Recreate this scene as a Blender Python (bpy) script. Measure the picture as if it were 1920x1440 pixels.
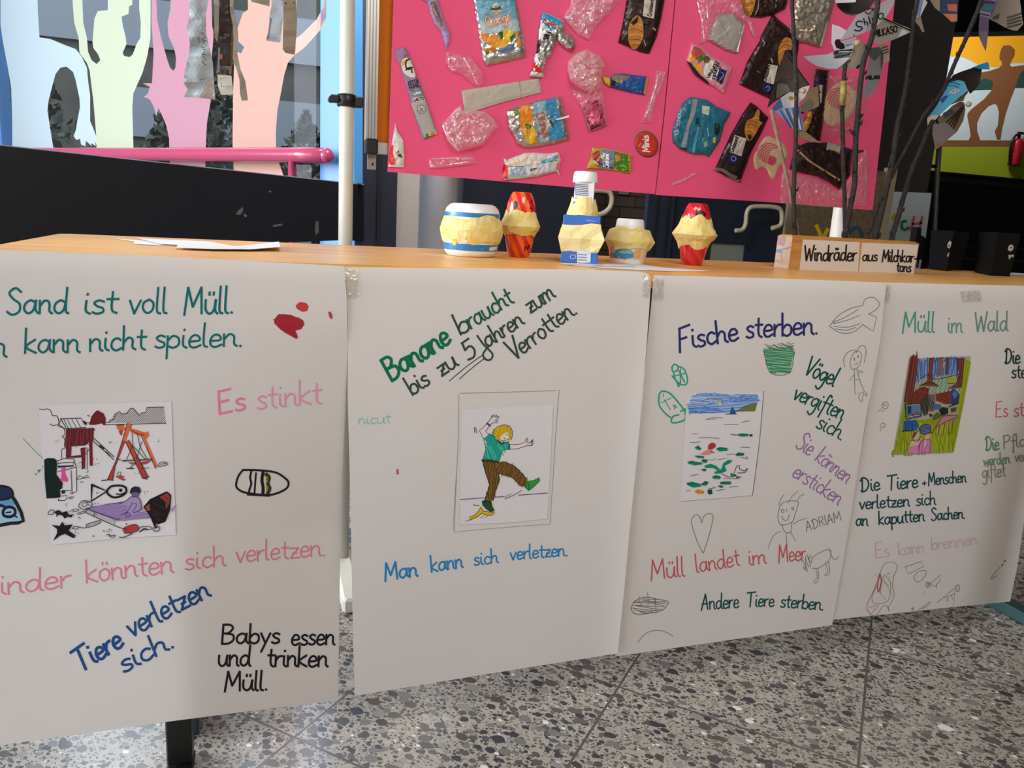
import bpy, math, random
from mathutils import Vector, Matrix
from mathutils.geometry import delaunay_2d_cdt
from mathutils import noise as mnoise
PI = math.pi
for o in list(bpy.data.objects): bpy.data.objects.remove(o, do_unlink=True)
SC = bpy.context.scene; COL = SC.collection
rnd = random.Random(7)
def lin(c): return c/12.92 if c <= .04045 else ((c+.055)/1.055)**2.4
def rgb(h, a=1.0):
    h = h.lstrip('#'); return tuple(lin(int(h[i:i+2], 16)/255) for i in (0, 2, 4))+(a,)

# ---------------------------------------------------------------- camera
F = 1445.0                                   # focal length in pixels of the 1920x1440 frame
CX, CY, CZ = (Vector((.95081595, -.30456835, .05645479)), Vector((-.0139196, -.22408278, -.9744707)), Vector((.30944348, .92575646, -.21730095)))
EYE = Vector((0, 0, 1.24))
cam = bpy.data.cameras.new('camera'); cam_o = bpy.data.objects.new('camera', cam); COL.objects.link(cam_o)
cam.sensor_width = 36; cam.lens = 36*F/1920; cam.clip_start = .02; cam.clip_end = 200
m = Matrix.Identity(4)
for i in range(3): m[i][0], m[i][1], m[i][2], m[i][3] = CX[i], -CY[i], -CZ[i], EYE[i]
cam_o.matrix_world = m
SC.camera = cam_o
SC.view_settings.view_transform = 'Standard'; SC.view_settings.look = 'None'; SC.view_settings.gamma = 1
SC.view_settings.use_curve_mapping = False
SC.view_settings.exposure = 0.0
# ---------------------------------------------------------------- sky and lights
W = bpy.data.worlds.new('overcast_sky'); SC.world = W; W.use_nodes = True
bg = W.node_tree.nodes['Background']; bg.inputs[0].default_value = (.80, .88, 1, 1); bg.inputs[1].default_value = 5.0
def area(name, loc, aim, sx, sy, power, color):
    l = bpy.data.lights.new(name, 'AREA'); l.shape = 'RECTANGLE'; l.size = sx; l.size_y = sy; l.energy = power; l.color = color
    o = bpy.data.objects.new(name, l); COL.objects.link(o); o.location = loc
    o.rotation_euler = (Vector(aim)-Vector(loc)).to_track_quat('-Z', 'Y').to_euler(); o['kind'] = 'helper'
    return o
area('daylight_side_window', (-6.2, 3.25, 2.35), (0.3, 1.3, .9), 3.4, 3.0, 620, (.88, .94, 1))
area('poster_fill_light', (.7, -.15, 3.0), (.7, 1.7, .6), 1.1, .9, 37, (1, .94, .88))  # unseen overhead light, added to brighten the middle posters most
area('hall_lamp', (3.4, -1.9, 3.4), (1.6, 2.0, .8), 1.2, 1.2, 9, (1, .82, .60))
area('column_fill_light', (.75, 3.3, 3.3), (.85, 4.6, 1.1), .7, .4, 60, (1, .97, .93))  # added fill light without a real fixture, brightens the pier and column
area('stair_lamp', (10.4, 10.25, 4.9), (12.3, 11.1, 3.2), 1.2, .5, 80, (1, .97, .92))

# ---------------------------------------------------------------- pixel rays and surfaces
def ray(px, py): return CX*(px-960)+CY*(py-720)+CZ*F
def hit(px, py, p0, n):
    d = ray(px, py); return EYE+d*((Vector(p0)-EYE).dot(n)/d.dot(n))
def at_y(px, py, Y): return hit(px, py, (0, Y, 0), Vector((0, 1, 0)))
def at_z(px, py, Z): return hit(px, py, (0, 0, Z), Vector((0, 0, 1)))
TABLE_Z = 1.1175
def tab(px, py): return at_z(px, py, TABLE_Z)
def depth(p): return (Vector(p)-EYE).dot(CZ)
class Surf:                                   # a real plane (plus gentle relief) that a point of the photograph lies on
    def __init__(s, p0, n, h=None):
        s.p0 = Vector(p0); s.n = Vector(n).normalized(); s.h = h
        if (EYE-s.p0).dot(s.n) < 0: s.n = -s.n
    def __call__(s, px, py, off=0.0):
        p = hit(px, py, s.p0, s.n); h = off
        if s.h: h += s.h(px, py, p)
        if s.h and abs(h) > .004: h = off+s.h(px, py, hit(px, py, s.p0+s.n*h, s.n))
        return hit(px, py, s.p0+s.n*h, s.n)
class OnMesh:                                 # a mesh already built: print lies on its skin
    def __init__(s, objs):
        from mathutils.bvhtree import BVHTree
        V, P = [], []
        for o in objs:
            b = len(V); mw = world_of(o)
            V += [mw @ v.co for v in o.data.vertices]; P += [[b+i for i in p.vertices] for p in o.data.polygons]
        s.t = BVHTree.FromPolygons(V, P); s.fall = None
    def __call__(s, px, py, off=0.0):
        d = ray(px, py).normalized(); r = s.t.ray_cast(EYE, d)
        if r[0] is None:
            q = s.t.find_nearest(EYE+d*(s.fall or 2.0)); return q[0]-d*(off+.0005)
        s.fall = r[3]; return r[0]-d*(off+.0002)
def world_of(o):
    m = o.matrix_basis.copy()
    while o.parent: o = o.parent; m = o.matrix_basis @ m
    return m
def P(s, ox=0, oy=0, sc=1.0):
    out = []
    for t in s.split():
        a, b = t.split(','); out.append((ox+float(a)/sc, oy+float(b)/sc))
    return out
def Z(ox, oy, sc): return lambda s: P(s, ox, oy, sc)

# ---------------------------------------------------------------- materials
MATS = {}
def mat(key, color='#808080', rough=.6, metal=0, alpha=1, spec=.5, bump=None, trans=0, var=None, sheen=0):
    if key in MATS: return MATS[key]
    M = bpy.data.materials.new(key); M.use_nodes = True; nt = M.node_tree; b = nt.nodes['Principled BSDF']
    c = rgb(color) if isinstance(color, str) else color
    b.inputs['Base Color'].default_value = c; b.inputs['Roughness'].default_value = rough; b.inputs['Metallic'].default_value = metal
    b.inputs['Alpha'].default_value = alpha; b.inputs['Specular IOR Level'].default_value = spec
    tc = nt.nodes.new('ShaderNodeTexCoord')
    if var:                                   # (scale, second colour, amount)
        n = nt.nodes.new('ShaderNodeTexNoise'); n.inputs['Scale'].default_value = var[0]; n.inputs['Detail'].default_value = 4
        nt.links.new(tc.outputs['Object'], n.inputs['Vector'])
        r = nt.nodes.new('ShaderNodeValToRGB'); r.color_ramp.elements[0].position = .35; r.color_ramp.elements[1].position = .65
        r.color_ramp.elements[0].color = c; r.color_ramp.elements[1].color = rgb(var[1])
        nt.links.new(n.outputs['Fac'], r.inputs[0]); nt.links.new(r.outputs[0], b.inputs['Base Color'])
    if bump:
        n = nt.nodes.new('ShaderNodeTexNoise'); n.inputs['Scale'].default_value = bump[0]; n.inputs['Detail'].default_value = 3
        nt.links.new(tc.outputs['Object'], n.inputs['Vector'])
        u = nt.nodes.new('ShaderNodeBump'); u.inputs['Strength'].default_value = bump[1]; u.inputs['Distance'].default_value = .01
        nt.links.new(n.outputs['Fac'], u.inputs['Height']); nt.links.new(u.outputs[0], b.inputs['Normal'])
    if trans:                                 # thin sheet that lets light through
        t = nt.nodes.new('ShaderNodeBsdfTranslucent'); t.inputs[0].default_value = c
        x = nt.nodes.new('ShaderNodeMixShader'); x.inputs[0].default_value = trans
        nt.links.new(b.outputs[0], x.inputs[1]); nt.links.new(t.outputs[0], x.inputs[2]); nt.links.new(x.outputs[0], nt.nodes['Material Output'].inputs[0])
    MATS[key] = M; return M
def ink(h): return mat('ink_'+h.lstrip('#'), h, .65, spec=.2)
def prt(h): return mat('print_'+h.lstrip('#'), h, .35, spec=.4)
def clear_film(key, tint='#ffffff', amount=.22, rough=.12):
    if key in MATS: return MATS[key]
    M = bpy.data.materials.new(key); M.use_nodes = True; nt = M.node_tree; nt.nodes.remove(nt.nodes['Principled BSDF'])
    t = nt.nodes.new('ShaderNodeBsdfTransparent'); t.inputs[0].default_value = (.97, .95, .95, 1)
    g = nt.nodes.new('ShaderNodeBsdfGlossy'); g.inputs['Roughness'].default_value = rough; g.inputs[0].default_value = rgb(tint)
    d = nt.nodes.new('ShaderNodeBsdfDiffuse'); d.inputs[0].default_value = rgb(tint)
    m1 = nt.nodes.new('ShaderNodeMixShader'); m1.inputs[0].default_value = .42
    nt.links.new(g.outputs[0], m1.inputs[1]); nt.links.new(d.outputs[0], m1.inputs[2])
    lw = nt.nodes.new('ShaderNodeLayerWeight'); lw.inputs[0].default_value = .35
    ma = nt.nodes.new('ShaderNodeMath'); ma.operation = 'MULTIPLY_ADD'; ma.inputs[1].default_value = .55; ma.inputs[2].default_value = amount*.45
    nt.links.new(lw.outputs['Facing'], ma.inputs[0])
    tc = nt.nodes.new('ShaderNodeTexCoord'); n = nt.nodes.new('ShaderNodeTexNoise'); n.inputs['Scale'].default_value = 55; n.inputs['Detail'].default_value = 2
    nt.links.new(tc.outputs['Object'], n.inputs['Vector'])
    u = nt.nodes.new('ShaderNodeBump'); u.inputs['Strength'].default_value = .55; u.inputs['Distance'].default_value = .02
    nt.links.new(n.outputs['Fac'], u.inputs['Height'])
    for q in (g, d, lw): nt.links.new(u.outputs[0], q.inputs['Normal'])
    m2 = nt.nodes.new('ShaderNodeMixShader'); nt.links.new(ma.outputs[0], m2.inputs[0])
    nt.links.new(t.outputs[0], m2.inputs[1]); nt.links.new(m1.outputs[0], m2.inputs[2])
    nt.links.new(m2.outputs[0], nt.nodes['Material Output'].inputs[0]); MATS[key] = M; return M
def pane(key, base=.05):
    if key in MATS: return MATS[key]
    M = bpy.data.materials.new(key); M.use_nodes = True; nt = M.node_tree; nt.nodes.remove(nt.nodes['Principled BSDF'])
    t = nt.nodes.new('ShaderNodeBsdfTransparent'); t.inputs[0].default_value = (.95, .98, .98, 1)
    g = nt.nodes.new('ShaderNodeBsdfGlossy'); g.inputs['Roughness'].default_value = .02
    lw = nt.nodes.new('ShaderNodeLayerWeight'); lw.inputs[0].default_value = .12
    ma = nt.nodes.new('ShaderNodeMath'); ma.operation = 'MULTIPLY_ADD'; ma.inputs[1].default_value = .3; ma.inputs[2].default_value = base
    nt.links.new(lw.outputs['Facing'], ma.inputs[0])
    x = nt.nodes.new('ShaderNodeMixShader'); nt.links.new(ma.outputs[0], x.inputs[0]); nt.links.new(t.outputs[0], x.inputs[1]); nt.links.new(g.outputs[0], x.inputs[2])
    nt.links.new(x.outputs[0], nt.nodes['Material Output'].inputs[0]); MATS[key] = M; return M

# ---------------------------------------------------------------- mesh builder
def smooth_path(pts, n=4, closed=False):
    if len(pts) < 3: return list(pts)
    out = []; N = len(pts); rng = range(N if closed else N-1)
    for i in rng:
        if closed: p0, p1, p2, p3 = pts[i-1], pts[i], pts[(i+1) % N], pts[(i+2) % N]
        else: p0, p1, p2, p3 = pts[max(i-1, 0)], pts[i], pts[i+1], pts[min(i+2, N-1)]
        for k in range(n):
            t = k/n; t2 = t*t; t3 = t2*t
            out.append(tuple(.5*((2*b)+(-a+c)*t+(2*a-5*b+4*c-d)*t2+(-a+3*b-3*c+d)*t3) for a, b, c, d in zip(p0, p1, p2, p3)))
    if not closed: out.append(tuple(pts[-1]))
    return out
class MB:
    def __init__(s): s.v = []; s.f = []; s.fm = []; s.m = []; s.sm = []
    def mi(s, m):
        if m not in s.m: s.m.append(m)
        return s.m.index(m)
    def face(s, idx, m, smooth=False): s.f.append(idx); s.fm.append(s.mi(m)); s.sm.append(smooth)
    # --- flat work drawn on a surface
    def fill(s, poly, surf, m, off=0.0, step=0, smooth=False, curve=0):
        if curve: poly = smooth_path(poly, curve, True)
        pts = [Vector(p) for p in poly]; n0 = len(pts)
        if step:
            xs = [p[0] for p in poly]; ys = [p[1] for p in poly]
            b = []
            for i in range(n0):
                a, c = pts[i], pts[(i+1) % n0]; k = max(1, int((c-a).length/step))
                b += [a.lerp(c, j/k) for j in range(k)]
            pts = b; n0 = len(pts)
            y = min(ys)+step*.5; r = 0
            while y < max(ys):
                x = min(xs)+step*(.5 if r % 2 else 0.0)
                while x < max(xs): pts.append(Vector((x, y))); x += step
                y += step*.87; r += 1
        try: V, _, Fc, *_r = delaunay_2d_cdt(pts, [], [list(range(n0))], 1, 1e-4)
        except Exception: return
        b = len(s.v); P3 = [surf(p[0], p[1], off) for p in V]; s.v += P3
        for f in Fc:
            if len(f) < 3: continue
            nrm = (P3[f[1]]-P3[f[0]]).cross(P3[f[2]]-P3[f[0]])
            f = list(f) if nrm.dot(EYE-P3[f[0]]) > 0 else list(f)[::-1]
            s.face([b+i for i in f], m, smooth)
    def line(s, pts, w, surf, m, off=.0004, n=4, taper=False):
        if n > 1: pts = smooth_path(pts, n)
        N = len(pts); L = []
        for i in range(N):
            a = pts[max(i-1, 0)]; c = pts[min(i+1, N-1)]
            dx, dy = c[0]-a[0], c[1]-a[1]; l = math.hypot(dx, dy) or 1
            ww = w*.5*(1 if not taper else max(.25, math.sin(PI*(i+.6)/(N+.2))))
            x, y = pts[i]
            if i == 0: x -= dx/l*w*.3; y -= dy/l*w*.3
            if i == N-1: x += dx/l*w*.3; y += dy/l*w*.3
            L.append(((x-dy/l*ww, y+dx/l*ww), (x+dy/l*ww, y-dx/l*ww)))
        b = len(s.v)
        for p, q in L: s.v.append(surf(p[0], p[1], off)); s.v.append(surf(q[0], q[1], off))
        for i in range(N-1):
            k = b+2*i; s.face([k, k+1, k+3, k+2], m)
    def hatch(s, poly, surf, m, ang, gap, w, off=.0004, jit=.25, keep=1.0):
        ca, sa = math.cos(ang), math.sin(ang)
        R = [(x*ca+y*sa, -x*sa+y*ca) for x, y in poly]; v = min(r[1] for r in R)+gap*.5; top = max(r[1] for r in R)
        while v < top:
            xs = []
            for i in range(len(R)):
                a, c = R[i], R[(i+1) % len(R)]
                if (a[1] <= v) != (c[1] <= v): xs.append(a[0]+(v-a[1])/(c[1]-a[1])*(c[0]-a[0]))
            xs.sort()
            for k in range(0, len(xs)-1, 2):
                if rnd.random() > keep: continue
                e = gap*jit*2; u0, u1 = xs[k]+rnd.uniform(-e, e), xs[k+1]+rnd.uniform(-e, e); dv = rnd.uniform(-gap, gap)*jit
                q = [(u0, v+dv), ((u0+u1)/2, v+rnd.uniform(-gap, gap)*jit), (u1, v-dv)]
                s.line([(u*ca-t*sa, u*sa+t*ca) for u, t in q], w, surf, m, off, 4 if abs(u1-u0) > 24 else 2)
            v += gap
    # --- solids
    def box(s, c, d, m, rz=0, bev=0):
        c = Vector(c); x, y, z = d[0]/2, d[1]/2, d[2]/2; b = len(s.v); R = Matrix.Rotation(rz, 3, 'Z')
        if bev:
            e = bev; ring = [(-x+e, -y), (x-e, -y), (x, -y+e), (x, y-e), (x-e, y), (-x+e, y), (-x, y-e), (-x, -y+e)]
            sh = [(max(-1, min(1, q[0]/(x)))*(x-e), max(-1, min(1, q[1]/y))*(y-e)) for q in ring]
            for zz, rr in ((-z, sh), (-z+e, ring), (z-e, ring), (z, sh)):
                for q in rr: s.v.append(c+R @ Vector((q[0], q[1], zz)))
            for k in range(3):
                for i in range(8): j = (i+1) % 8; s.face([b+k*8+i, b+k*8+j, b+k*8+8+j, b+k*8+8+i], m)
            s.face([b+i for i in range(7, -1, -1)], m); s.face([b+24+i for i in range(8)], m); return
        for q in ((-x, -y, -z), (x, -y, -z), (x, y, -z), (-x, y, -z), (-x, -y, z), (x, -y, z), (x, y, z), (-x, y, z)): s.v.append(c+R @ Vector(q))
        for f in ((3, 2, 1, 0), (4, 5, 6, 7), (0, 1, 5, 4), (1, 2, 6, 5), (2, 3, 7, 6), (3, 0, 4, 7)): s.face([b+i for i in f], m)
    def slab(s, pts, thick, m, n):            # polygon of 3D points pushed back along -n
        n = Vector(n).normalized(); k = len(pts); b = len(s.v)
        s.v += [Vector(p) for p in pts]+[Vector(p)-n*thick for p in pts]
        s.face(list(range(b, b+k)), m); s.face(list(range(b+2*k-1, b+k-1, -1)), m)
        for i in range(k): j = (i+1) % k; s.face([b+j, b+i, b+k+i, b+k+j], m)
    def tube(s, pts, r, m, seg=10, cap=True):
        pts = [Vector(p) for p in pts]; N = len(pts); rs = r if isinstance(r, (list, tuple)) else [r]*N; b = len(s.v)
        t0 = (pts[1]-pts[0]).normalized(); a = t0.orthogonal().normalized()
        for i in range(N):
            t = (pts[min(i+1, N-1)]-pts[max(i-1, 0)]).normalized(); a = (a-t*a.dot(t)).normalized(); c = t.cross(a)
            for k in range(seg): g = 2*PI*k/seg; s.v.append(pts[i]+(a*math.cos(g)+c*math.sin(g))*rs[i])
        for i in range(N-1):
            for k in range(seg): j = (k+1) % seg; s.face([b+i*seg+k, b+i*seg+j, b+(i+1)*seg+j, b+(i+1)*seg+k], m, True)
        if cap: s.face([b+k for k in range(seg-1, -1, -1)], m); s.face([b+(N-1)*seg+k for k in range(seg)], m)
    def lathe(s, c, prof, m, seg=36, cap=True, sq=1.0, fn=None, rz=0):
        c = Vector(c); b = len(s.v); N = len(prof)
        for i, (r, z) in enumerate(prof):
            for k in range(seg):
                g = 2*PI*k/seg+rz; rr = r; zz = z
                if fn: rr, zz = fn(i, k, g, r, z)
                s.v.append(c+Vector((math.cos(g)*rr, math.sin(g)*rr*sq, zz)))
        for i in range(N-1):
            for k in range(seg):
                j = (k+1) % seg; mm = m(i, k) if callable(m) else m
                s.face([b+i*seg+k, b+i*seg+j, b+(i+1)*seg+j, b+(i+1)*seg+k], mm, fn is None)
        if cap:
            mm = m(0, 0) if callable(m) else m; s.face([b+k for k in range(seg-1, -1, -1)], mm)
            mm = m(N-2, 0) if callable(m) else m; s.face([b+(N-1)*seg+k for k in range(seg)], mm)
    def ball(s, c, r, m, seg=14, rings=9, sc=(1, 1, 1)):
        pr = [(max(1e-4, math.sin(PI*i/rings))*r*sc[0], -math.cos(PI*i/rings)*r*sc[2]) for i in range(rings+1)]
        s.lathe(c, pr, m, seg, True, sc[1]/sc[0])
    def build(s, name, parent=None, label=None, cat=None, group=None, kind=None):
        me = bpy.data.meshes.new(name); o = bpy.data.objects.new(name, me); COL.objects.link(o)
        org = Vector((0, 0, 0))
        if parent is None and kind != 'structure' and s.v:
            lo = [min(v[i] for v in s.v) for i in range(3)]; hi = [max(v[i] for v in s.v) for i in range(3)]
            org = Vector(((lo[0]+hi[0])/2, (lo[1]+hi[1])/2, lo[2])); o.location = org
        me.from_pydata([tuple(v-org) for v in s.v], [], s.f)
        for x in s.m: me.materials.append(x)
        me.polygons.foreach_set('material_index', s.fm); me.polygons.foreach_set('use_smooth', s.sm); me.update()
        if parent is not None:
            o.parent = parent; o.matrix_parent_inverse = Matrix.Identity(4); o.location = -world_of(parent).translation
        return tag(o, label, cat, group, kind)
def tag(o, label=None, cat=None, group=None, kind=None):
    if label: o['label'] = label
    if cat: o['category'] = cat
    if group: o['group'] = group
    if kind: o['kind'] = kind
    return o
def thing(name, loc, label, cat, group=None):
    o = bpy.data.objects.new(name, None); COL.objects.link(o); o.location = loc; o.empty_display_size = .05
    return tag(o, label, cat, group)

# ---------------------------------------------------------------- handwriting: one stroke alphabet, x height 1
GL = {}
def G(ch, w, s): GL[ch] = (w, [P(k) for k in s.split(';')])
G('a', .95, '.7,.78 .42,1 .1,.75 .05,.3 .3,.02 .58,.25 .7,.8;.72,1 .72,.3 .92,0')
G('b', .8, '0,1.95 .02,.02;.02,.55 .3,.95 .62,.8 .65,.25 .35,0 .03,.2')
G('c', .75, '.62,.82 .4,1 .12,.78 .08,.28 .35,0 .68,.2')
G('d', .95, '.7,.78 .42,1 .1,.75 .05,.3 .3,.02 .58,.25 .7,.8;.74,1.95 .72,.3 .9,0')
G('e', .8, '.06,.5 .62,.58 .52,.95 .25,.98 .05,.6 .1,.15 .35,0 .7,.2')
G('f', .6, '.62,1.75 .42,1.95 .27,1.6 .25,.4 .18,-.7;0,1 .52,1.02')
G('g', .9, '.68,.8 .4,1 .08,.7 .1,.28 .38,.1 .66,.5;.72,1 .72,-.35 .45,-.85 .08,-.62')
G('h', .85, '.02,1.95 .03,0;.04,.55 .3,.97 .57,.8 .58,.2 .78,0')
G('i', .38, '.08,1 .08,.25 .3,0;.1,1.42 .12,1.52')
G('j', .5, '.25,1 .25,-.4 .05,-.8;.25,1.4 .27,1.5')
G('k', .8, '.02,1.95 .03,0;.62,1.05 .07,.5 .7,0')
G('l', .38, '.06,1.95 .06,.25 .28,0')
G('m', 1.25, '0,1 .03,0;.04,.6 .26,.98 .47,.8 .49,0;.5,.6 .74,.98 .95,.8 .97,.2 1.15,0')
G('n', .85, '0,1 .03,0;.04,.6 .3,.98 .57,.8 .6,.2 .78,0')
G('o', .82, '.4,1 .1,.8 .05,.35 .3,0 .6,.2 .66,.7 .45,.98 .36,1')
G('p', .82, '.02,1 .02,-.85;.03,.6 .3,.98 .62,.8 .65,.28 .35,.02 .04,.2')
G('r', .6, '.02,1 .03,0;.04,.55 .25,.92 .52,.98')
G('s', .68, '.55,.88 .3,1 .08,.8 .25,.55 .5,.4 .52,.12 .25,0 .02,.12')
G('t', .62, '.25,1.6 .25,.3 .5,0;0,1.05 .55,1.05')
G('u', .9, '.03,1 .05,.3 .3,0 .58,.25 .68,1;.7,1 .68,.25 .85,0')
G('v', .75, '0,1 .3,0;.3,0 .65,1')
G('w', 1.1, '0,1 .25,0;.25,0 .5,.8;.5,.8 .75,0;.75,0 1,1')
G('y', .8, '0,1 .32,.15;.68,1 .1,-.85')
G('z', .75, '.02,.95 .62,.95;.62,.95 .05,.05;.05,.05 .7,.05;.18,.5 .5,.52')
G('A', 1.1, '0,-.1 .55,1.9;.55,1.9 .85,0;.1,.65 .85,.72')
G('B', 1.05, '.05,1.9 .05,0;.05,1.88 .55,1.85 .75,1.5 .45,1.05 .1,1.02;.1,1.02 .75,.9 .85,.4 .5,.02 .02,0')
G('C', 1.0, '.85,1.6 .5,1.9 .12,1.4 .1,.5 .45,0 .85,.3')
G('D', 1.15, '.25,1.85 .2,.05;.02,1.5 .3,1.9 .8,1.6 .95,.9 .65,.2 .2,.02 .05,.25')
G('E', .95, '.08,1.9 .03,0;.05,1.9 .75,1.95;.06,1 .6,1.05;.03,.02 .75,.05')
G('F', .95, '.15,1.75 .02,-.25;.1,1.75 .9,1.95;.1,.85 .6,.95')
G('G', 1.05, '.85,1.6 .5,1.9 .12,1.4 .1,.5 .45,0 .85,.3 .85,.85;.5,.85 .85,.85')
G('H', 1.0, '.05,1.9 .05,0;.8,1.9 .8,0;.05,.95 .8,.98')
G('I', .3, '.1,1.9 .1,0')
G('J', .9, '.15,1.9 .5,1.9;.5,1.9 .5,.1 .3,-.7 .02,-.35 .3,.1')
G('K', .95, '.05,1.9 .05,0;.8,1.9 .08,.9 .85,0')
G('L', .8, '.08,1.9 .05,.02;.05,.02 .7,.05')
G('M', 1.35, '.02,-.1 .18,1.9;.18,1.9 .55,.5;.55,.5 1.05,1.9;1.05,1.9 1.15,0')
G('N', 1.05, '.05,0 .08,1.9;.08,1.9 .8,0;.8,0 .82,1.9')
G('O', 1.1, '.5,1.9 .12,1.5 .08,.5 .45,0 .85,.4 .9,1.4 .55,1.88')
G('P', .95, '.1,1.9 .08,0;.02,1.7 .5,1.9 .85,1.55 .6,1.05 .1,.95')
G('R', 1.0, '.1,1.9 .08,0;.1,1.88 .6,1.85 .75,1.4 .45,1 .1,.95;.35,1 .85,0')
G('S', 1.0, '.8,1.65 .45,1.95 .1,1.6 .35,1.15 .75,.75 .75,.2 .35,-.05 .02,.2')
G('T', 1.15, '.55,1.9 .45,-.05;0,1.85 1.15,1.95')
G('V', 1.0, '0,1.9 .4,-.02;.4,-.02 .95,1.95')
G('W', 1.4, '0,1.9 .3,0;.3,0 .65,1.5;.65,1.5 .95,0;.95,0 1.3,1.95')
G('Y', .9, '0,1.9 .4,1;.8,1.9 .3,0')
G('5', .8, '.2,1.7 .15,1;.15,1 .5,1.1 .65,.6 .45,.05 .05,.1;.15,1.72 .65,1.75')
G('.', .3, '.08,.05 .14,.0'); G('+', .8, '.1,.55 .6,.6;.35,.95 .35,.2'); G('-', .5, '.05,.55 .4,.55'); G(' ', .5, '0,0 0,0')
for a, u in (('a', 'ä'), ('o', 'ö'), ('u', 'ü')):
    GL[u] = (GL[a][0], GL[a][1]+[P('.25,1.35 .26,1.55'), P('.52,1.35 .53,1.55')])
def write(mb, s, x0, y0, x1, y1, xh, w, surf, m, off=.0005, sl=0.06, up=None):
    adv = sum(GL[c][0] for c in s)-.06; L = math.hypot(x1-x0, y1-y0); k = L/(adv) ; dx, dy = (x1-x0)/L, (y1-y0)/L
    ux, uy = (dy, -dx) if up is None else (math.sin(up), -math.cos(up))
    X = 0
    for c in s:
        wd, st = GL[c]
        j = rnd.uniform(-.03, .03)
        if c != ' ':
            for p in st:
                q = [(x0+dx*(X+a+b*sl)*k+ux*(b+j)*xh, y0+dy*(X+a+b*sl)*k+uy*(b+j)*xh) for a, b in p]
                mb.line(q, w, surf, m, off+rnd.random()*.0001, 4)
        X += wd
# ================================================================ the setting
def floor_mat():
    M = bpy.data.materials.new('terrazzo'); M.use_nodes = True; nt = M.node_tree; N = nt.nodes.new; L = nt.links.new; b = nt.nodes['Principled BSDF']
    tc = N('ShaderNodeTexCoord'); mp = N('ShaderNodeMapping'); mp.inputs['Rotation'].default_value = (0, 0, math.radians(-45.5)); L(tc.outputs['Object'], mp.inputs[0])
    nz = N('ShaderNodeTexNoise'); nz.inputs['Scale'].default_value = 48; nz.inputs['Detail'].default_value = 2; L(mp.outputs[0], nz.inputs['Vector'])
    sub = N('ShaderNodeVectorMath'); sub.operation = 'SUBTRACT'; sub.inputs[1].default_value = (.5, .5, .5); L(nz.outputs['Color'], sub.inputs[0])
    scl = N('ShaderNodeVectorMath'); scl.operation = 'SCALE'; scl.inputs['Scale'].default_value = .006; L(sub.outputs[0], scl.inputs[0])
    add = N('ShaderNodeVectorMath'); add.operation = 'ADD'; L(mp.outputs[0], add.inputs[0]); L(scl.outputs[0], add.inputs[1])
    def math_(op, a, c, v=None):
        q = N('ShaderNodeMath'); q.operation = op
        for i, x in enumerate((a, c)):
            if x is None: continue
            if isinstance(x, (int, float)): q.inputs[i].default_value = x
            else: L(x, q.inputs[i])
        return q.outputs[0]
    base = N('ShaderNodeRGB'); base.outputs[0].default_value = rgb('#aaa195'); cur = base.outputs[0]
    for scale, size, keep, stretch in ((150, .30, .42, .85), (84, .29, .40, .8), (45, .28, .46, .75), (28, .25, .62, .7)):
        st = N('ShaderNodeMapping'); st.inputs['Scale'].default_value = (1, stretch, 1); st.inputs['Rotation'].default_value = (0, 0, scale*.37); st.inputs['Location'].default_value = (scale*.013, 0, 0); L(add.outputs[0], st.inputs[0])
        v = N('ShaderNodeTexVoronoi'); v.voronoi_dimensions = '2D'; v.inputs['Scale'].default_value = scale; v.inputs['Randomness'].default_value = .95; L(st.outputs[0], v.inputs['Vector'])
        sp = N('ShaderNodeSeparateColor'); L(v.outputs['Color'], sp.inputs[0])
        r = math_('MULTIPLY', sp.outputs[0], size); r = math_('ADD', r, size*.58)
        inside = math_('LESS_THAN', v.outputs['Distance'], r); k = math_('GREATER_THAN', sp.outputs[1], keep); f = math_('MULTIPLY', inside, k)
        ramp = N('ShaderNodeValToRGB'); e = ramp.color_ramp.elements; ramp.color_ramp.interpolation = 'CONSTANT'
        e[0].position = 0; e[0].color = rgb('#454448'); e[1].position = .30; e[1].color = rgb('#5e5a56')
        for ps, c in ((.48, '#625f5c'), (.62, '#797672'), (.76, '#918d88'), (.86, '#56504b'), (.92, '#b2aba2'), (.972, '#74584a'), (.98, '#e4e1dc')):
            q = e.new(ps); q.color = rgb(c)
        L(sp.outputs[2], ramp.inputs[0])
        mx = N('ShaderNodeMix'); mx.data_type = 'RGBA'; L(f, mx.inputs[0]); L(cur, mx.inputs[6]); L(ramp.outputs[0], mx.inputs[7]); cur = mx.outputs[2]
    sx = N('ShaderNodeSeparateXYZ'); L(mp.outputs[0], sx.inputs[0])
    js = []
    for o, off in ((sx.outputs[0], JX), (sx.outputs[1], JY)):
        a = math_('SUBTRACT', o, off); a = math_('DIVIDE', a, .6); a = math_('ADD', a, 50.5); a = math_('FRACT', a, None); a = math_('SUBTRACT', a, .5); a = math_('ABSOLUTE', a, None)
        js.append(math_('LESS_THAN', a, .0055))
    j = math_('MAXIMUM', js[0], js[1])
    mx = N('ShaderNodeMix'); mx.data_type = 'RGBA'; L(j, mx.inputs[0]); L(cur, mx.inputs[6]); mx.inputs[7].default_value = rgb('#5c5650'); cur = mx.outputs[2]
    L(cur, b.inputs['Base Color']); b.inputs['Roughness'].default_value = .16; b.inputs['Specular IOR Level'].default_value = .8
    return M
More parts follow.
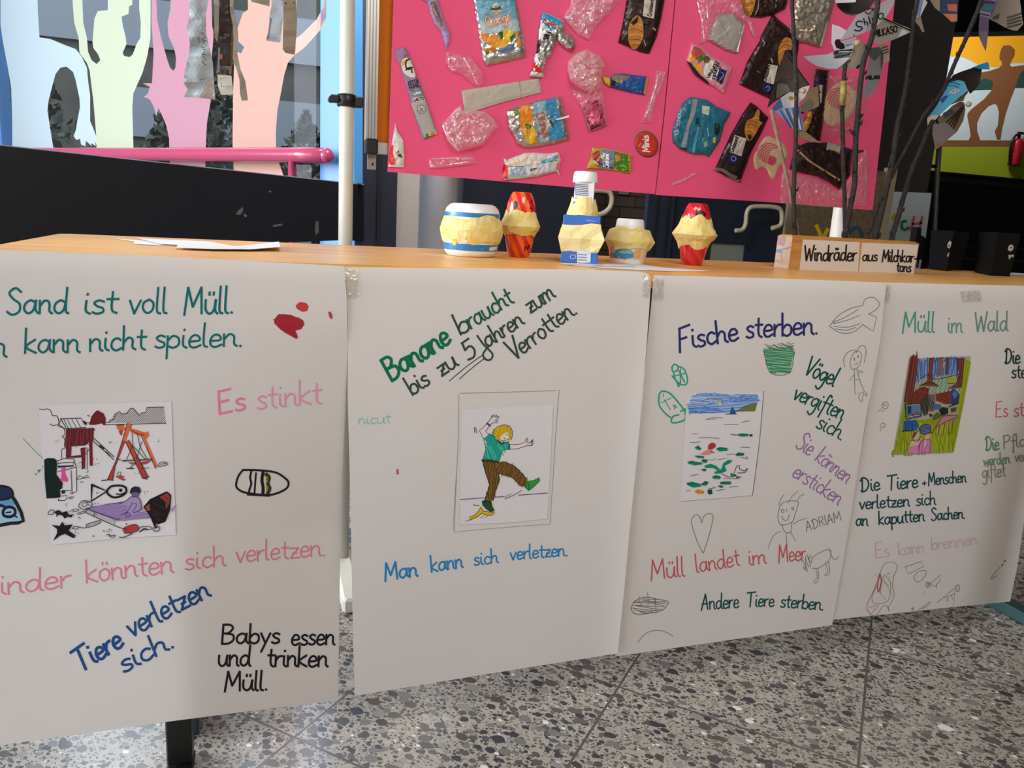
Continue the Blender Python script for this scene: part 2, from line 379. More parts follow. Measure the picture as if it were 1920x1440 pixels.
# joints of the 60 cm slabs, measured on the floor where the photograph shows them (rotated by -45.5 degrees)
_a = math.radians(-45.5)
def rot45(p): return (p.x*math.cos(_a)-p.y*math.sin(_a), p.x*math.sin(_a)+p.y*math.cos(_a))
JY = rot45(at_z(1128, 1338, 0))[1]; JX = rot45(at_z(555, 1384, 0))[0]
FM = floor_mat()
WHITE = mat('wall_paint', '#b9b4ac', .8, bump=(60, .05)); DARKW = mat('dark_wall', '#3b3936', .8); CEIL = mat('ceiling_paint', '#8d8a86', .9)
NAVY = mat('navy_paint', '#1d2536', .45); BLACKP = mat('black_panel', '#171b22', .5, bump=(25, .04)); BLUE = mat('blue_frame', '#5289c6', .4)
def wall(name, a, b, z0, z1, m, thick=.12):
    a = Vector((a[0], a[1], 0)); b = Vector((b[0], b[1], 0)); d = b-a; c = (a+b)/2; c.z = (z0+z1)/2; q = MB()
    q.box(c, (d.length, thick, z1-z0), m, math.atan2(d.y, d.x)); return q.build(name, kind='structure')
W0 = Vector((.47, 4.45, 0)); WD = Vector((-math.cos(math.radians(50)), math.sin(math.radians(50)), 0)); WN = Vector((-WD.y, WD.x, 0))
if WN.dot(W0) > 0: WN = -WN                   # points into the room
W1 = W0+WD*4.25; U = Vector((.695, .72, 0))
HT = 6.0
E1 = W1-U*3.3; E2 = E1-U*4.2; E3 = E2-U*2
wall('wall_left', W1, E1, 0, HT, WHITE); mb = MB()
d = E2-E1; c = (E1+E2)/2
mb.box((c.x, c.y, .35), (d.length, .12, .7), WHITE, math.atan2(d.y, d.x)); mb.box((c.x, c.y, (HT+3.95)/2), (d.length, .12, HT-3.95), WHITE, math.atan2(d.y, d.x))
mb.build('wall_left_window_side', kind='structure')
wall('wall_left_far', E2, E3, 0, HT, WHITE)
mb = MB()
mb.box((3.5, -4.6, HT/2), (22, .12, HT), WHITE)
mb.build('wall_front', kind='structure')
wall('wall_right', (14.6, -4.6), (14.6, 13.2), 0, HT, DARKW); wall('wall_stairwell', (3.95, 13.2), (14.6, 13.2), 0, HT, DARKW); wall('wall_hall_side', (3.97, 5.2), (3.97, 13.2), 0, HT, DARKW)
wall('wall_back', (.5, 5.2), (4.0, 5.2), 3.2, HT, DARKW); wall('wall_window_head', W0, W1, 5.1, HT, WHITE)
foot = [E3, E2, W1, W0, Vector((.5, 5.6, 0)), Vector((3.95, 5.6, 0)), Vector((3.95, 13.2, 0)), Vector((14.6, 13.2, 0)), Vector((14.6, -4.6, 0)), Vector((-7.4, -4.6, 0))]
mb = MB(); mb.slab(foot[::-1], .1, FM, (0, 0, 1)); mb.build('floor', kind='structure')
mb = MB(); mb.slab([p+Vector((0, 0, HT+.1)) for p in foot[::-1]], .1, CEIL, (0, 0, 1)); mb.build('ceiling', kind='structure')

# ---- silhouette window: plane through W0 along WD
WS = Surf(W0+Vector((0, 0, 1)), WN)
wz = math.atan2(WD.y, WD.x)
def wpt(t, z, n=0): return W0+WD*t+WN*n+Vector((0, 0, z))
def wbox(q, t0, t1, z0, z1, n, th, m): q.box(wpt((t0+t1)/2, (z0+z1)/2, n), (abs(t1-t0), th, z1-z0), m, wz)
win = thing('window_1', wpt(2, .3), 'blue framed window with coloured paper figures behind the glass', 'window'); win['kind'] = 'structure'
tR = (WS(612, 180)-W0).dot(WD); tL = (WS(8, 180)-W0).dot(WD)
q = MB(); wbox(q, tR-.30, tR, .1, 5.1, 0, .09, BLUE); wbox(q, tL, tL+.30, .1, 5.1, 0, .09, BLUE); wbox(q, tL, tR, 4.95, 5.1, 0, .09, BLUE); wbox(q, tL, tR, .1, .22, 0, .09, BLUE); q.build('window_frame', win)
q = MB(); q.v += [wpt(tL, .2, .075), wpt(tR, .2, .075), wpt(tR, 5, .075), wpt(tL, 5, .075)]; q.face([0, 1, 2, 3], pane('window_glass', .02)); q.build('pane', win)
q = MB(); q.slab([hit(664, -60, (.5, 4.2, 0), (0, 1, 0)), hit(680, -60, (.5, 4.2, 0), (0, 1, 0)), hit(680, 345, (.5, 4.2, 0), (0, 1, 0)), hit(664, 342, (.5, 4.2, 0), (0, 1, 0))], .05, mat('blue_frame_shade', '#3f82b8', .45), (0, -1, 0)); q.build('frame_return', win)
# dark door post right of it
q = MB(); x0 = at_y(668, 300, 4.28).x; x1 = at_y(746, 300, 4.28).x
q.box(((x0+x1)/2, 4.32, 1.62), (x1-x0, .08, 3.25), NAVY); q.box((x0+(x1-x0)*.55, 4.275, 1.62), (.02, .03, 3.25), mat('navy_groove', '#0d121d', .5)); q.build('trim_door_post', kind='structure')
# columns
q = MB(); a = at_y(744, 400, 4.5); c = at_y(800, 400, 4.5); q.box(((a.x+c.x)/2, 4.65, 1.62), (c.x-a.x, .25, 3.25), WHITE); q.build('wall_pier', kind='structure')
q = MB(); a = at_y(793, 400, 4.4); c = at_y(866, 400, 4.4); q.lathe(((a.x+c.x)/2, 4.52, 0), [((c.x-a.x)/2, 0), ((c.x-a.x)/2, HT)], mat('column_paint', '#dfe2e5', .5), 40); q.build('wall_column', kind='structure')

# ---- black rail panel in front of the window
BS = Surf(Vector((.455, 4.15, 0)), Vector((-math.sin(math.radians(55)), math.cos(math.radians(55)), 0)))
q = MB(); pl = [BS(-60, 265), BS(0, 272), BS(640, 342), BS(682, 346.5), BS(682, 452), BS(640, 450.5), BS(-60, 480)]
q.slab(pl, .05, BLACKP, BS.n)
pn = q.build('black_rail_panel', label='long black panel below the window with scuff marks', cat='panel')
q = MB(); q.slab([BS(-60, 263.8), BS(0, 271), BS(640, 340.6), BS(682, 345), BS(682, 347), BS(640, 342.8), BS(0, 272.9), BS(-60, 265.6)], .055, mat('pale_strip', '#aab9cc', .4), BS.n)
q.build('edge_strip', pn, 'pale metal edge strip')
q = MB(); SCF = mat('scuff', '#5d6066', .8)
for s in ('505,357 509,358 508,361 503,360', '447,394 456,388 455,398 450,403 442,402', '458,400 464,404 461,408 456,404', '511,422 528,419 530,423 513,426', '592,415 597,414 598,435 592,442 590,430'):
    q = MB(); q.fill(P(s), BS, SCF, .001); q.build('scuff_mark', pn)
# ---- pink hand rail
RS = Surf(WS(300, 290)+WN*.16, WN); a = RS(622, 292); q = MB(); RED = mat('pink_lacquer', '#a8405f', .22)
pr = [RS(-20, 287), RS(100, 288), RS(300, 289), RS(560, 290.5), RS(612, 292)]; r = .5*28*depth(RS(560, 290))/F
q.tube(pr, [r*.98]*4+[r], RED, 20); q.ball(pr[-1], r, RED, 20, 12)
rail = q.build('pink_hand_rail', label='pink tubular hand rail running along the window', cat='hand rail')
q = MB(); b0 = RS(548, 300); q.tube([b0, (b0.x, b0.y, .0)], r*.55, RED, 12); q.build('rail_post', rail)

# ---- paper figures stuck on the window
SIL = [('light_blue', 'light blue', '#b5c1cb', '1,0 66,0 71,24 74,70 94,73 123,85 142,92 153,106 163,127 165,151 169,179 169,227 175,241 181,257 181,272 176,262 180,274 170,268 172,274 161,264 160,274 152,271 150,260 146,262 142,261 138,255 142,245 145,227 150,201 149,184 142,151 137,135 125,125 113,127 104,139 97,165 91,189 89,207 94,241 99,271 106,335 26,335 23,271 23,227 21,165 14,123 5,76 1,47'),
 ('yellow', 'pale yellow', '#bcbfa6', '125,0 149,0 156,42 163,71 165,97 172,113 181,120 188,113 184,102 175,90 173.5,78 177,35 183,21 202,19 203.5,0 249,0 248,9 242,12 241,26 228,31 230,47 236,71 237,83 230,99 232.5,105 243,107 249,102 256,83 263,71 264,42 261,17 260,0 283,0 282,71 276,106 267,137 250,175 248,201 250,271 252,340 181,340 181,260 175,189 168,132 163,118 149,99 147.5,71 139,42'),
 ('pink', 'pink', '#b87e8f', '286,0 295,38 302,71 314,113 319,127 325,133 329,127 330,109 327,92 316,68 314,42 319,19 329,0 392,0 398,50 401,62 394,140 395,190 388,230 386,270 384,345 319,345 317,260 312,236 302,212 297,202 293,218 290,206 288,200 282,188 277,184 269,182 277,176 281,163 267,156 285,156 288,100 284,40'),
 ('salmon', 'salmon', '#c79688', '462,0 465,18 455,25 440,70 446,77 458,88 452,100 440,95 437,180 436,270 440,355 540,355 518,290 517,250 520,207 527,173 533,140 540,117 553,103 573,87 600,57 612,32 612,0 607,0 607,13 593,37 567,63 555,72 556,33 555,0')]
for k, nm, c, s in SIL:
    pts = P(s); top = [(x, y) for x, y in pts]; q = MB()
    pts2 = [(x, y-150) if y <= 0 else (x, y) for x, y in pts]      # the figures go on above the frame of the picture
    q.fill(pts2, WS, mat('tissue_'+k, c, .7, trans=.05), .045 if k != 'yellow' else .0475); q.fill(pts2, WS, mat('tissue_'+k), .044 if k != 'yellow' else .0465)
    q.build('paper_figure', label={'light_blue': 'light blue paper figure, arm hanging down, on the window', 'yellow': 'pale yellow paper figure with both arms raised on the window', 'pink': 'pink paper figure with ragged hair on the window', 'salmon': 'salmon paper figure reaching up at the blue window frame'}[k], cat='paper figure', group='paper figures on the window')

# ---- outdoors
q = MB(); q.box((-3, 13, -.3), (30, 22, .1), mat('paving', '#403f3d', .9)); q.build('ground_outside', kind='structure')
FY = 17.0; bt = thing('school_building', (-2, FY, 0), 'grey school building with white window bands across the yard', 'building')
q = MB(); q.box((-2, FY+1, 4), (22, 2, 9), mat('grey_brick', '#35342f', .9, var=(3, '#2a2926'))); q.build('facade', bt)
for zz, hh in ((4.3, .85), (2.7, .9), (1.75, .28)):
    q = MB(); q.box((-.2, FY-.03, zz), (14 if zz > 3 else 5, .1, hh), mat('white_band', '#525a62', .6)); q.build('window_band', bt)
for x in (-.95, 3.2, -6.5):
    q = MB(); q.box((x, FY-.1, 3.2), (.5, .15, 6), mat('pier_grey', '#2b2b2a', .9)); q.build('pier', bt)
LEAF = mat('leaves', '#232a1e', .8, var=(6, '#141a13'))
def bush(name, c, r, h, n, lab, group):
    q = MB(); rr = random.Random(int(c[0]*100))
    for i in range(n):
        a = rr.uniform(0, 2*PI); u = rr.random()**.5*r; z = rr.uniform(.1, h); k = math.sin(PI*min(1, (z/h*.8+.2)))
        p = Vector((c[0]+math.cos(a)*u*k, c[1]+math.sin(a)*u*k, z)); s = rr.uniform(.05, .12)
        t = Vector((rr.uniform(-1, 1), rr.uniform(-1, 1), rr.uniform(-1, 1))).normalized(); o = t.orthogonal().normalized()
        b = len(q.v); q.v += [p-t*s, p+o*s*.5, p+t*s, p-o*s*.5]; q.face([b, b+1, b+2, b+3], LEAF)
    q.tube([(c[0], c[1], -.25), (c[0]+.05, c[1], h*.5)], .07, mat('bark_dark', '#2b241e', .9), 8)
    q.build(name, label=lab, cat='bush', group=group)
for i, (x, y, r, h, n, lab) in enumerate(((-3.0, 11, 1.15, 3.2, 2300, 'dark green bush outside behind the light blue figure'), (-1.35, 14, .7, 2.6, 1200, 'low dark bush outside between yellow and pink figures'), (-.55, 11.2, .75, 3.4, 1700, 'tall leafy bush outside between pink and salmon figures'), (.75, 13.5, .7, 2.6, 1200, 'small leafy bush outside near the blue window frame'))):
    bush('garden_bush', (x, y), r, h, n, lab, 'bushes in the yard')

# ---- dark doors behind the pinboard
DY = 5.0; DS = Surf((0, DY, 0), (0, 1, 0)); NV2 = mat('navy_door', '#141c2c', .5)
def dq(q, s, m, th=.05, Y=DY): q.slab([at_y(x, y, Y) for x, y in P(s)], th, m, (0, -1, 0))
def rect_x(x0, x1, y, Y): return at_y(x0, y, Y).x, at_y(x1, y, Y).x
def panel(q, px0, px1, z0, z1, m, Y, th=.05):
    a, b = rect_x(px0, px1, 420, Y); q.box(((a+b)/2, Y+th/2, (z0+z1)/2), (b-a, th, z1-z0), m)
def tubepx(q, s, Y, r, m): q.tube([tuple(at_y(x, y, Y)) for x, y in smooth_path(P(s), 4)], r, m, 10)
DH = mat('cream_handle', '#b5a88c', .35)
d1 = thing('door_1', (at_y(990, 420, DY).x, DY, 0), 'dark navy double door below the pink board', 'door'); d1['kind'] = 'structure'
q = MB(); panel(q, 866, 1112, 0, 3.2, NV2, DY); q.build('door_leaf', d1)
q = MB(); panel(q, 989, 992, 0, 3.2, mat('door_gap', '#05070b', .8), DY-.005, .01); q.build('door_seam', d1)
q = MB(); tubepx(q, '1096,400 1103,385 1104,366 1112,358 1128,357 1142,360 1147,372 1144,388 1133,399 1120,403', DY-.09, .017, DH); q.build('door_handle', d1)
br = MB()
bm = bpy.data.materials.new('brick_wall_mat'); bm.use_nodes = True; nt = bm.node_tree; bt_ = nt.nodes.new('ShaderNodeTexBrick'); tcx = nt.nodes.new('ShaderNodeTexCoord'); mpx = nt.nodes.new('ShaderNodeMapping')
mpx.inputs['Rotation'].default_value = (PI/2, 0, 0); nt.links.new(tcx.outputs['Object'], mpx.inputs[0]); nt.links.new(mpx.outputs[0], bt_.inputs['Vector'])
bt_.inputs['Color1'].default_value = rgb('#54493f'); bt_.inputs['Color2'].default_value = rgb('#473c34'); bt_.inputs['Mortar'].default_value = rgb('#2a2521'); bt_.inputs['Scale'].default_value = 1
bt_.inputs['Brick Width'].default_value = .25; bt_.inputs['Row Height'].default_value = .083; bt_.inputs['Mortar Size'].default_value = .006
nt.links.new(bt_.outputs[0], nt.nodes['Principled BSDF'].inputs['Base Color'])
panel(br, 1090, 1240, 0, 3.2, bm, 5.5); br.build('wall_brick', kind='structure')
q = MB(); panel(q, 1157, 1174, 1.42, 1.55, mat('notice_grey', '#7c8288', .6), 5.48, .012); q.build('wall_switch_plate', label='small grey switch plate on the brown brick wall', cat='switch plate')
d2 = thing('door_2', (at_y(1360, 420, DY).x, DY, 0), 'dark navy door with a cream pull handle', 'door'); d2['kind'] = 'structure'
q = MB(); panel(q, 1212, 1262, 0, 3.2, NAVY, DY-.02); panel(q, 1228, 1232, 0, 3.2, mat('door_gap'), DY-.03, .01); panel(q, 1250, 1253, 0, 3.2, mat('door_gap'), DY-.03, .01); q.build('door_jamb', d2)
q = MB(); panel(q, 1262, 1475, 1.10, 3.2, NV2, DY); panel(q, 1262, 1336, 0, 1.1, NV2, DY); panel(q, 1402, 1475, 0, 1.1, NV2, DY); q.build('door_leaf', d2)
q = MB(); a, b = rect_x(1336, 1404, 460, DY); q.box(((a+b)/2, DY+.02, .6), (b-a, .02, 1.0), mat('glass_reflection', '#7b7f77', .35)); q.build('glass_panel', d2)  # reflection in the door glass, painted as a flat greenish grey
q = MB(); tubepx(q, '1379,432 1391,431 1398,420 1400,400 1407,389 1425,387 1450,388 1463,393 1466,406 1463,422 1447,428', DY-.09, .016, DH); q.build('door_handle', d2)
q = MB(); panel(q, 1474, 1492, 0, 3.2, mat('cream_jamb', '#8e8064', .6), DY-.03, .05); q.build('trim_cream_jamb', kind='structure')

# ---- brown notice board with crayon letters, white board, dark pier
nb = thing('brown_notice_board', (at_y(1570, 430, 4.9).x, 4.9, 0), 'brown cork notice board behind the twigs with crayon letters', 'notice board')
q = MB(); a, b = rect_x(1492, 1652, 420, 4.9); q.box(((a+b)/2, 4.93, .95), (b-a, .03, 1.5), mat('cork', '#6a5a41', .9, var=(40, '#54472f'))); q.build('cork_panel', nb)
q = MB(); a, b = rect_x(1650, 1666, 420, 4.9); q.box(((a+b)/2, 4.92, .95), (b-a, .05, 1.56), mat('cream_jamb')); q.build('board_edge', nb)
NS = Surf((0, 4.912, 0), (0, 1, 0)); q = MB()
q.line(P('1531,423 1538,440 1541,452'), 7, NS, prt('#c9a50a')); q.line(P('1552,430 1546,442 1543,452'), 7, NS, prt('#c9a50a')); q.line(P('1590,440 1600,428 1612,430 1616,444'), 6, NS, prt('#1d4a63')); q.build('crayon_letter', nb)
wb = thing('white_board', (at_y(1705, 420, 5.3).x, 5.3, 0), 'white board with crayon letters behind the twigs', 'sign')
q = MB(); wp = [at_y(x, y, 5.3) for x, y in P('1664,359 1747,362 1735,452')]; q.slab(wp+[Vector((wp[2].x-.03, 5.3, .002)), Vector((wp[0].x-.02, 5.3, .002))], .03, mat('white_card', '#b9c4c6', .6), (0, -1, 0)); q.build('card', wb)
BSF = Surf((0, 5.295, 0), (0, 1, 0)); q = MB()
q.line(P('1678,402 1674,412'), 6, BSF, prt('#b3a21a')); q.line(P('1699,415 1692,416 1691,426 1696,431 1704,427'), 5, BSF, prt('#23804f'))
for s in ('1714,406 1708,432', '1729,406 1724,433', '1712,420 1727,418'): q.line(P(s), 5, BSF, prt('#c9626e'))
q.build('crayon_letter', wb)
q = MB(); a = at_y(1640, 250, 6.0).x; b = at_y(1757, 250, 6.0).x; q.box(((a+b)/2, 6.1, HT/2), (b-a, .2, HT), DARKW); q.build('wall_dark_pier', kind='structure')

# ---- stairs, landing and mural
MD = Vector((.70, -.70, 0)); M0 = at_y(1840, 285, 11.3)
MN = Vector((-.70, -.70, 0)); MS = Surf(M0, (-.55, -.83, 0))
mur = thing('wall_mural', (M0.x, M0.y, 2.2), 'orange, white and lime painted mural with a brown dancing figure', 'mural'); mur['kind'] = 'structure'
q = MB(); q.slab([MS(1640, 60), MS(2100, 50), MS(2100, 420), MS(1640, 420)], .1, mat('mural_white', '#c3d0d8', .8), MS.n); q.build('wall_paint_ground', mur)
ZM = Z(1720, 100, 8); q = MB()
def mfill(s, c, off, z=ZM, cv=0): q.fill(z(s), MS, mat('mural_'+c, '#'+c, .8), off, curve=cv)
q.fill(P('1640,61 2100,50 2100,120 1900,118 1868,126 1843,125 1826,117 1806,107 1774,105 1640,100'), MS, mat('mural_orange', '#e3a000', .8), .004)
q.fill(P('1640,275 2100,275 2100,335 1640,335'), MS, mat('mural_lime', '#8f9f06', .8), .004)
q.fill(P('1640,262.5 2100,264 2100,275 1640,275'), MS, mat('mural_brown', '#7a4a24', .8), .006)
q.fill(P('1760,148 1861,148 1863,168 1760,172'), MS, mat('mural_teal', '#0c463c', .8), .005); q.fill(P('1895,165 1912,138 1920,130 2050,130 2050,165'), MS, mat('mural_teal'), .005)
q.build('mural_field', mur)
q = MB()
q.fill(P('1882,85 1894,85 1903,93 1902,105 1896,115 1893,122 1897,125 1935,120 1935,128 1920,131 1912,140 1905,160 1895,185 1885,215 1878,245 1876,261 1869,261 1865,246 1871,235 1873,210 1869,197 1864,194 1853,199 1840,212 1832,230 1832,245 1838,263 1816,263 1820,255 1818,240 1814,220 1814,213 1822,204 1845,186 1858,171 1862,160 1861,152 1850,148 1838,147 1837,136 1855,133 1873,127 1879,121 1878,115 1874,111 1874,104 1877,92'), MS, mat('mural_brown'), .008)
q.build('painted_figure', mur)
q = MB(); q.fill(P('1783,65 1787,66 1781,94 1777,94'), MS, mat('white_card'), .02); q.build('wall_light_strip', mur)
q = MB(); q.slab([at_y(x, y, 9.5) for x, y in P('1640,-40 2100,-40 2100,55 1640,63')], .4, mat('beam_dark', '#171614', .9), (0, -1, 0)); q.build('ceiling_beam', kind='structure')
STP = mat('dark_stair', '#0f0b0a', .8); q = MB(); LZ = M0.z-.02
zt = at_y(1840, 331, 11.0).z
for i in range(12):
    z = zt-.17*i; Y = 10.9-.3*i
    if z < .1: break
    q.box((9.0, Y+.6, z/2), (9.0, 1.5, z), STP); q.box((9.0, Y-.155, z-.02), (9.0, .02, .012), mat('stair_nosing', '#1e1613', .7))
q.build('floor_stairs', kind='structure')
ST = Vector((0, 0, 0))
hr = thing('stair_handrail', (at_y(1764, 350, 7.0).x, 7.0, 0), 'grey metal stair handrail post beside the dark steps', 'handrail')
q = MB(); q.tube([at_y(1762, 262, 7.0), at_y(1757, 330, 7.0), at_y(1752, 440, 7.0), (at_y(1750, 440, 7).x, 7, 0)], .028, mat('rail_metal', '#8d867f', .35, .3), 12); q.build('post', hr)
q = MB()
for s in ('1742,245 1735,300 1727,350', '1756,150 1750,250 1742,312'): q.tube([at_y(x, y, 7.0) for x, y in P(s)], .02, mat('rail_black', '#0d0d0d', .5), 8)
q.tube([at_y(1730, 311, 7.0), at_y(1757, 312, 7.0)], .018, mat('rail_black'), 8); q.tube([at_y(1733, 240, 7.0), at_y(1757, 243, 7.0)], .018, mat('rail_black'), 8); q.build('black_bars', hr, 'black metal bars')
fe = thing('fire_extinguisher', MS(1905, 310)+MS.n*.1, 'red fire extinguisher hanging on the lime green wall', 'fire extinguisher')
c = MS(1896, 312)+MS.n*.12; s = depth(c)/F; q = MB(); REDX = mat('extinguisher_red', '#b31226', .3)
q.lathe(c, [(10*s, 0), (11*s, 2*s), (11*s, 42*s), (9*s, 47*s), (4*s, 50*s)], REDX, 24); fcyl = q.build('cylinder', fe)
q = MB(); q.tube([c+Vector((0, 0, 49*s)), c+Vector((0, 0, 57*s))], 3*s, mat('black_plastic', '#0b0b0c', .4), 10); q.box(c+Vector((6*s, 0, 59*s)), (20*s, 4*s, 4*s), mat('black_plastic')); q.build('valve', fe)
q = MB(); q.tube(smooth_path([tuple(c+Vector((a*s, -3*s, b*s))) for a, b in ((-2, 54), (-10, 55), (-17, 46), (-19, 30), (-16, 12), (-13, 2))], 4), 2.2*s, mat('black_plastic'), 8); q.build('hose', fe)
q = MB(); om = OnMesh([fcyl])
for y in (282, 289, 296, 303): q.line([(1891+(296-y)*.05, y), (1900+(296-y)*.05, y)], 2.4 if y != 282 else 4, om, prt('#e6c9c4'), .002, 1)
q.build('print', fe)
# ================================================================ table
def wood_mat(key, c1, c2, c3, rough=.42, sc=(1.2, 22, 22)):
    M = bpy.data.materials.new(key); M.use_nodes = True; nt = M.node_tree; b = nt.nodes['Principled BSDF']; L = nt.links.new
    tc = nt.nodes.new('ShaderNodeTexCoord'); mp = nt.nodes.new('ShaderNodeMapping'); mp.inputs['Scale'].default_value = sc; L(tc.outputs['Object'], mp.inputs[0])
    n = nt.nodes.new('ShaderNodeTexNoise'); n.inputs['Scale'].default_value = 2.6; n.inputs['Detail'].default_value = 7; n.inputs['Roughness'].default_value = .62; L(mp.outputs[0], n.inputs['Vector'])
    r = nt.nodes.new('ShaderNodeValToRGB'); e = r.color_ramp.elements; e[0].position = .30; e[0].color = rgb(c1); e[1].position = .72; e[1].color = rgb(c3); k = e.new(.5); k.color = rgb(c2)
    L(n.outputs['Fac'], r.inputs[0]); L(r.outputs[0], b.inputs['Base Color']); b.inputs['Roughness'].default_value = rough
    u = nt.nodes.new('ShaderNodeBump'); u.inputs['Strength'].default_value = .12; u.inputs['Distance'].default_value = .004; L(n.outputs['Fac'], u.inputs['Height']); L(u.outputs[0], b.inputs['Normal'])
    MATS[key] = M; return M
OAK = wood_mat('oak_board', '#d8923d', '#f2b662', '#fbcf8e', .34)
XL, XR, YF, YB = -.50, 2.75, 1.612, 2.345
tb = thing('bar_table', (1.1, 1.98, 0), 'long bar height table with a wooden top, hung with paper posters', 'table')
q = MB(); z0, z1 = TABLE_Z-.032, TABLE_Z
cr = .035; out = []
for cx_, cy_, a0 in ((XL+cr, YF+cr, 180), (XR-cr, YF+cr, 270), (XR-cr, YB-cr, 0), (XL+cr, YB-cr, 90)):
    for k in range(6): a = math.radians(a0+18*k); out.append(Vector((cx_+math.cos(a)*cr, cy_+math.sin(a)*cr, z1)))
q.slab(out, .032, OAK, (0, 0, 1)); q.build('tabletop', tb)
LEG = mat('dark_leg', '#10140f', .4); LEGS = mat('leg_teal', '#2c4a48', .35)
lp = at_z(335, 1446, 0)
LX = at_y(332, 1400, 1.598).x+.004
for x in (LX, 2.42):
    for y in (1.624, YB-.09):
        q = MB(); q.box((x, y, z0/2+.01), (.052, .052, z0-.02), LEG, bev=.003); q.build('leg', tb)
    q = MB(); q.box((x, (1.72 if x < 1 else YF+.02)/2+YB/2, .02), (.06, YB-(1.72 if x < 1 else YF+.02), .04), LEGS, bev=.004); q.build('foot_bar', tb)
    if x < 1: q = MB(); q.box((x, 1.585, .006), (.056, .14, .011), LEG, bev=.003); q.build('foot_pad', tb)
    q = MB(); q.box((x, (YF+YB)/2, z0-.03), (.04, YB-YF-.2, .05), LEG); q.build('cross_bar', tb)
q = MB(); q.box(((LX+2.42)/2, YB-.09, z0-.035), (2.42-LX-.05, .04, .06), LEG); q.build('apron_rail', tb)

# ================================================================ posters
PAPER = mat('poster_paper', '#d8d0ca', .75, spec=.25, bump=(9, .03)); PIC = mat('picture_paper', '#ddd6d5', .7, spec=.25)
TAPE = clear_film('clear_tape', '#f4ecd8', .35, .2)
def waves(seed, base, ridge=None, edge=None):
    def h(px, py, p):
        v = mnoise.noise(Vector((p.x*2.2+seed, p.z*1.3, seed)))*.006+mnoise.noise(Vector((p.x*5, p.z*4+seed, 3.1)))*.0012
        v *= min(1, max(0, (TABLE_Z-p.z)/.12))
        if ridge:
            x0, amt = ridge; t = min(1, max(0, (TABLE_Z-.12-p.z)/.45)); v += -amt*t*(math.sqrt((p.x-x0)**2+.018**2)-.018)
        if edge: v += edge(p)
        if p.z > TABLE_Z-.03: v -= ((p.z-TABLE_Z+.03)/.03)**2*.006
        return base+v
    return h
XP = lambda px, py=900: at_y(px, py, 1.6).x
S1 = Surf((0, 1.6, 0), (0, -1, 0), waves(1.3, .028, (XP(352, 1150), .17)))
def e2(p): t = max(0, (p.x-XP(1130))/.08); return .012*min(t, 1.6)**2*min(1, max(0, (TABLE_Z-p.z)/.3))
S2 = Surf((0, 1.6, 0), (0, -1, 0), waves(4.7, .020, None, e2))
S3 = Surf((0, 1.6, 0), (0, -1, 0), waves(8.1, .013))
def e4(p): t = min(1.6, max(0, (p.x-XP(1840))/.14)); return -.03*t*t*min(1, max(0, (TABLE_Z-p.z)/.5))
S4 = Surf((0, 1.6, 0), (0, -1, 0), waves(2.2, .003, None, e4))
def poster(label, outline, surf):
    t = thing('paper_poster', (0, 0, 0), label, 'poster', 'posters hanging from the bar table')
    pts = P(outline); c = [surf(x, y) for x, y in pts]
    t.location = (sum(p.x for p in c)/len(c), 1.6, min(p.z for p in c))
    q = MB(); q.fill(pts, surf, PAPER, 0, 16, True); q.build('paper_sheet', t); return t
INK = {}
def pen(t, surf, name, label, items):
    q = MB(); last = None; i = 0
    for it in items:
        i += 1; of = .0004+i*1.2e-5
        k = it[0]
        if name == 'handwriting' and last and (last == 't' or (k != 't' and k != last)) and not (k == 't' and last == 'l'):
            q.build(name, t, label); q = MB()
        last = k
        if k == 't': _, s, x0, y0, x1, y1, xh, w, c = it[:9]; write(q, s, x0, y0, x1, y1, xh, w*1.06, surf, ink(c), of, up=it[9] if len(it) > 9 else None)
        elif k == 'l': _, pts, w, c = it[:4]; q.line(pts if not isinstance(pts, str) else P(pts), w, surf, ink(c), of, it[4] if len(it) > 4 else 4)
        elif k == 'f': q.fill(P(it[1]) if isinstance(it[1], str) else it[1], surf, ink(it[2]), of, 8)
        elif k == 'h': q.hatch(P(it[1]) if isinstance(it[1], str) else it[1], surf, ink(it[2]), *it[3:6], of, *it[7:])
    return q.build(name, t, label)
def tapes(t, surf, lst):
    for s in lst:
        q = MB(); q.fill(P(s), surf, TAPE, .004, 6); q.build('tape_strip', t)
# ---- poster 1
p1 = poster('leftmost white poster with playground picture, hung from the table', '-62,466 0,469 120,473 261,479.5 400,486 500,491 646,499 650,560 652,650 650,720 648,760 643,850 640,920 637,1100 634,1313 470,1333 300,1355 150,1377 0,1397 -75,1407 -70,900', S1)
T = '#046a6c'
pen(p1, S1, 'handwriting', 'teal handwriting about sand full of rubbish', [('t', 'Sand', 12, 589, 128, 587, 25, 4.2, T), ('t', 'ist', 157, 588, 221, 587, 25, 4.2, T), ('t', 'voll', 242, 588, 314, 587, 25, 4, T), ('t', 'Müll.', 345, 588, 438, 587, 26, 4.2, T)])
pen(p1, S1, 'handwriting', 'teal handwriting about not being able to play', [('t', 'n', -16, 668, 13, 669, 25, 4, T), ('t', 'kann', 46, 663, 150, 660, 24, 4, T), ('t', 'nicht', 168, 659, 274, 655, 23, 4, T), ('t', 'spielen.', 290, 653, 455, 649, 23, 3.8, T)])
PK = '#e87fa0'
pen(p1, S1, 'handwriting', 'pale pink handwriting about the smell', [('t', 'Es', 411, 777, 462, 768, 22, 4.2, PK), ('t', 'stinkt', 482, 767, 604, 757, 24, 3.4, '#e596ae')])
PK2 = '#dd7d90'
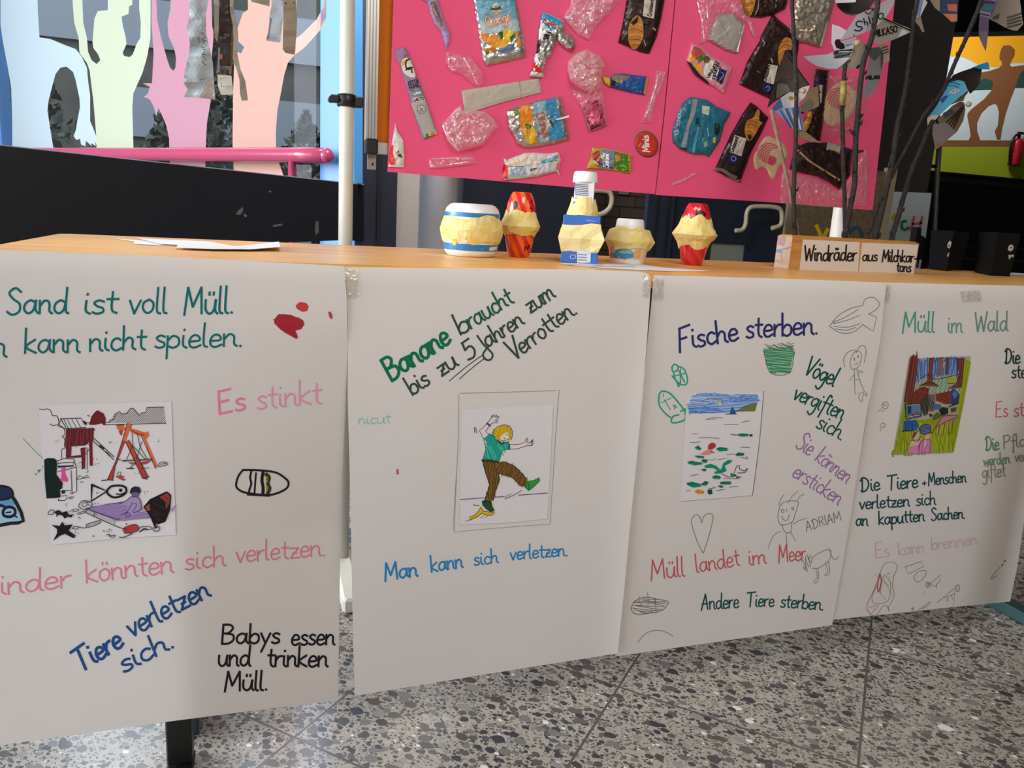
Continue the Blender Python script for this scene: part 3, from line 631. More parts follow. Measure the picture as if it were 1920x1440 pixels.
pen(p1, S1, 'handwriting', 'pink handwriting about children getting hurt', [('t', 'Kinder', -35, 1120, 134, 1100, 22, 3.4, PK2), ('t', 'könnten', 162, 1093, 326, 1073, 22, 3.2, PK2), ('t', 'sich', 347, 1069, 424, 1061, 20, 3, PK2), ('t', 'verletzen.', 443, 1055, 611, 1042, 20, 2.8, PK2)])
BL = '#1d4a7e'
pen(p1, S1, 'handwriting', 'blue slanting handwriting about animals', [('t', 'Tiere', 150, 1260, 234, 1210, 22, 5.4, BL), ('t', 'verletzen', 247, 1195, 396, 1116, 22, 4.6, BL), ('t', 'sich.', 232, 1262, 328, 1212, 21, 4.6, BL)])
BK = '#1c1c22'
pen(p1, S1, 'handwriting', 'black handwriting about babies', [('t', 'Babys', 415, 1207, 525, 1206, 19, 4, BK), ('t', 'essen', 546, 1209, 628, 1209, 19, 3.8, BK), ('t', 'und', 409, 1249, 470, 1249, 20, 4, BK), ('t', 'trinken', 501, 1250, 615, 1250, 20, 4, BK), ('t', 'Müll.', 421, 1295, 502, 1294, 19, 4, BK)])
RD = '#b32a35'
pen(p1, S1, 'drawing', 'dark red heart shaped smear', [('f', '514,599 522,589 545,590 568,600 571,608 565,617 554,620 559,632 556,636 540,627 526,618 514,606', RD), ('h', '514,599 522,589 545,590 568,600 571,608 554,620 556,636 526,618', '#8f1d2a', .6, 4, 1.6, .0006)])
pen(p1, S1, 'drawing', 'red blot', [('f', '554,573 562,566 574,568 579,574 576,583 567,585 557,579', '#c93a3a')]); pen(p1, S1, 'drawing', 'tiny red blot', [('f', '615,585 620,584 624,592 623,599 618,596', '#bb4650')])
zb = Z(360, 700, 4.5)
pen(p1, S1, 'drawing', 'black pen outline of a striped bullet shaped bottle', [('l', zb('430,815 560,818 700,835 780,880 815,925 785,980 650,1028 470,1010 400,985 372,945 390,870 430,815'), 4, BK), ('l', zb('500,830 490,880 500,930 485,980 480,1010'), 4, BK), ('l', zb('540,840 527,1010'), 3.5, BK), ('l', zb('600,835 590,900 600,960 598,1015'), 6, BK), ('l', zb('625,850 650,880 640,930 655,970 640,1010'), 7, '#3c3a1a'), ('f', zb('622,880 640,870 638,920 625,925'), '#8f8a1f'), ('f', zb('625,960 645,950 640,990 628,995'), '#8f8a1f'), ('l', zb('470,1020 650,1030'), 5, BK)])
zj = Z(0, 860, 10.283)
pen(p1, S1, 'drawing', 'drawing of a blue jar with a dark lid', [('f', zj('-160,800 230,770 430,1190 -160,1290'), '#9ec3d6'), ('f', zj('-160,830 240,780 290,900 -100,920'), '#5b9fc4'), ('f', zj('-160,540 0,520 150,545 235,610 240,740 120,790 0,800 -160,810'), '#1b2a52'), ('l', zj('-160,530 0,525 150,550 230,620 238,720 120,780 -160,800'), 4.5, BK), ('l', zj('240,740 330,880 450,1200 200,1245 0,1285 -160,1310'), 6.5, BK, 2), ('l', zj('-150,900 0,900 100,940 60,1010 80,1100 200,1120 290,1060 270,960 170,930 90,960'), 5.5, '#161b33'), ('l', zj('120,1040 210,1030'), 3, '#161b33'), ('l', zj('270,1090 325,1130'), 3, '#161b33')])
# pasted picture of the playground
def picture(t, surf, outline, lab, m=None):
    s2 = Surf(surf.p0, surf.n, lambda a, b, p: surf.h(a, b, p)+.0012); q = MB(); q.fill(P(outline), s2, m or PIC, 0, 20, True); o = q.build('pasted_picture', t, lab); return o, s2
pic, SP = picture(p1, S1, '71,759 160,757 321,753 325,870 330,1003 215,1010 95,1022 86,930 77,830', 'pasted line drawing of a littered playground')
z = Z(70, 750, 5.144); K = '#26242a'; MR = '#6b2026'; OR = '#e0663a'; RO = '#b23e38'; PU = '#8f6fa6'
it = [('l', z('20,85 60,95 90,85 130,105 145,150 190,155 205,200 205,240'), 1.3, K), ('l', z('120,230 150,245 190,240 210,255 255,275 265,330 240,350 265,380 260,440 270,460 235,480 235,560'), 1.3, K),
 ('l', z('225,180 420,175 470,265 280,275 225,180'), 1.6, K, 1), ('l', z('290,185 330,270'), 1, K, 1), ('l', z('330,182 375,268'), 1, K, 1), ('l', z('370,180 420,268'), 1, K, 1), ('l', z('255,185 300,272'), 1, K, 1), ('l', z('225,188 210,240 270,280'), 1.2, K, 1),
 ('f', z('430,195 470,210 480,240 455,235'), K), ('l', z('470,220 700,215'), 1.2, K, 1),
 ('f', z('500,240 520,160 555,115 580,98 640,130 660,180 655,240 635,240 620,225 560,240'), MR), ('l', z('485,150 500,155'), 2, MR, 1),
 ('l', z('690,215 700,195 740,185 745,140 790,110 815,135 860,130 900,78 930,85 985,150 1000,125 1045,120 1055,70 1220,68'), 1.4, K, 1), ('h', z('745,140 790,110 815,135 860,130 900,78 930,85 985,150 1000,125 1045,120 1055,70 1220,68 1240,225 690,218'), '#55535a', -.72, 2.6, .9, .0005, .05), ('l', z('640,240 1240,225'), 1.3, K, 1),
 ('f', z('275,280 545,270 540,400 500,405 460,440 275,450'), MR), ('h', z('275,280 545,270 540,400 460,440 275,450'), '#4a1218', 1.57, 5, 1.2, .0006, .1), ('h', z('275,280 545,270 540,400 460,440 275,450'), '#8a4a48', 1.57, 7, .8, .0007, .3, .6),
 ('f', z('275,450 330,450 325,540 420,530 415,465 465,455 460,660 428,670 425,555 275,560'), MR), ('f', z('500,400 530,400 535,635 505,635'), MR), ('f', z('535,265 555,280 550,300 540,290'), MR),
 ('l', z('540,400 690,530 735,575'), 1.4, K, 1), ('l', z('545,370 740,550'), 1.4, K, 1), ('l', z('600,440 640,470'), 2.6, K, 1), ('l', z('660,500 700,540'), 2.4, K, 1), ('l', z('480,460 480,670 465,670'), 1.1, K, 1), ('l', z('470,520 500,470'), 1.1, K, 1),
 ('f', z('65,575 100,560 160,562 185,580 190,640 185,720 215,760 245,800 240,850 215,870 225,930 190,945 90,950 80,860 70,750'), '#0c211d'),
 ('l', z('190,590 250,565 360,570 345,600 195,610'), 1.3, K, 1), ('l', z('195,610 200,650 345,640 345,600'), 1.2, K, 1), ('l', z('355,580 375,650 380,880 340,900'), 1.3, K, 1), ('l', z('200,690 370,650'), 1.2, K, 1), ('l', z('325,680 335,905 320,910 315,870 205,885'), 1.3, K, 1), ('f', z('235,870 265,868 268,900 235,905'), K), ('l', z('205,640 345,635'), 2.5, K, 1),
 ('f', z('230,660 270,650 265,690 275,730 295,765 290,790 220,780 230,740 235,700'), '#e8489a'), ('l', z('380,760 410,725 440,750 480,725 505,745 430,755 385,768'), 1.1, K, 1), ('l', z('200,970 215,930 280,920 290,945 260,970 200,970'), 1.2, K, 1), ('l', z('300,945 340,930 355,940 320,955 300,945'), 1.1, K, 1),
 ('f', z('870,220 910,230 750,640 720,780 675,770 760,580 830,360'), RO), ('f', z('870,222 910,232 850,400 820,390'), OR), ('f', z('855,400 880,385 1070,745 1050,765 1015,755'), RO), ('f', z('860,400 882,388 960,550 930,545'), '#c2502e'), ('f', z('765,255 790,240 835,250 850,290 800,295 770,280'), OR), ('f', z('785,295 825,290 815,345 795,330'), '#a8403c'), ('f', z('895,270 960,290 1040,315 1065,300 1078,345 1040,380 990,350 900,310'), OR), ('f', z('1020,360 1045,375 1160,640 1140,665 1095,560'), OR),
 ('l', z('870,220 830,360 760,580 675,770'), 1.3, K, 1), ('l', z('910,232 750,640 725,780'), 1.3, K, 1), ('l', z('850,400 1015,755 1060,765'), 1.3, K, 1), ('l', z('882,388 1070,745'), 1.3, K, 1), ('l', z('1005,350 1140,660'), 1.2, K, 1), ('l', z('760,245 835,240'), 1.2, K, 1), ('l', z('900,290 960,320 1030,340'), 1.3, K, 1),
 ('l', z('915,320 920,440 860,570'), 1.2, K, 1), ('l', z('965,330 990,450 1060,570'), 1.2, K, 1), ('l', z('920,440 1040,570'), 1.2, K, 1), ('l', z('1010,400 985,470 960,560'), 1.2, K, 1), ('l', z('840,585 1110,572'), 3, '#5b5f5c', 1), ('f', z('870,600 960,605 1100,580 1060,615 985,630 910,620'), RO), ('l', z('770,570 860,590 820,595'), 1.2, K, 1), ('l', z('890,660 920,630 910,610'), 2.4, '#6b706e', 1), ('l', z('860,660 930,662'), 1.6, K, 1), ('l', z('1000,660 1080,655'), 1, K, 1),
 ('l', z('1165,630 1190,600 1240,600 1250,625 1180,640 1165,630'), 1.2, K), ('l', z('1190,620 1240,610'), 1.2, K, 1), ('l', z('620,775 690,770'), 1.6, K, 1), ('f', z('750,735 800,725 845,740 815,750 855,770 830,780 790,760'), '#b0443f'), ('l', z('770,720 780,695 805,695 800,725'), 1.2, K, 1), ('l', z('1010,755 1080,740'), 1.3, K, 1),
 ('l', z('525,818 520,975 670,880 525,818'), 4.2, '#17171a', 1), ('l', z('690,850 720,830 800,825 850,845 855,890 810,925 740,940 690,915 670,880 690,850'), 3.8, '#17171a'), ('f', z('790,855 815,855 820,878 800,888 785,875'), '#17171a'), ('l', z('760,905 800,910 850,890'), 2.4, '#17171a'),
 ('f', z('470,1045 680,1000 800,990 900,1060 1060,1090 1110,1135 770,1170 600,1100'), '#9a86ae'), ('h', z('470,1045 680,1000 850,985 1110,1070 1110,1135 770,1165'), PU, -.25, 3.4, 1.6, .0005, .35), ('l', z('470,1045 680,1005 820,985'), 1.5, '#5a4668', 1), ('l', z('470,1050 765,1150 1110,1130'), 2.6, '#5a4668', 1), ('l', z('475,1090 750,1215 820,1240'), 1.4, K, 1), ('l', z('470,1050 475,1090'), 1.2, K, 1), ('l', z('735,1150 745,1215'), 1.2, K, 1), ('f', z('480,1055 740,1155 745,1210 480,1090'), '#b4adb8'), ('f', z('545,1080 560,1090 556,1125 548,1115'), '#7d6a8c'),
 ('f', z('890,890 905,850 940,832 985,842 1000,880 985,905 940,890 905,910'), '#23262e'), ('f', z('905,900 940,885 985,900 978,930 945,945 915,935'), '#6d5a80'), ('f', z('900,940 975,935 1000,985 1005,1040 960,1090 910,1110 880,1090 860,1020 790,1010 860,975'), '#a58cba'), ('l', z('790,1000 860,970 900,935 970,940 1000,1000 990,1060 920,1090'), 1.4, '#4c3a5c'), ('l', z('915,990 880,1060 850,1110'), 1.4, '#4c3a5c'), ('l', z('930,1000 960,1010 920,1080'), 1.2, '#4c3a5c'), ('l', z('810,1110 860,1080 900,1110 850,1130'), 1.3, '#4c3a5c'),
 ('f', z('1030,1030 1090,960 1250,885 1285,920 1275,1060 1230,1170 1160,1195 1110,1150'), '#1d1315'), ('f', z('1180,935 1250,895 1280,930 1270,1010 1240,1050 1235,980 1200,960'), '#8f3b2c'), ('f', z('1040,1030 1080,1000 1090,1060 1060,1075'), '#a04a34'), ('l', z('1030,1030 1090,960 1250,885 1285,920 1275,1060 1230,1170 1160,1195 1110,1150 1030,1030'), 2.2, '#0e0b0c', 1), ('l', z('1110,1150 1145,1230'), 4.5, '#0e0b0c', 1), ('l', z('1115,1240 1140,1215 1175,1230 1170,1260 1130,1265 1115,1240'), 2.2, '#716e74'), ('h', z('1060,1000 1250,940 1260,1060 1150,1170'), '#3b2a2c', .5, 6, 1.4, .0007, .4, .6), ('l', z('1290,1060 1330,1020 1300,1080'), 1.8, '#a884bb'),
 ('f', z('135,1205 215,1215 240,1172 262,1210 340,1200 300,1260 368,1310 350,1335 265,1290 215,1310 150,1360 190,1285 190,1245'), '#131316'), ('f', z('160,1080 200,1060 240,1085 285,1070 300,1105 340,1110 330,1135 290,1125 265,1145 240,1115 210,1105 180,1130 185,1105'), '#1b1b1f'), ('l', z('105,1085 130,1060 160,1070 150,1100 110,1105 105,1085'), 1.3, K), ('l', z('330,1100 350,1108'), 1.2, K, 1),
 ('l', z('400,1010 430,975 490,975 530,1000 520,1030 470,1060 410,1040 400,1010'), 1.4, K), ('l', z('430,1000 460,985 480,1005 460,1030 435,1020 430,1000'), 1.1, K), ('l', z('460,985 500,990'), 1.1, K, 1), ('l', z('480,1005 520,1020'), 1.1, K, 1), ('l', z('310,1075 370,1050 400,1065 340,1080'), 1.2, K), ('l', z('380,1095 440,1075 460,1085 390,1105'), 1.2, K),
 ('l', z('335,1240 360,1220 395,1225 380,1245 335,1240'), 1.2, K), ('l', z('395,1225 460,1235 475,1215'), 1.2, K), ('l', z('470,1200 590,1165 605,1185 490,1228 470,1200'), 1.3, K), ('h', z('470,1200 590,1165 605,1185 490,1228'), '#6e6c72', 1.3, 3, .8),
 ('f', z('825,1245 860,1220 940,1200 970,1220 965,1260 920,1275 845,1285'), '#b63a36'), ('l', z('825,1245 860,1220 940,1200 970,1220 965,1260 920,1275 845,1285 825,1245'), 1.3, K), ('l', z('840,1240 860,1250 850,1275'), 1.2, K), ('l', z('975,1250 1000,1225 1080,1220 1100,1245 1000,1255'), 1.2, K), ('l', z('985,1275 1030,1240 1060,1250'), 2, K), ('l', z('790,1320 830,1325 920,1285'), 1.6, K), ('l', z('665,1300 700,1300 690,1315 720,1305 750,1305 735,1325 700,1320'), 1.3, K)]
for sx, sy in ((705, 415), (1180, 395), (575, 890), (1050, 890), (560, 1000), (435, 800), (640, 1260), (530, 1310), (375, 1280), (850, 1195), (180, 400), (560, 570), (410, 600), (570, 615), (410, 640), (490, 690), (690, 1270), (700, 1245), (960, 705), (400, 1140), (290, 1010), (550, 1110)):
    for k in range(4): a = sx+rnd.uniform(-22, 22); b = sy+rnd.uniform(-8, 8); it.append(('l', z('%f,%f %f,%f' % (a, b, a+6, b+rnd.uniform(-9, 9))), 1, '#4a484e', 1))
pen(pic, SP, 'picture_drawing', None, it)
pen(p1, S1, 'drawing', 'teal pen scribbles beside the picture', [('l', P('43,822 60,840 72,852 80,858'), .9, '#5d8f97'), ('l', P('78,860 92,838 95,825'), .9, '#5d8f97'), ('f', '70,881 78,880 73,885 72,888', '#27868c'), ('f', '64,889 69,887 68,891', '#27868c'), ('l', P('82,866 80,878'), 1.2, '#2f9aa0')])
# ---- poster 2
p2 = poster('white poster with a person slipping on a banana peel', '648,500.5 780,502 900,503 1015,504.5 1100,506 1195,509 1214,513 1221,521 1218,570 1213,640 1203,760 1192,880 1180,1000 1170,1110 1158,1225 1000,1250 820,1279 665,1305 662,1200 660,1100 656,900 652,750 652,600', S2)
GN = '#0a6d4c'; GD = '#33473f'
zz = Z(640, 490, 3.2)
pen(p2, S2, 'handwriting', 'green slanting handwriting about a banana', [('t', 'Banane', 734, 714, 848, 641, 23, 5.6, GN), ('t', 'b', 864, 628, 884, 617, 21, 4, GD), ('t', 'raucht', 884, 617, 965, 566, 19, 3.8, '#1f5d48')])
pen(p2, S2, 'handwriting', 'dark green slanting handwriting about five years', [('t', 'bis', 774, 741, 808, 718, 19, 3.8, GD), ('t', 'zu', 828, 706, 860, 684, 19, 3.8, GD), ('t', '5', 877, 677, 897, 664, 20, 3.8, GD), ('l', zz('815,445 850,495 885,530 908,560 895,590 865,588 850,560 870,525 890,505'), 3.6, GD), ('t', 'ahren', 915, 652, 984, 606, 18, 3.6, GD), ('t', 'zum', 995, 588, 1043, 555, 19, 3.6, GD), ('l', zz('648,718 750,632 850,560'), 1.6, GD), ('l', zz('708,706 790,635 865,578'), 1.6, GD)])
pen(p2, S2, 'handwriting', 'dark green slanting handwriting about rotting', [('t', 'V', 965, 676, 982, 664, 21, 3.8, GD), ('t', 'errotten.', 980, 664, 1083, 586, 19, 3.6, GD)])
pen(p2, S2, 'handwriting', 'small faint teal handwriting at the left edge', [('t', 'nicut', 672, 796, 733, 793, 11, 1.7, '#8fbfbd'), ('f', '743,880 747,879 748,889 744,890', '#c4525a')])
B2 = '#2283ba'
pen(p2, S2, 'handwriting', 'blue handwriting about hurting oneself', [('t', 'Man', 722, 1088, 784, 1080, 17, 3.6, B2), ('t', 'kann', 809, 1073, 869, 1064, 16, 3.2, B2), ('t', 'sich', 889, 1060, 935, 1055, 14, 2.8, B2), ('t', 'verletzen.', 957, 1050, 1065, 1042, 14, 2.8, B2)])
pic, SP = picture(p2, S2, '866,768 950,763 1037,759 1032,870 1026,973 940,981 862,983 863,880', 'pasted coloured drawing of a person slipping on a banana peel')
z = Z(800, 700, 4.5)
pen(p2, S2, 'pencil_frame', 'thin pencil frame around the picture', [('l', z('285,168 700,158 1095,145'), .9, '#8d8a88', 2), ('l', z('1118,140 1090,500 1065,900 1040,1270'), .9, '#8d8a88', 2), ('l', z('272,180 265,600 245,1000 232,1340'), .9, '#8d8a88', 2), ('l', z('232,1340 600,1305 1040,1272'), .9, '#9a9795', 2), ('l', z('255,800 240,1000 222,1320'), .8, '#9a9795', 2)])
TQ = '#1c9c86'; BRN = '#6b4a22'; YL = '#d8b51c'; GRN = '#2f9a3a'; DGR = '#2d4a26'; K = '#2b2830'
it = [('f', z('480,545 520,510 560,520 600,560 640,590 690,575 700,600 690,640 640,650 625,690 610,745 520,735 475,715 500,640 505,580'), TQ), ('h', z('500,600 600,600 690,600 620,740 480,715'), '#4fc0aa', 1.2, 5, 2, .0006, .4, .5), ('l', z('480,545 520,510 560,520 600,560 640,590 690,575 700,600 690,640 640,650 610,745 475,715 500,640 480,545'), 1.1, K, 1),
 ('f', z('570,520 560,490 600,450 660,435 705,455 725,500 715,560 690,570 695,510 660,500 625,540 615,555 590,560'), YL), ('h', z('565,520 600,455 660,438 705,455 725,500 700,560 690,510 640,500 600,555'), '#a8800f', 1.9, 4, 1, .0006, .4), ('l', z('555,515 570,480 600,450 660,435 705,455 725,500 715,560'), 1, K), ('l', z('560,470 575,485 550,500 575,510'), 1, K, 1),
 ('f', z('640,520 665,497 692,505 690,550 660,570 630,565 615,550'), '#e7d9d6'), ('l', z('650,545 660,552'), 1.6, '#6b3a3a', 1), ('l', z('665,512 675,515'), 1, K, 1), ('l', z('682,520 690,520'), 1, K, 1), ('l', z('615,550 640,570 690,555'), 1, K), ('l', z('595,565 640,595 650,580'), 3.5, '#2c5a4a'),
 ('f', z('480,550 445,485 510,425 530,440 495,490 525,515'), '#e6d3d3'), ('l', z('480,550 445,485 510,425'), 1.1, K, 1), ('l', z('525,515 495,490 530,440'), 1.1, K, 1), ('l', z('508,422 535,442'), 3.6, '#4a4448', 1), ('l', z('515,415 545,375 550,350 560,372 572,345 578,372 592,348 592,375 612,360 598,385 575,400 598,405 590,418 560,415 535,438'), 1, K, 2), ('l', z('402,455 405,500'), 1, K, 1), ('l', z('415,455 420,505'), 1, K, 1),
 ('f', z('700,600 760,600 830,580 840,610 770,635 695,640'), '#e9d6d5'), ('l', z('700,602 770,600 830,580 840,545 852,560 850,585 880,580 900,555 880,575 905,570 882,585 905,590 880,598 895,610 850,608 770,635 695,640'), 1, K, 2), ('l', z('695,600 700,640'), 3, '#2c5a4a', 1),
 ('f', z('470,740 540,740 610,745 600,850 615,900 590,970 560,1075 490,1055 530,950 500,850'), BRN), ('f', z('590,745 650,745 750,790 850,900 840,945 800,955 720,880 640,855 595,840'), BRN), ('h', z('470,740 610,745 615,900 560,1075 490,1055 530,950'), '#8f6a30', 1.45, 4.5, 1.3, .0006, .4), ('h', z('470,740 610,745 615,900 560,1075 490,1055 530,950'), '#4a3212', 1.7, 5, 1.1, .0007, .4), ('h', z('590,745 650,745 750,790 850,900 800,955 720,880 595,840'), '#8f6a30', 1.9, 4.5, 1.3, .0006, .4), ('h', z('590,745 650,745 750,790 850,900 800,955 720,880 595,840'), '#4a3212', 2.1, 6, 1, .0007, .4), ('l', z('470,740 500,850 530,950 490,1055'), 1.1, K), ('l', z('605,850 615,900 590,970 560,1075'), 1.1, K), ('l', z('650,745 750,790 850,900'), 1.1, K), ('l', z('595,840 720,880 800,955'), 1.1, K), ('l', z('470,730 600,748'), 3, '#3a2c22', 1), ('f', z('462,725 492,728 495,748 468,748'), '#3d1f1c'),
 ('f', z('820,950 855,910 900,905 950,880 955,905 900,960 860,990'), GRN), ('l', z('820,950 855,910 900,905 950,880 955,905 900,960 860,990 820,950'), 1.2, '#1c5a28', 1), ('l', z('835,955 860,930 865,985'), 2.4, '#176a30', 1), ('f', z('465,1080 500,1062 545,1075 555,1120 575,1160 540,1170 500,1145 470,1110'), DGR), ('l', z('480,1080 540,1085'), 1.8, '#173018', 1),
 ('f', z('455,1130 480,1165 575,1175 560,1195 510,1198 465,1185 420,1215 365,1235 360,1215 400,1200 440,1160'), '#dbb217'), ('l', z('455,1130 480,1165 575,1175 560,1195 510,1198 465,1180 420,1215 365,1235 360,1215 400,1200 440,1160 455,1130'), 1.1, '#5d4a10', 1), ('l', z('330,1245 380,1235'), 1.2, '#77757a', 1), ('h', z('445,1215 480,1205 530,1212 450,1222'), '#77757a', -.4, 3, .8), ('l', z('390,1108 440,1118'), 1, '#77757a', 1), ('l', z('400,1118 440,1112'), 1, '#77757a', 1),
 ('l', z('285,1065 480,1050'), 1.2, '#4a484c', 1), ('l', z('575,1045 650,1040'), 1.2, '#4a484c', 1), ('l', z('775,1028 1020,1010'), 1.2, '#4a484c', 1), ('l', z('660,1060 740,1025 800,988'), 1.1, '#5a585c', 2), ('l', z('655,1045 720,1015'), .9, '#77757a', 2)]
pen(pic, SP, 'picture_drawing', None, it)
tapes(p2, S2, ['648,504 671,505 673,556 651,560', '1206,513 1221,522 1217,558 1205,556'])
# ---- poster 3
p3 = poster('white poster about dying fish, with sea picture, beside the banana one', '1226,516 1310,518 1400,520.5 1530,525 1662,530 1650,640 1628,760 1610,870 1593,980 1578,1070 1560,1172 1430,1191 1300,1210 1156,1230.5 1152,1160 1158,1050 1176,900 1190,800 1206,720 1213,650 1221,570', S3)
NV = '#2b2f66'; DG = '#155049'
pen(p3, S3, 'handwriting', 'navy handwriting about dying fish', [('t', 'Fische', 1274, 656, 1386, 637, 22, 4.2, NV), ('t', 'sterben.', 1399, 634, 1534, 626, 22, 4, NV)])
pen(p3, S3, 'handwriting', 'dark green handwriting about birds being poisoned', [('t', 'Vögel', 1507, 700, 1563, 725, 19, 3.2, DG), ('t', 'vergiften', 1486, 747, 1578, 788, 18, 3, DG), ('t', 'sich.', 1529, 801, 1578, 826, 17, 2.8, DG)])
pen(p3, S3, 'handwriting', 'purple slanting handwriting about suffocating', [('t', 'Sie', 1491, 838, 1518, 855, 18, 2.4, '#9a6ba0'), ('t', 'können', 1527, 863, 1587, 907, 17, 2.2, '#9a6ba0'), ('t', 'ersticken', 1484, 892, 1571, 948, 17, 2.2, '#9a6ba0')])
RS_ = '#c75a62'
pen(p3, S3, 'handwriting', 'red pencil handwriting about rubbish in the sea', [('t', 'Müll', 1221, 1087, 1285, 1080, 19, 2.6, RS_), ('t', 'landet', 1306, 1074, 1388, 1060, 18, 2.4, RS_), ('t', 'im', 1404, 1060, 1438, 1056, 17, 2.4, RS_), ('t', 'Meer', 1460, 1054, 1511, 1050, 17, 2.3, RS_)])
pen(p3, S3, 'handwriting', 'dark green handwriting about other animals', [('t', 'Andere', 1315, 1143, 1386, 1139, 15, 2.6, DG), ('t', 'Tiere', 1400, 1138, 1452, 1137, 14, 2.6, DG), ('t', 'sterben.', 1463, 1138, 1544, 1144, 14, 2.6, DG)])
PG = '#77736f'
pen(p3, S3, 'handwriting', 'pencilled capital letters', [('t', 'ADRIAM', 1512, 996, 1579, 975, 9.5, 1.3, PG)])
z = Z(1180, 500, 3.13)
pen(p3, S3, 'drawing', 'pencil drawing of a fish with a striped body', [('l', z('1175,350 1230,285 1300,245 1370,228'), 1.2, PG), ('l', z('1370,228 1385,190 1430,180 1468,215 1450,250 1405,278'), 1.2, PG), ('l', z('1405,278 1452,295 1432,380 1370,340'), 1.2, PG, 1), ('l', z('1370,340 1310,385 1240,388 1175,350'), 1.2, PG), ('l', z('1200,325 1270,295 1345,250'), 1.1, PG), ('l', z('1200,335 1290,310 1350,285'), 1.1, PG), ('l', z('1200,350 1280,355 1350,335'), 1.1, PG), ('l', z('1210,365 1280,372 1330,355'), 1.1, PG), ('l', z('1195,315 1205,335'), 1, PG, 1)])
pen(p3, S3, 'drawing', 'green crayon drawing of a bucket', [('f', z('790,480 960,470 965,510 940,625 835,625 800,550'), '#8fb59a'), ('h', z('790,480 960,470 965,510 940,625 835,625 800,550'), '#3d8a5c', .1, 3, 2, .0006, .4), ('h', z('800,460 960,445 965,490 810,485'), '#5c5a58', .5, 3, 1, .0007, .5), ('l', z('790,480 800,550 835,628 940,622 968,500'), 1.2, '#3a6a4c')])
TE = '#2da287'
pen(p3, S3, 'drawing', 'teal felt pen turtle', [('l', z('250,590 265,572 285,585 280,610 255,615 250,590'), 3, TE), ('l', z('285,585 320,600 340,650 335,690 300,690 270,660 260,620'), 2.8, TE), ('l', z('250,640 275,670 290,705 300,670'), 2.6, TE), ('l', z('290,610 325,680'), 2.6, TE, 1), ('l', z('270,640 330,625'), 2.4, TE, 1), ('l', z('300,600 300,690'), 2.4, TE, 1)])
pen(p3, S3, 'drawing', 'teal felt pen fish', [('l', z('175,750 195,730 240,745 290,800 325,850 330,890 300,910 250,915 255,880 290,870'), 3.2, TE), ('l', z('175,750 175,810 210,860 250,890'), 3, TE), ('l', z('185,800 245,770'), 1.6, TE, 1), ('l', z('205,780 240,840'), 1.6, TE, 1), ('l', z('255,815 280,825'), 2, TE, 1), ('l', z('268,808 265,835'), 2, TE, 1), ('l', z('300,850 330,835 330,880'), 3, TE), ('l', z('200,745 198,765'), 1.6, TE, 1)])
pen(p3, S3, 'drawing', 'pencil drawing of a girl with big hair', [('l', z('1300,540 1320,505 1350,495 1362,530 1345,585 1310,602 1295,570 1300,540'), 1.1, PG), ('l', z('1265,590 1258,540 1285,500 1320,490 1335,505'), 1.1, PG), ('l', z('1335,500 1350,470 1378,465 1390,500 1378,560'), 1.1, PG), ('l', z('1320,535 1322,550'), 2, PG, 1), ('l', z('1342,520 1344,535'), 1.6, PG, 1), ('l', z('1318,570 1335,572 1342,560'), 1, PG), ('l', z('1320,600 1322,660 1325,748 1380,735 1350,660 1335,600'), 1.1, PG, 1), ('l', z('1335,605 1375,620 1345,622'), 1, PG, 1), ('l', z('1322,630 1292,670'), 1, PG, 1), ('l', z('1325,665 1350,660'), 1, PG, 1), ('l', z('1355,745 1345,770 1365,795 1372,750'), 1, PG), ('l', z('1370,740 1395,760 1390,735'), 1, PG)])
z = Z(1150, 900, 3.623)
pen(p3, S3, 'drawing', 'pencil heart', [('l', z('600,292 585,245 555,238 530,280 550,360 580,440 612,497'), 1.2, PG), ('l', z('600,292 620,240 655,228 678,245 665,320 640,410 612,497'), 1.2, PG)])
pen(p3, S3, 'drawing', 'pencil drawing of a smiling child', [('l', z('1130,185 1150,155 1190,142 1250,145 1255,170 1235,230 1215,285 1140,305 1118,250 1130,185'), 1.2, PG), ('l', z('1125,170 1140,125 1160,98'), 1, PG), ('l', z('1185,158 1215,110 1255,75'), 1, PG), ('l', z('1250,142 1270,110 1300,95'), 1, PG), ('l', z('1145,200 1160,205 1155,222 1142,215 1145,200'), 1.2, PG), ('l', z('1210,190 1225,185 1222,205 1210,190'), 1.2, PG), ('l', z('1178,195 1178,215'), 1, PG, 1), ('l', z('1142,245 1160,272 1185,268 1195,235'), 1.2, PG), ('l', z('1145,300 1160,345 1190,360 1210,340 1210,285'), 1.1, PG), ('l', z('1220,300 1265,275 1315,260'), 1, PG), ('l', z('1140,350 1090,375 1050,465'), 1, PG), ('l', z('1172,360 1180,450'), 1, PG, 1), ('l', z('1205,355 1238,415'), 1, PG, 1)])
pen(p3, S3, 'drawing', 'pencil drawing of a lion', [('l', z('1345,560 1360,520 1410,490 1465,470 1478,500 1465,545 1400,595 1350,600'), 1.1, PG), ('l', z('1470,475 1490,530 1515,540 1528,520'), 1.1, PG), ('h', z('1285,560 1310,510 1345,515 1350,570 1320,620 1295,600'), PG, 1.3, 3, 1, .0005, .6), ('l', z('1375,600 1385,660 1360,690 1375,700 1395,665 1390,600'), 1, PG), ('l', z('1440,560 1455,620 1435,645 1455,650 1470,615 1460,555'), 1, PG), ('l', z('1290,590 1310,615'), 1.4, PG, 1)])
pen(p3, S3, 'drawing', 'pencil scribble of a striped shell', [('l', z('120,870 150,820 220,795 300,810 370,825 365,850 320,890 200,910 140,905 120,870'), 1.2, '#55524f'), ('h', z('125,870 150,820 220,797 300,812 370,828 320,885 200,908'), '#55524f', .1, 3.4, 1, .0005, .5), ('h', z('150,830 220,800 300,815 320,880 200,900'), '#6a6764', 1.3, 12, .9, .0006, .6), ('l', z('285,812 290,905'), 1, PG, 1)])
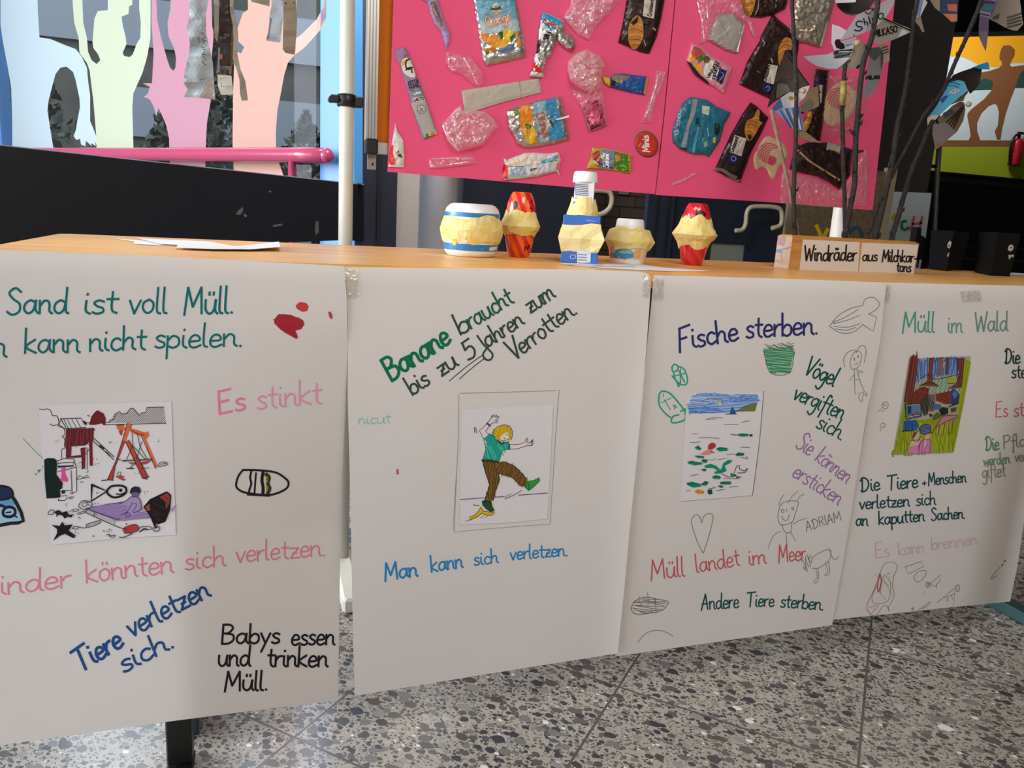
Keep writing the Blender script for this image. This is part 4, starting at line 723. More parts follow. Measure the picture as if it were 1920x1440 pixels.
pen(p3, S3, 'drawing', 'pencil arc', [('l', z('168,1103 200,1060 250,1028 310,1022 360,1035 405,1062'), 1.1, PG)])
PIC3 = PIC
pic, SP = picture(p3, S3, '1288,741 1360,737 1431,733 1423,830 1410,929 1340,935 1275,940 1281,840', 'pasted coloured drawing of rubbish floating in the sea')
z = Z(1260, 720, 6.26); TG = '#158a6c'
it = [('f', z('190,240 245,135 400,108 690,120 1000,120 1020,205 975,230 760,320 640,340 200,348 185,275'), '#9db4dc'), ('h', z('190,240 245,135 400,108 690,120 1000,120 1020,205 760,320 200,348'), '#5580c2', -.08, 3.4, 1.5, .0006, .45, .8), ('h', z('200,280 400,250 640,330 200,348'), '#3a6ab8', .1, 3.4, 1.4, .0007, .5), ('h', z('190,240 245,135 690,120 700,220'), '#cfd9ee', .2, 6, 1, .0008, .5, .6), ('h', z('400,108 1000,120 1020,205 690,220'), '#5d86c8', .25, 4, 1.4, .0008, .5),
 ('f', z('540,200 575,195 580,220 570,255 545,240'), '#d8cf7a'), ('l', z('360,200 420,175 590,165'), 1.1, '#5a5d55', 2), ('l', z('530,215 605,205'), 1, '#5a5d55', 1), ('f', z('675,345 705,262 750,330 745,350'), '#1c5f84'), ('f', z('755,325 870,260 1000,228 975,320'), '#6d7a35'), ('l', z('750,325 870,255 1000,228'), 1.2, '#4a4a22', 2), ('l', z('630,352 760,352'), 1.2, K, 1), ('l', z('790,140 815,150 850,138'), 1, K), ('l', z('855,165 885,175 915,168'), 1, K),
 ('l', z('400,420 470,395 590,398'), 1, '#77747a'), ('l', z('400,415 520,412'), .9, '#77747a', 1), ('l', z('615,478 780,475'), 1, '#77747a', 2), ('l', z('820,452 860,440 910,432'), 1.2, '#77747a'), ('l', z('230,585 300,582'), 1, '#77747a', 1), ('l', z('315,632 420,628 555,640'), 1.2, '#77747a'), ('l', z('210,688 335,680'), 1, '#77747a', 1), ('l', z('805,740 910,748'), 1.3, '#66636a', 1), ('l', z('640,825 730,820'), 1, '#77747a', 1), ('l', z('530,890 630,872'), 1, '#77747a', 1), ('l', z('675,1212 770,1198'), 1.2, '#77747a', 1), ('l', z('165,1255 215,1250'), 1, '#77747a', 1), ('l', z('690,590 760,600'), 1.2, K),
 ('f', z('420,750 430,710 470,685 510,700 515,735 480,765 430,775'), '#a83b40'), ('f', z('320,830 400,780 440,765 475,780 470,815 400,835'), '#e08a78'), ('l', z('455,790 500,808'), 1.2, K, 1), ('f', z('905,590 945,590 948,612 915,620'), '#3b2c33'), ('f', z('830,1090 720,1080 720,1060 750,1062 762,1085 745,1108'), '#2c1f2a'),
 ('f', z('375,960 450,935 520,960 560,1000 580,1000 600,930 660,890 710,895 690,925 620,960 640,1020 610,1035 560,1050 500,1055 500,1030 540,1015 480,985 400,985'), TG), ('f', z('680,1050 720,1045 735,1090 700,1095'), '#2f8a4a'), ('l', z('730,1045 760,965 790,960 795,995 850,1020 885,990 860,1035 770,1045'), 1.2, K), ('l', z('580,1050 660,1090 700,1075'), 1, K), ('l', z('610,1105 700,1110 800,1112'), 1, '#77747a'),
 ('f', z('265,1260 300,1235 345,1245 380,1260 370,1290 340,1285 300,1290'), '#d98a1c'), ('f', z('418,1240 470,1235 475,1290 440,1300 420,1280'), '#274f42'), ('h', z('415,1225 500,1205 530,1222 450,1235'), '#4a464c', .1, 2.6, 1), ('h', z('530,1250 580,1230 635,1235 570,1255'), '#6a666c', .1, 2.6, 1), ('h', z('200,1065 300,1055 330,1082 230,1080'), '#77747a', .1, 3, .8), ('h', z('810,860 900,855 890,885 830,880'), '#5d5a60', .2, 2.6, 1), ('h', z('415,885 510,870 500,905 430,895'), '#77747a', .2, 3, .8)]
for s in ('770,590 830,578 890,590 885,612 830,618 780,610', '270,745 310,720 340,755 320,775 280,765', '525,755 560,740 640,752 645,785 560,790 525,770', '265,845 300,838 370,850 365,872 300,868', '180,915 230,900 340,925 345,945 270,955 190,935', '345,900 370,880 410,890 405,925 370,925', '340,1005 380,990 405,1008 370,1022', '475,1085 520,1070 565,1085 560,1115 480,1112', '175,1165 230,1145 330,1175 335,1205 250,1215 190,1190', '350,1170 390,1138 425,1150 400,1190 360,1190', '565,1155 600,1145 685,1148 685,1178 600,1180 570,1170', '535,1200 570,1185 605,1205 570,1215', '740,830 780,800 840,815 835,840 770,845'):
    it += [('f', z(s), rnd.choice((TG, '#1b7a5c', '#118468'))), ('l', z(s.split(' ')[0]+' '+s.split(' ')[2]+' '+s.split(' ')[3]), 1, '#123c33')]
it += [('f', z('175,1165 190,1155 195,1175 180,1180'), '#1a1a1f'), ('f', z('350,1170 368,1165 365,1188 355,1188'), '#1a1a1f'), ('f', z('565,1158 575,1155 575,1172 567,1172'), '#1a1a1f')]
pen(pic, SP, 'picture_drawing', None, it)
pen(p3, S3, 'pencil_frame', 'thin dark edge line of the sea picture', [('l', P('1432,733 1424,830 1411,929'), 1, '#6a6764', 2), ('l', P('1411,929 1340,935 1276,940'), .9, '#8a8784', 2)])
tapes(p3, S3, ['1224,522 1246,523 1244,562 1221,560'])
# ---- poster 4
p4 = poster('rightmost white poster with forest picture, its corner curling back', '1655,529.5 1790,533 1920,536 2010,540 1985,700 1955,840 1922,965 1908,1060 1894,1128 1780,1139 1660,1152 1540,1164 1575,1000 1610,800 1640,620', S4)
pen(p4, S4, 'handwriting', 'green handwriting about rubbish in the forest', [('t', 'Müll', 1692, 623, 1753, 623, 20, 3, '#4c9a80'), ('t', 'im', 1777, 624, 1806, 623, 18, 2.6, '#5d9484'), ('t', 'Wald', 1828, 622, 1890, 620, 19, 2.8, '#6f8a7e')])
pen(p4, S4, 'handwriting', 'dark handwriting at the right edge', [('t', 'Die', 1884, 682, 1913, 681, 15, 2.8, '#26383a'), ('t', 'T', 1922, 680, 1940, 679, 15, 2.8, '#26383a'), ('t', 'ste', 1897, 709, 1925, 708, 14, 2.6, '#26383a'), ('t', 'rben', 1926, 708, 1965, 707, 14, 2.6, '#26383a')])
pen(p4, S4, 'handwriting', 'red handwriting about the smell at the right edge', [('t', 'Es', 1867, 782, 1890, 781, 15, 2, '#cf5c68'), ('t', 'stinkt', 1901, 781, 1962, 777, 15, 2, '#cf5c68')])
pen(p4, S4, 'handwriting', 'faded green handwriting about plants', [('t', 'Die', 1848, 845, 1874, 843, 14, 2.6, '#5d8a60'), ('t', 'Pfla', 1882, 842, 1926, 836, 13, 2.4, '#84937c'), ('t', 'werden', 1845, 874, 1894, 868, 11, 2.4, '#729472'), ('t', 'ver', 1904, 866, 1925, 864, 11, 2.2, '#88907c'), ('t', 'giftet', 1842, 897, 1886, 893, 14, 2.2, '#8f9080')])
DT = '#14484c'
pen(p4, S4, 'handwriting', 'dark teal handwriting about animals and people', [('t', 'Die', 1614, 923, 1651, 918, 14, 2.8, DT), ('t', 'Tiere', 1664, 919, 1722, 914, 14, 2.8, DT), ('t', '+', 1728, 912, 1739, 911, 9, 2.2, DT), ('t', 'Menschen', 1741, 910, 1812, 904, 12, 2.4, DT), ('t', 'verletzen', 1612, 955, 1706, 949, 13, 2.6, DT), ('t', 'sich', 1718, 948, 1755, 946, 13, 2.4, DT), ('t', 'an', 1605, 986, 1628, 985, 13, 2.6, DT), ('t', 'kaputten', 1648, 984, 1734, 977, 13, 2.6, DT), ('t', 'Sachen.', 1746, 976, 1810, 972, 12, 2.4, DT)])
pen(p4, S4, 'handwriting', 'very faint pink handwriting about burning', [('t', 'Es', 1642, 1047, 1669, 1043, 15, 1.8, '#cfa9a8'), ('t', 'kann', 1685, 1042, 1734, 1036, 13, 1.8, '#cfaeac'), ('t', 'brennen.', 1747, 1031, 1838, 1020, 12, 1.8, '#cdafac')])
z = Z(1560, 860, 3.79)
pen(p4, S4, 'drawing', 'pencil and red scribble like a flame', [('l', z('340,820 370,750 430,735 465,770 440,830 430,900 440,980 400,1060 410,1085 375,1040 310,1115 260,1090 250,1040 290,950 320,880 340,820'), 1.1, '#8d7d76'), ('l', z('345,820 320,900 285,980 300,1030 380,1020 410,980 415,880 370,830 350,900 345,960'), 1, '#8d7d76'), ('h', z('335,820 420,790 440,950 360,1010 290,990'), '#a98a84', .9, 12, .8, .0005, .6), ('l', z('340,815 350,870 330,950 325,890 340,815'), 2, '#b5585a'), ('l', z('265,1060 330,1040 270,1110'), 1, '#b58a86')])
pen(p4, S4, 'drawing', 'pencil doodles of small figures', [('l', z('520,770 635,730 655,765 540,820 520,770'), 1, PG, 1), ('l', z('580,845 610,805 660,795 668,820 635,865 600,875 580,845'), 1, PG), ('l', z('700,890 770,825 765,870 730,910 700,890'), 1, PG, 1), ('h', z('670,880 695,880 700,915 675,920'), '#4a4744', .5, 2.4, 1, .0005, .5), ('l', z('740,890 745,920'), 1, PG, 1), ('l', z('745,1025 800,980 870,920 870,960 800,990'), 1, PG, 1), ('l', z('880,905 900,900 905,935 885,940 880,905'), 1.4, PG), ('l', z('820,985 820,1015'), 1, PG, 1), ('l', z('850,970 855,1000'), 1, PG, 1), ('l', z('610,1080 700,1015 690,1040 640,1070'), 1, PG, 1), ('l', z('565,1065 580,1060 575,1075 565,1065'), 1.2, PG), ('l', z('870,960 865,1050'), .8, '#98928c', 1), ('l', z('660,940 645,980'), .8, '#98928c', 1)])
pen(p4, S4, 'drawing', 'small dark and red doodle at the right edge', [('f', z('1225,720 1245,715 1240,745 1225,740'), '#3a3032'), ('f', z('1240,740 1260,740 1262,775 1240,765'), '#a85a62'), ('f', z('1205,750 1220,745 1225,785 1208,800'), '#55484a'), ('l', z('1195,770 1150,820 1130,855 1175,830'), 1.4, '#98908a')])
z = Z(1560, 510, 3.69)
pen(p4, S4, 'drawing', 'tiny pencil face, the upper one', [('l', z('345,920 365,900 388,910 380,945 355,940 345,920'), 1.2, PG), ('l', z('345,945 315,965'), 1, PG, 1), ('l', z('355,915 375,925'), 1.4, PG, 1), ('l', z('340,962 365,960'), 1, PG, 1)])
pen(p4, S4, 'drawing', 'tiny pencil face, the lower one', [('l', z('335,1055 355,1045 370,1060 355,1080 345,1065'), 1.2, PG), ('l', z('333,1060 338,1100'), 1, PG, 1)])
pen(p4, S4, 'drawing', 'dark fold line by the left edge', [('l', P('1640,680 1628,760 1617,828'), 1.2, '#7c7672', 2)])
z = Z(1660, 650, 6.547)
FO = [(1668+4, 852), (1704, 672), (1822, 668), (1787, 852)]
pic, SP = picture(p4, S4, '1674,853 1690,760 1704,672 1820,668 1806,760 1788,849 1730,851', 'pasted coloured drawing of rubbish dumped in a forest', mat('picture_forest_paper', '#a3a088', .7))
YG = '#8a9412'; BRW = '#7a3f35'; BW = '#4d6fa3'
it = [('f', z('95,1325 230,690 330,690 340,780 250,900 500,900 620,850 900,830 980,160 1045,180 960,700 835,1285 550,1300'), YG), ('h', z('95,1325 230,900 330,900 560,1000 835,900 835,1285 550,1300'), '#a6ae2c', 1.75, 4, 2.2, .0005, .4), ('h', z('95,1325 200,900 330,1000 560,1100 835,1000 835,1285'), '#6e7a10', 1.5, 7, 1.6, .0006, .4, .7), ('h', z('960,180 1045,180 960,700 880,830 850,800'), '#9aa31c', 1.75, 4, 2.4, .0006, .3),
 ('f', z('360,200 520,160 880,130 890,340 700,360 500,380 400,470 355,430'), '#8fa3bd'), ('h', z('360,190 520,150 890,130 890,340 560,380 400,470 355,430'), BW, 1.6, 3, 2, .0006, .4), ('h', z('360,190 520,150 890,130 890,340 560,380 400,470'), '#2f5590', 1.65, 6, 1.4, .0007, .4, .7), ('f', z('350,450 500,380 600,400 760,350 950,350 920,560 700,580 340,600'), '#8d9a80'), ('h', z('350,450 500,380 600,400 760,350 950,350 920,560 340,600'), '#a9b298', 2.2, 5, 1.6, .0006, .4), ('h', z('350,450 500,400 760,370 900,420 920,560 340,600'), '#64785c', 1.9, 7, 1.2, .0007, .4),
 ('f', z('305,120 395,110 400,240 360,400 330,690 225,690 250,500'), BRW), ('h', z('305,120 395,110 400,240 330,690 225,690 250,500'), '#562820', 1.72, 4, 2, .0007, .4), ('f', z('540,140 600,130 575,300 580,420 650,490 420,480 510,420 530,300'), BRW), ('f', z('650,140 715,130 700,350 640,360 655,250'), '#8a5a50'), ('f', z('745,140 790,150 765,340 730,330'), '#5d4150'), ('f', z('880,140 975,140 940,500 780,520 870,450 905,300'), BRW), ('h', z('880,140 975,140 940,500 870,480'), '#562820', 1.7, 5, 1.4, .0007, .4), ('h', z('540,140 600,130 580,420 520,430'), '#562820', 1.6, 5, 1.2, .0007, .4), ('l', z('420,480 510,450 600,450 655,490'), 1.4, K), ('l', z('430,400 520,340 620,400 900,340'), 1.2, K), ('l', z('600,210 640,150 715,135'), 1.3, K), ('l', z('715,190 760,140 800,145'), 1.3, K), ('l', z('780,515 870,450 905,300 870,140'), 1.2, K), ('f', z('765,400 810,365 860,390 850,450 770,455'), '#a3a418'), ('l', z('770,455 850,450'), 1.2, K, 1), ('l', z('395,110 385,60'), 1.2, '#6a4440', 1),
 ('f', z('340,570 420,500 480,490 540,520 530,590 440,690 330,690'), '#7d342c'), ('f', z('615,580 700,565 800,540 830,600 800,700 740,710 620,660'), '#86362c'), ('h', z('340,570 480,490 540,520 440,690 330,690'), '#4f1f1b', 1.2, 5, 1.2, .0008, .4), ('h', z('615,580 800,540 800,700 620,660'), '#4f1f1b', .5, 5, 1.2, .0008, .4), ('f', z('530,590 605,580 610,700 590,800 530,790'), '#6a625c'), ('f', z('440,640 520,590 540,700 520,830 470,850 440,760'), '#4a443f'), ('h', z('440,640 540,590 600,700 520,830 440,780'), '#221f1e', 1.3, 4, 1.2, .0008, .4), ('f', z('800,550 840,510 915,590 900,700 830,730 800,690'), '#39425d'), ('f', z('820,580 850,540 890,590 850,640'), '#4f73b0'), ('f', z('600,700 680,710 690,760 600,780'), '#3f6a96'),
 ('l', z('245,705 435,695 440,850 255,890 245,705'), 2.6, '#33323c', 1), ('f', z('260,725 425,710 425,830 260,850'), '#59779f'), ('f', z('270,730 320,728 318,820 275,830'), '#27395f'), ('f', z('330,800 400,790 390,830 330,840'), '#8f5c60'), ('h', z('250,840 440,810 445,860 255,890'), '#3a3840', .2, 4, 1.2, .0008, .5), ('f', z('655,780 700,740 770,750 775,820 690,850'), '#23292a'), ('f', z('590,840 640,800 690,850 640,890 580,910'), '#4a6a2c'), ('l', z('780,740 860,700 900,690'), 2, '#2a2226'), ('f', z('800,760 870,740 870,790 810,810'), '#5e3a2c'), ('f', z('530,830 560,820 585,840 560,870'), '#4a2c26'),
 ('f', z('225,910 380,900 410,980 380,1030 215,1035'), '#2f5f9a'), ('h', z('225,910 380,900 410,980 215,1035'), '#1d3f74', 1.5, 4, 1.6, .0008, .4), ('l', z('205,1035 340,1030'), 2.2, '#20303a', 1), ('f', z('420,1000 450,965 500,950 550,975 560,1030 510,1070 440,1065'), '#5d6f94'), ('h', z('420,1000 500,950 560,1030 440,1065'), '#2f3f6a', .1, 4, 1.4, .0008, .4), ('l', z('420,1000 450,965 500,950 550,975 560,1030 510,1070 440,1065 420,1000'), 1.3, K),
 ('f', z('650,920 720,860 880,845 860,890 720,950 620,990'), '#b08080'), ('l', z('600,1010 660,920 720,850 890,850 730,930 620,990 575,1080'), 1.6, '#7d3a44'), ('l', z('670,960 650,1090'), 1.5, '#7d3a44', 1), ('l', z('735,940 700,1100'), 1.5, '#7d3a44', 1), ('l', z('790,910 770,1080'), 1.5, '#7d3a44', 1), ('l', z('835,890 815,1060 790,1060'), 1.5, '#7d3a44', 1),
 ('f', z('330,1110 350,1060 400,1040 420,1070 410,1130 360,1150'), '#c9a89c'), ('f', z('330,1110 345,1060 400,1035 380,1080 345,1130'), '#7a4038'), ('f', z('485,1080 530,1065 550,1100 530,1150 490,1140'), '#cba79c'), ('f', z('290,1210 320,1150 420,1150 435,1100 440,1140 400,1230 330,1240'), '#cdaca2'), ('f', z('265,1310 320,1225 400,1210 410,1310'), '#cf7fae'), ('f', z('410,1290 440,1160 550,1150 560,1200 550,1300 410,1300'), '#cf7fae'), ('f', z('480,1150 510,1120 500,1240 470,1240'), '#cba79c'), ('l', z('290,1210 320,1150 400,1160 435,1100'), 1.3, '#5d3236'), ('l', z('410,1300 440,1160 550,1150 555,1300'), 1.2, '#8f3a5c'), ('l', z('485,1080 530,1060 570,1050'), 2.4, '#6d3a34'), ('h', z('420,1180 550,1160 550,1300 410,1300'), '#a84a86', 1.7, 6, 1.2, .0008, .4)]
pen(pic, SP, 'picture_drawing', None, it)
tapes(p4, S4, ['1800,546 1838,544 1842,564 1804,566', '1652,534 1672,535 1668,566 1648,566'])
# ================================================================ pinboard on white poles, with two pink sheets
PY = 2.5
ALU = mat('aluminium', '#b9b6b0', .35, .6); ORG = mat('orange_felt', '#c66a00', .9, bump=(300, .1)); WP = mat('white_pole', '#d5d2c6', .35)
PB = PY+.010
pb = thing('pinboard', (1.3, PB+.02, 1.36), 'orange pinboard in an aluminium frame behind the pink sheets', 'pinboard')
bx0 = at_y(688, 200, PY).x; bx1 = 2.205; bz0 = at_y(700, 287, PY).z; fr = .034
q = MB(); q.box(((bx0+bx1)/2, PB+.03, (bz0+2.5)/2), (bx1-bx0-.02, .02, 2.5-bz0-.02), ORG); q.build('felt_panel', pb)
q = MB()
for x in (bx0+fr/2, bx1-fr/2):
    q.box((x, PB+.025, (bz0+2.5)/2), (fr, .04, 2.5-bz0), ALU)
    for k in (-.28, 0, .28): q.box((x+fr*k, PB+.0035, (bz0+2.5)/2), (.003, .004, 2.5-bz0), mat('alu_groove', '#8d8a84', .4, .6))
q.box(((bx0+bx1)/2, PB+.025, bz0+fr/2), (bx1-bx0, .04, fr), ALU); q.build('frame', pb)
q = MB(); c = at_y(698, 274, PY); q.box((c.x, PB+.022, c.z), (.038, .052, .046), mat('black_plastic', '#141416', .5), bev=.004); q.build('corner_cap', pb, 'black plastic corner cap')
q = MB(); c = at_y(700, 302, PY); q.box((c.x, PB+.03, c.z), (.026, .012, .048), mat('zinc', '#9a958c', .4, .7)); c = at_y(701.5, 307, PY); q.box((c.x, PB+.0235, c.z), (.006, .002, .009), mat('black_plastic')); q.build('bracket', pb, 'zinc bracket with a dark screw hole')
pc = at_y(650, 200, PY); pr = 13.6*depth(pc)/F
for i, (px, y, lab, Yp) in enumerate(((650, 200, 'white round stand pole with a black clamp, left of the pinboard', PY), (1577, 415, 'white round stand pole below the pink sheets behind the twigs', 2.62))):
    c = at_y(px, y, Yp); s = thing('stand_pole', (c.x, Yp, 0), lab, 'pole', 'poles that carry the pinboard')
    q = MB(); q.tube([(c.x, Yp, .04), (c.x, Yp, 2.6)], pr if i == 0 else .036, WP, 24); q.build('pole', s)
    q = MB(); q.box((c.x, Yp, .03), (.06, .62, .05), WP, 0, .008); q.build('foot', s)
    if i == 0:
        cz = at_y(650, 189, PY).z; q = MB(); BLK = mat('black_plastic')
        q.lathe((c.x, Yp, cz-.018), [(pr+.004, 0), (pr+.007, .003), (pr+.007, .033), (pr+.004, .036)], BLK, 28); q.box((c.x-pr-.014, Yp-.004, cz+.002), (.026, .03, .022), BLK, 0, .003); q.box((c.x+pr+.012, Yp-.004, cz-.002), (.026, .026, .03), BLK, 0, .003)
        q.tube([(c.x-pr-.024, Yp-.03, cz), (c.x-pr-.024, Yp+.02, cz)], .009, BLK, 10); q.build('clamp', s, 'black plastic clamp ring')
PINK = mat('pink_card', '#ea5680', .75, spec=.25, bump=(14, .03))
BD = Surf((0, PY, 0), (0, -1, 0))
for s, lab in (('741,-90 1270,-90 1265,0 1246,200 1228,364 1000,345 727,322', 'left pink cardboard sheet covered with wrappers, next to the orange strip'), ('1272,-90 1700,-90 1678,0 1658,200 1636,394 1430,378 1230,365.5 1248,200 1267,0', 'right pink cardboard sheet covered with wrappers, behind the twigs')):
    q = MB(); q.slab([BD(x, y) for x, y in P(s)], .004, PINK, (0, -1, 0)); q.build('pink_sheet', label=lab, cat='cardboard sheet', group='pink sheets on the pinboard')

# ---------------------------------------------------------------- wrappers: relief patches with printed fronts
def seg_d(x, y, a, b):
    dx, dy = b[0]-a[0], b[1]-a[1]; l = dx*dx+dy*dy or 1; t = max(0, min(1, ((x-a[0])*dx+(y-a[1])*dy)/l)); return math.hypot(x-a[0]-t*dx, y-a[1]-t*dy)
def relief(poly, h, w, crump, fr, seed, base=.002):
    n = len(poly)
    def f(px, py, p):
        d = min(seg_d(px, py, poly[i], poly[(i+1) % n]) for i in range(n)); t = min(1, d/w)
        c = mnoise.noise(Vector((px*fr, py*fr, seed))); c2 = mnoise.noise(Vector((px*fr*2.3, py*fr*2.3, seed+9)))
        return base+h*math.sqrt(t*(2-t))+crump*(.35+.65*t)*(abs(c)*1.3+abs(c2)*.7)
    return f
class Wrap:
    def __init__(s, name, poly, m, label, cat='wrapper', h=.010, w=14, crump=.006, fr=.09, step=5, group=None, curve=0, base=.002, plane=None, smooth=False):
        if curve: poly = smooth_path(poly, curve, True)
        s.film = m.name.startswith('clear_film'); s.poly = poly; s.seed = rnd.random()*50; pl = plane or BD
        s.s = Surf(pl.p0, pl.n, relief(poly, h, w, crump, fr, s.seed, base)); s.q = MB(); s.q.fill(poly, s.s, m, 0, step, smooth)
        n = len(poly); b = len(s.q.v)           # skirt down to the board
        for x, y in poly: s.q.v.append(s.s(x, y)); s.q.v.append(pl(x, y, .0002))
        for i in range(n): j = (i+1) % n; s.q.face([b+2*i, b+2*j, b+2*j+1, b+2*i+1], m)
        s.a = (name, label, cat, group)
    def f(s, poly, c, off=.0008, step=4, curve=0, m=None): s.q.fill(poly, s.s, m or prt(c), off, step, curve=curve); return s
    def l(s, poly, w, c, off=.0012, n=3, m=None):
        if s.film and c[1] in 'ef': m = clear_film('film_crease', '#ffffff', 1.0); w *= 1.2
        s.q.line(poly, w, s.s, m or prt(c), off, n); return s
    def t(s, txt, x0, y0, x1, y1, xh, w, c, off=.0015): write(s.q, txt, x0, y0, x1, y1, xh, w, s.s, prt(c), off); return s
    def done(s): n, l, c, g = s.a; return s.q.build(n, label=l, cat=c, group=g)
FOIL = mat('silver_foil', '#c4c2bd', .28, .85, bump=(80, .25)); FOILD = mat('dark_foil', '#a69d8c', .3, .6, bump=(60, .3)); GREYC = mat('grey_card', '#b5aa9a', .5)
CHOC = mat('brown_film', '#23100f', .3, spec=.5, bump=(45, .18)); FILM = clear_film('clear_film')
Z3 = Z(700, 0, 4.113); Z4 = Z(960, 0, 4.0); Z5 = Z(1220, 0, 4.0); Z6 = Z(1360, 0, 3.6)
w = Wrap('snack_wrapper', Z3('300,-40 490,-40 500,10 545,150 590,250 585,320 560,385 540,300 515,235 470,185 440,100 420,20'), mat('lilac_film', '#9a86ae', .3, bump=(80, .3)), 'narrow lilac and brown snack wrapper near the top of the left pink sheet', h=.006)
w.f(Z3('440,20 480,10 530,160 540,230 515,200 480,140'), '#7b6158').f(Z3('540,250 588,250 583,320 560,360'), '#a99bd2').l(Z3('455,40 500,150 535,230'), 3, '#b98a72').l(Z3('470,60 490,110'), 4, '#4a4a66').f(Z3('480,60 500,70 520,140 500,130'), '#5d5c72').done()
# orange drink pouches
def orange_marks(w, T, txt0, txt1, sgn):
    pass
w = Wrap('drink_pouch', Z3('765,-60 1095,-60 1105,0 1145,220 1180,440 1020,480 870,512 845,470 805,230'), FOIL, 'upright silver drink pouch with oranges on a blue ground', 'drink pouch', h=.012, w=16, crump=.003, fr=.06, group='orange drink pouches on the left pink sheet')
w.f(Z3('785,-60 1080,-60 1090,0 1105,120 815,130 790,0'), '#3f86a6').f(Z3('790,10 1090,10 1115,150 815,170'), '#6aa2b8', .001).f(Z3('815,150 1112,140 1130,240 835,260'), '#a9bcc0', .001)
w.f(Z3('825,250 880,240 905,300 860,330 835,300'), '#d9821c').f(Z3('880,290 940,265 990,300 985,350 930,370 890,340'), '#e08a1a', .0011, curve=3).f(Z3('945,330 1000,300 1040,310 1035,350 990,372 950,360'), '#e6a325', .0013, curve=3).f(Z3('1000,240 1050,225 1085,260 1075,310 1030,325 1005,290'), '#dfc029', .0012, curve=3).f(Z3('1070,220 1110,215 1120,260 1090,280'), '#dd8a22').f(Z3('970,245 1000,240 1000,300 975,300'), '#2f5a2c', .0014).f(Z3('1050,290 1090,250 1098,290 1065,325'), '#3b6a30', .0014).f(Z3('1100,300 1130,290 1145,350 1110,365'), '#d98426').f(Z3('855,375 945,360 950,400 870,420'), '#b8742a', .001).f(Z3('868,392 890,388 894,412 872,416'), '#2f7a3c', .0014).f(Z3('890,388 910,385 912,408 893,412'), '#c9b92a', .0014).f(Z3('910,385 938,380 940,402 912,408'), '#c9542c', .0014).f(Z3('1000,345 1085,335 1090,380 1010,400 960,395'), '#4a6f98', .0009)
w.f(Z3('895,62 930,30 975,25 995,60 985,110 940,125 915,100'), '#dcc9a0', .001).t('Solevita', *Z3('900,78')[0], *Z3('992,72')[0], 3.2, 1.5, '#232a22').f(Z3('920,90 985,85 975,112 935,115'), '#d9834e', .0014).t('Orange', *Z3('872,205')[0], *Z3('1062,160')[0], 11, 3.6, '#b8502a', .0014).t('Orange', *Z3('872,204')[0], *Z3('1061,159')[0], 10.5, 1.6, '#f0c9a0', .0018).done()
w = Wrap('milk_carton_strip', Z3('155,385 200,372 245,362 290,460 350,620 420,810 492,1030 440,1060 385,1080 330,930 260,690 205,510'), mat('lilac_carton', '#8e7896', .5), 'long lilac and grey strip cut from a milk carton', 'carton strip', h=.006, w=8, crump=.001, group=None)
w.f(Z3('285,790 405,780 480,1010 395,1060 340,920'), '#a8a49e').f(Z3('232,425 262,418 268,436 240,442'), '#a05a3a').f(Z3('215,490 225,460 265,445 290,470 325,580 300,598 255,580 225,540'), '#dcd6c6', curve=3).f(Z3('215,475 250,455 255,500 225,512'), '#e0aa28', .001).l(Z3('278,455 255,470 250,510 270,535 300,520'), 3, '#15151a').l(Z3('250,540 285,520 300,560'), 2.6, '#15151a')
w.t('FETTA', *Z3('272,660')[0], *Z3('350,635')[0], 3.6, 1.5, '#25222e').t('H-MIL', *Z3('282,690')[0], *Z3('360,665')[0], 3.6, 1.5, '#25222e').l(Z3('290,702 368,688'), 1.2, '#39354a', n=1).f(Z3('300,712 372,698 382,726 306,740'), '#4a9d92').t('LANG', *Z3('312,732')[0], *Z3('370,720')[0], 2.2, 1, '#e6f0ee', .0018).f(Z3('300,755 385,742 402,778 308,792'), '#d9d5cf').t('LAKTO', *Z3('312,784')[0], *Z3('390,770')[0], 3, 1.2, '#2a2730', .0018)
c = Z3('371,843')[0]; w.f([(c[0]+9*math.cos(a*.35), c[1]+9*math.sin(a*.35)) for a in range(18)], '#c9c6c0').l([(c[0]+8*math.cos(a*.45), c[1]+8*math.sin(a*.45)) for a in range(15)], 1, '#4a4752').l(Z3('360,825 385,862'), 1.2, '#4a4752', n=1).l(Z3('362,858 365,835 378,835 380,850'), 1.2, '#4a4752').f(Z3('395,1030 480,1005 488,1030 405,1058'), '#dcd8c9').f(Z3('402,1034 425,1027 430,1052 410,1058'), '#2f7a3c', .0012).f(Z3('425,1028 442,1022 446,1046 430,1052'), '#b9ba35', .0012).f(Z3('442,1022 486,1010 490,1034 447,1046'), '#d9822c', .0012).done()
def clearw(name, poly, lab, cat='wrapper', h=.012, w=12, crump=.02, fr=.1, m=None, step=5, **k): return Wrap(name, poly, m or FILM, lab, cat, h, w, crump, fr, step, **k)
FILM2 = clear_film('clear_film_bright', '#ffffff', .5)
w = clearw('clear_wrapper', Z3('560,400 650,415 760,450 840,560 845,640 820,665 760,640 680,570 600,550 560,490'), 'small clear wrapper with a round bulge beside the upright drink pouch'); w.l(Z3('600,440 640,460 655,500 630,540 590,520 580,470 600,440'), 2, '#f6dbe2').l(Z3('700,450 760,560 800,650'), 2, '#f2cdd8').done()
w = Wrap('grey_carton_strip', P('865,170 940,158 1011,147 1015,173 945,191 872,214'), GREYC, 'plain grey carton strip turned inside out', 'carton strip', h=.003, w=6, crump=.0012)
w.l(P('870,203 945,182 1014,164'), 1.2, '#c2beb6', n=1).l(P('873,211 945,190 1014,172'), 2.2, '#c9b9b0', n=1).l(P('974,150 977,184'), 1, '#8d897f', n=1).done()
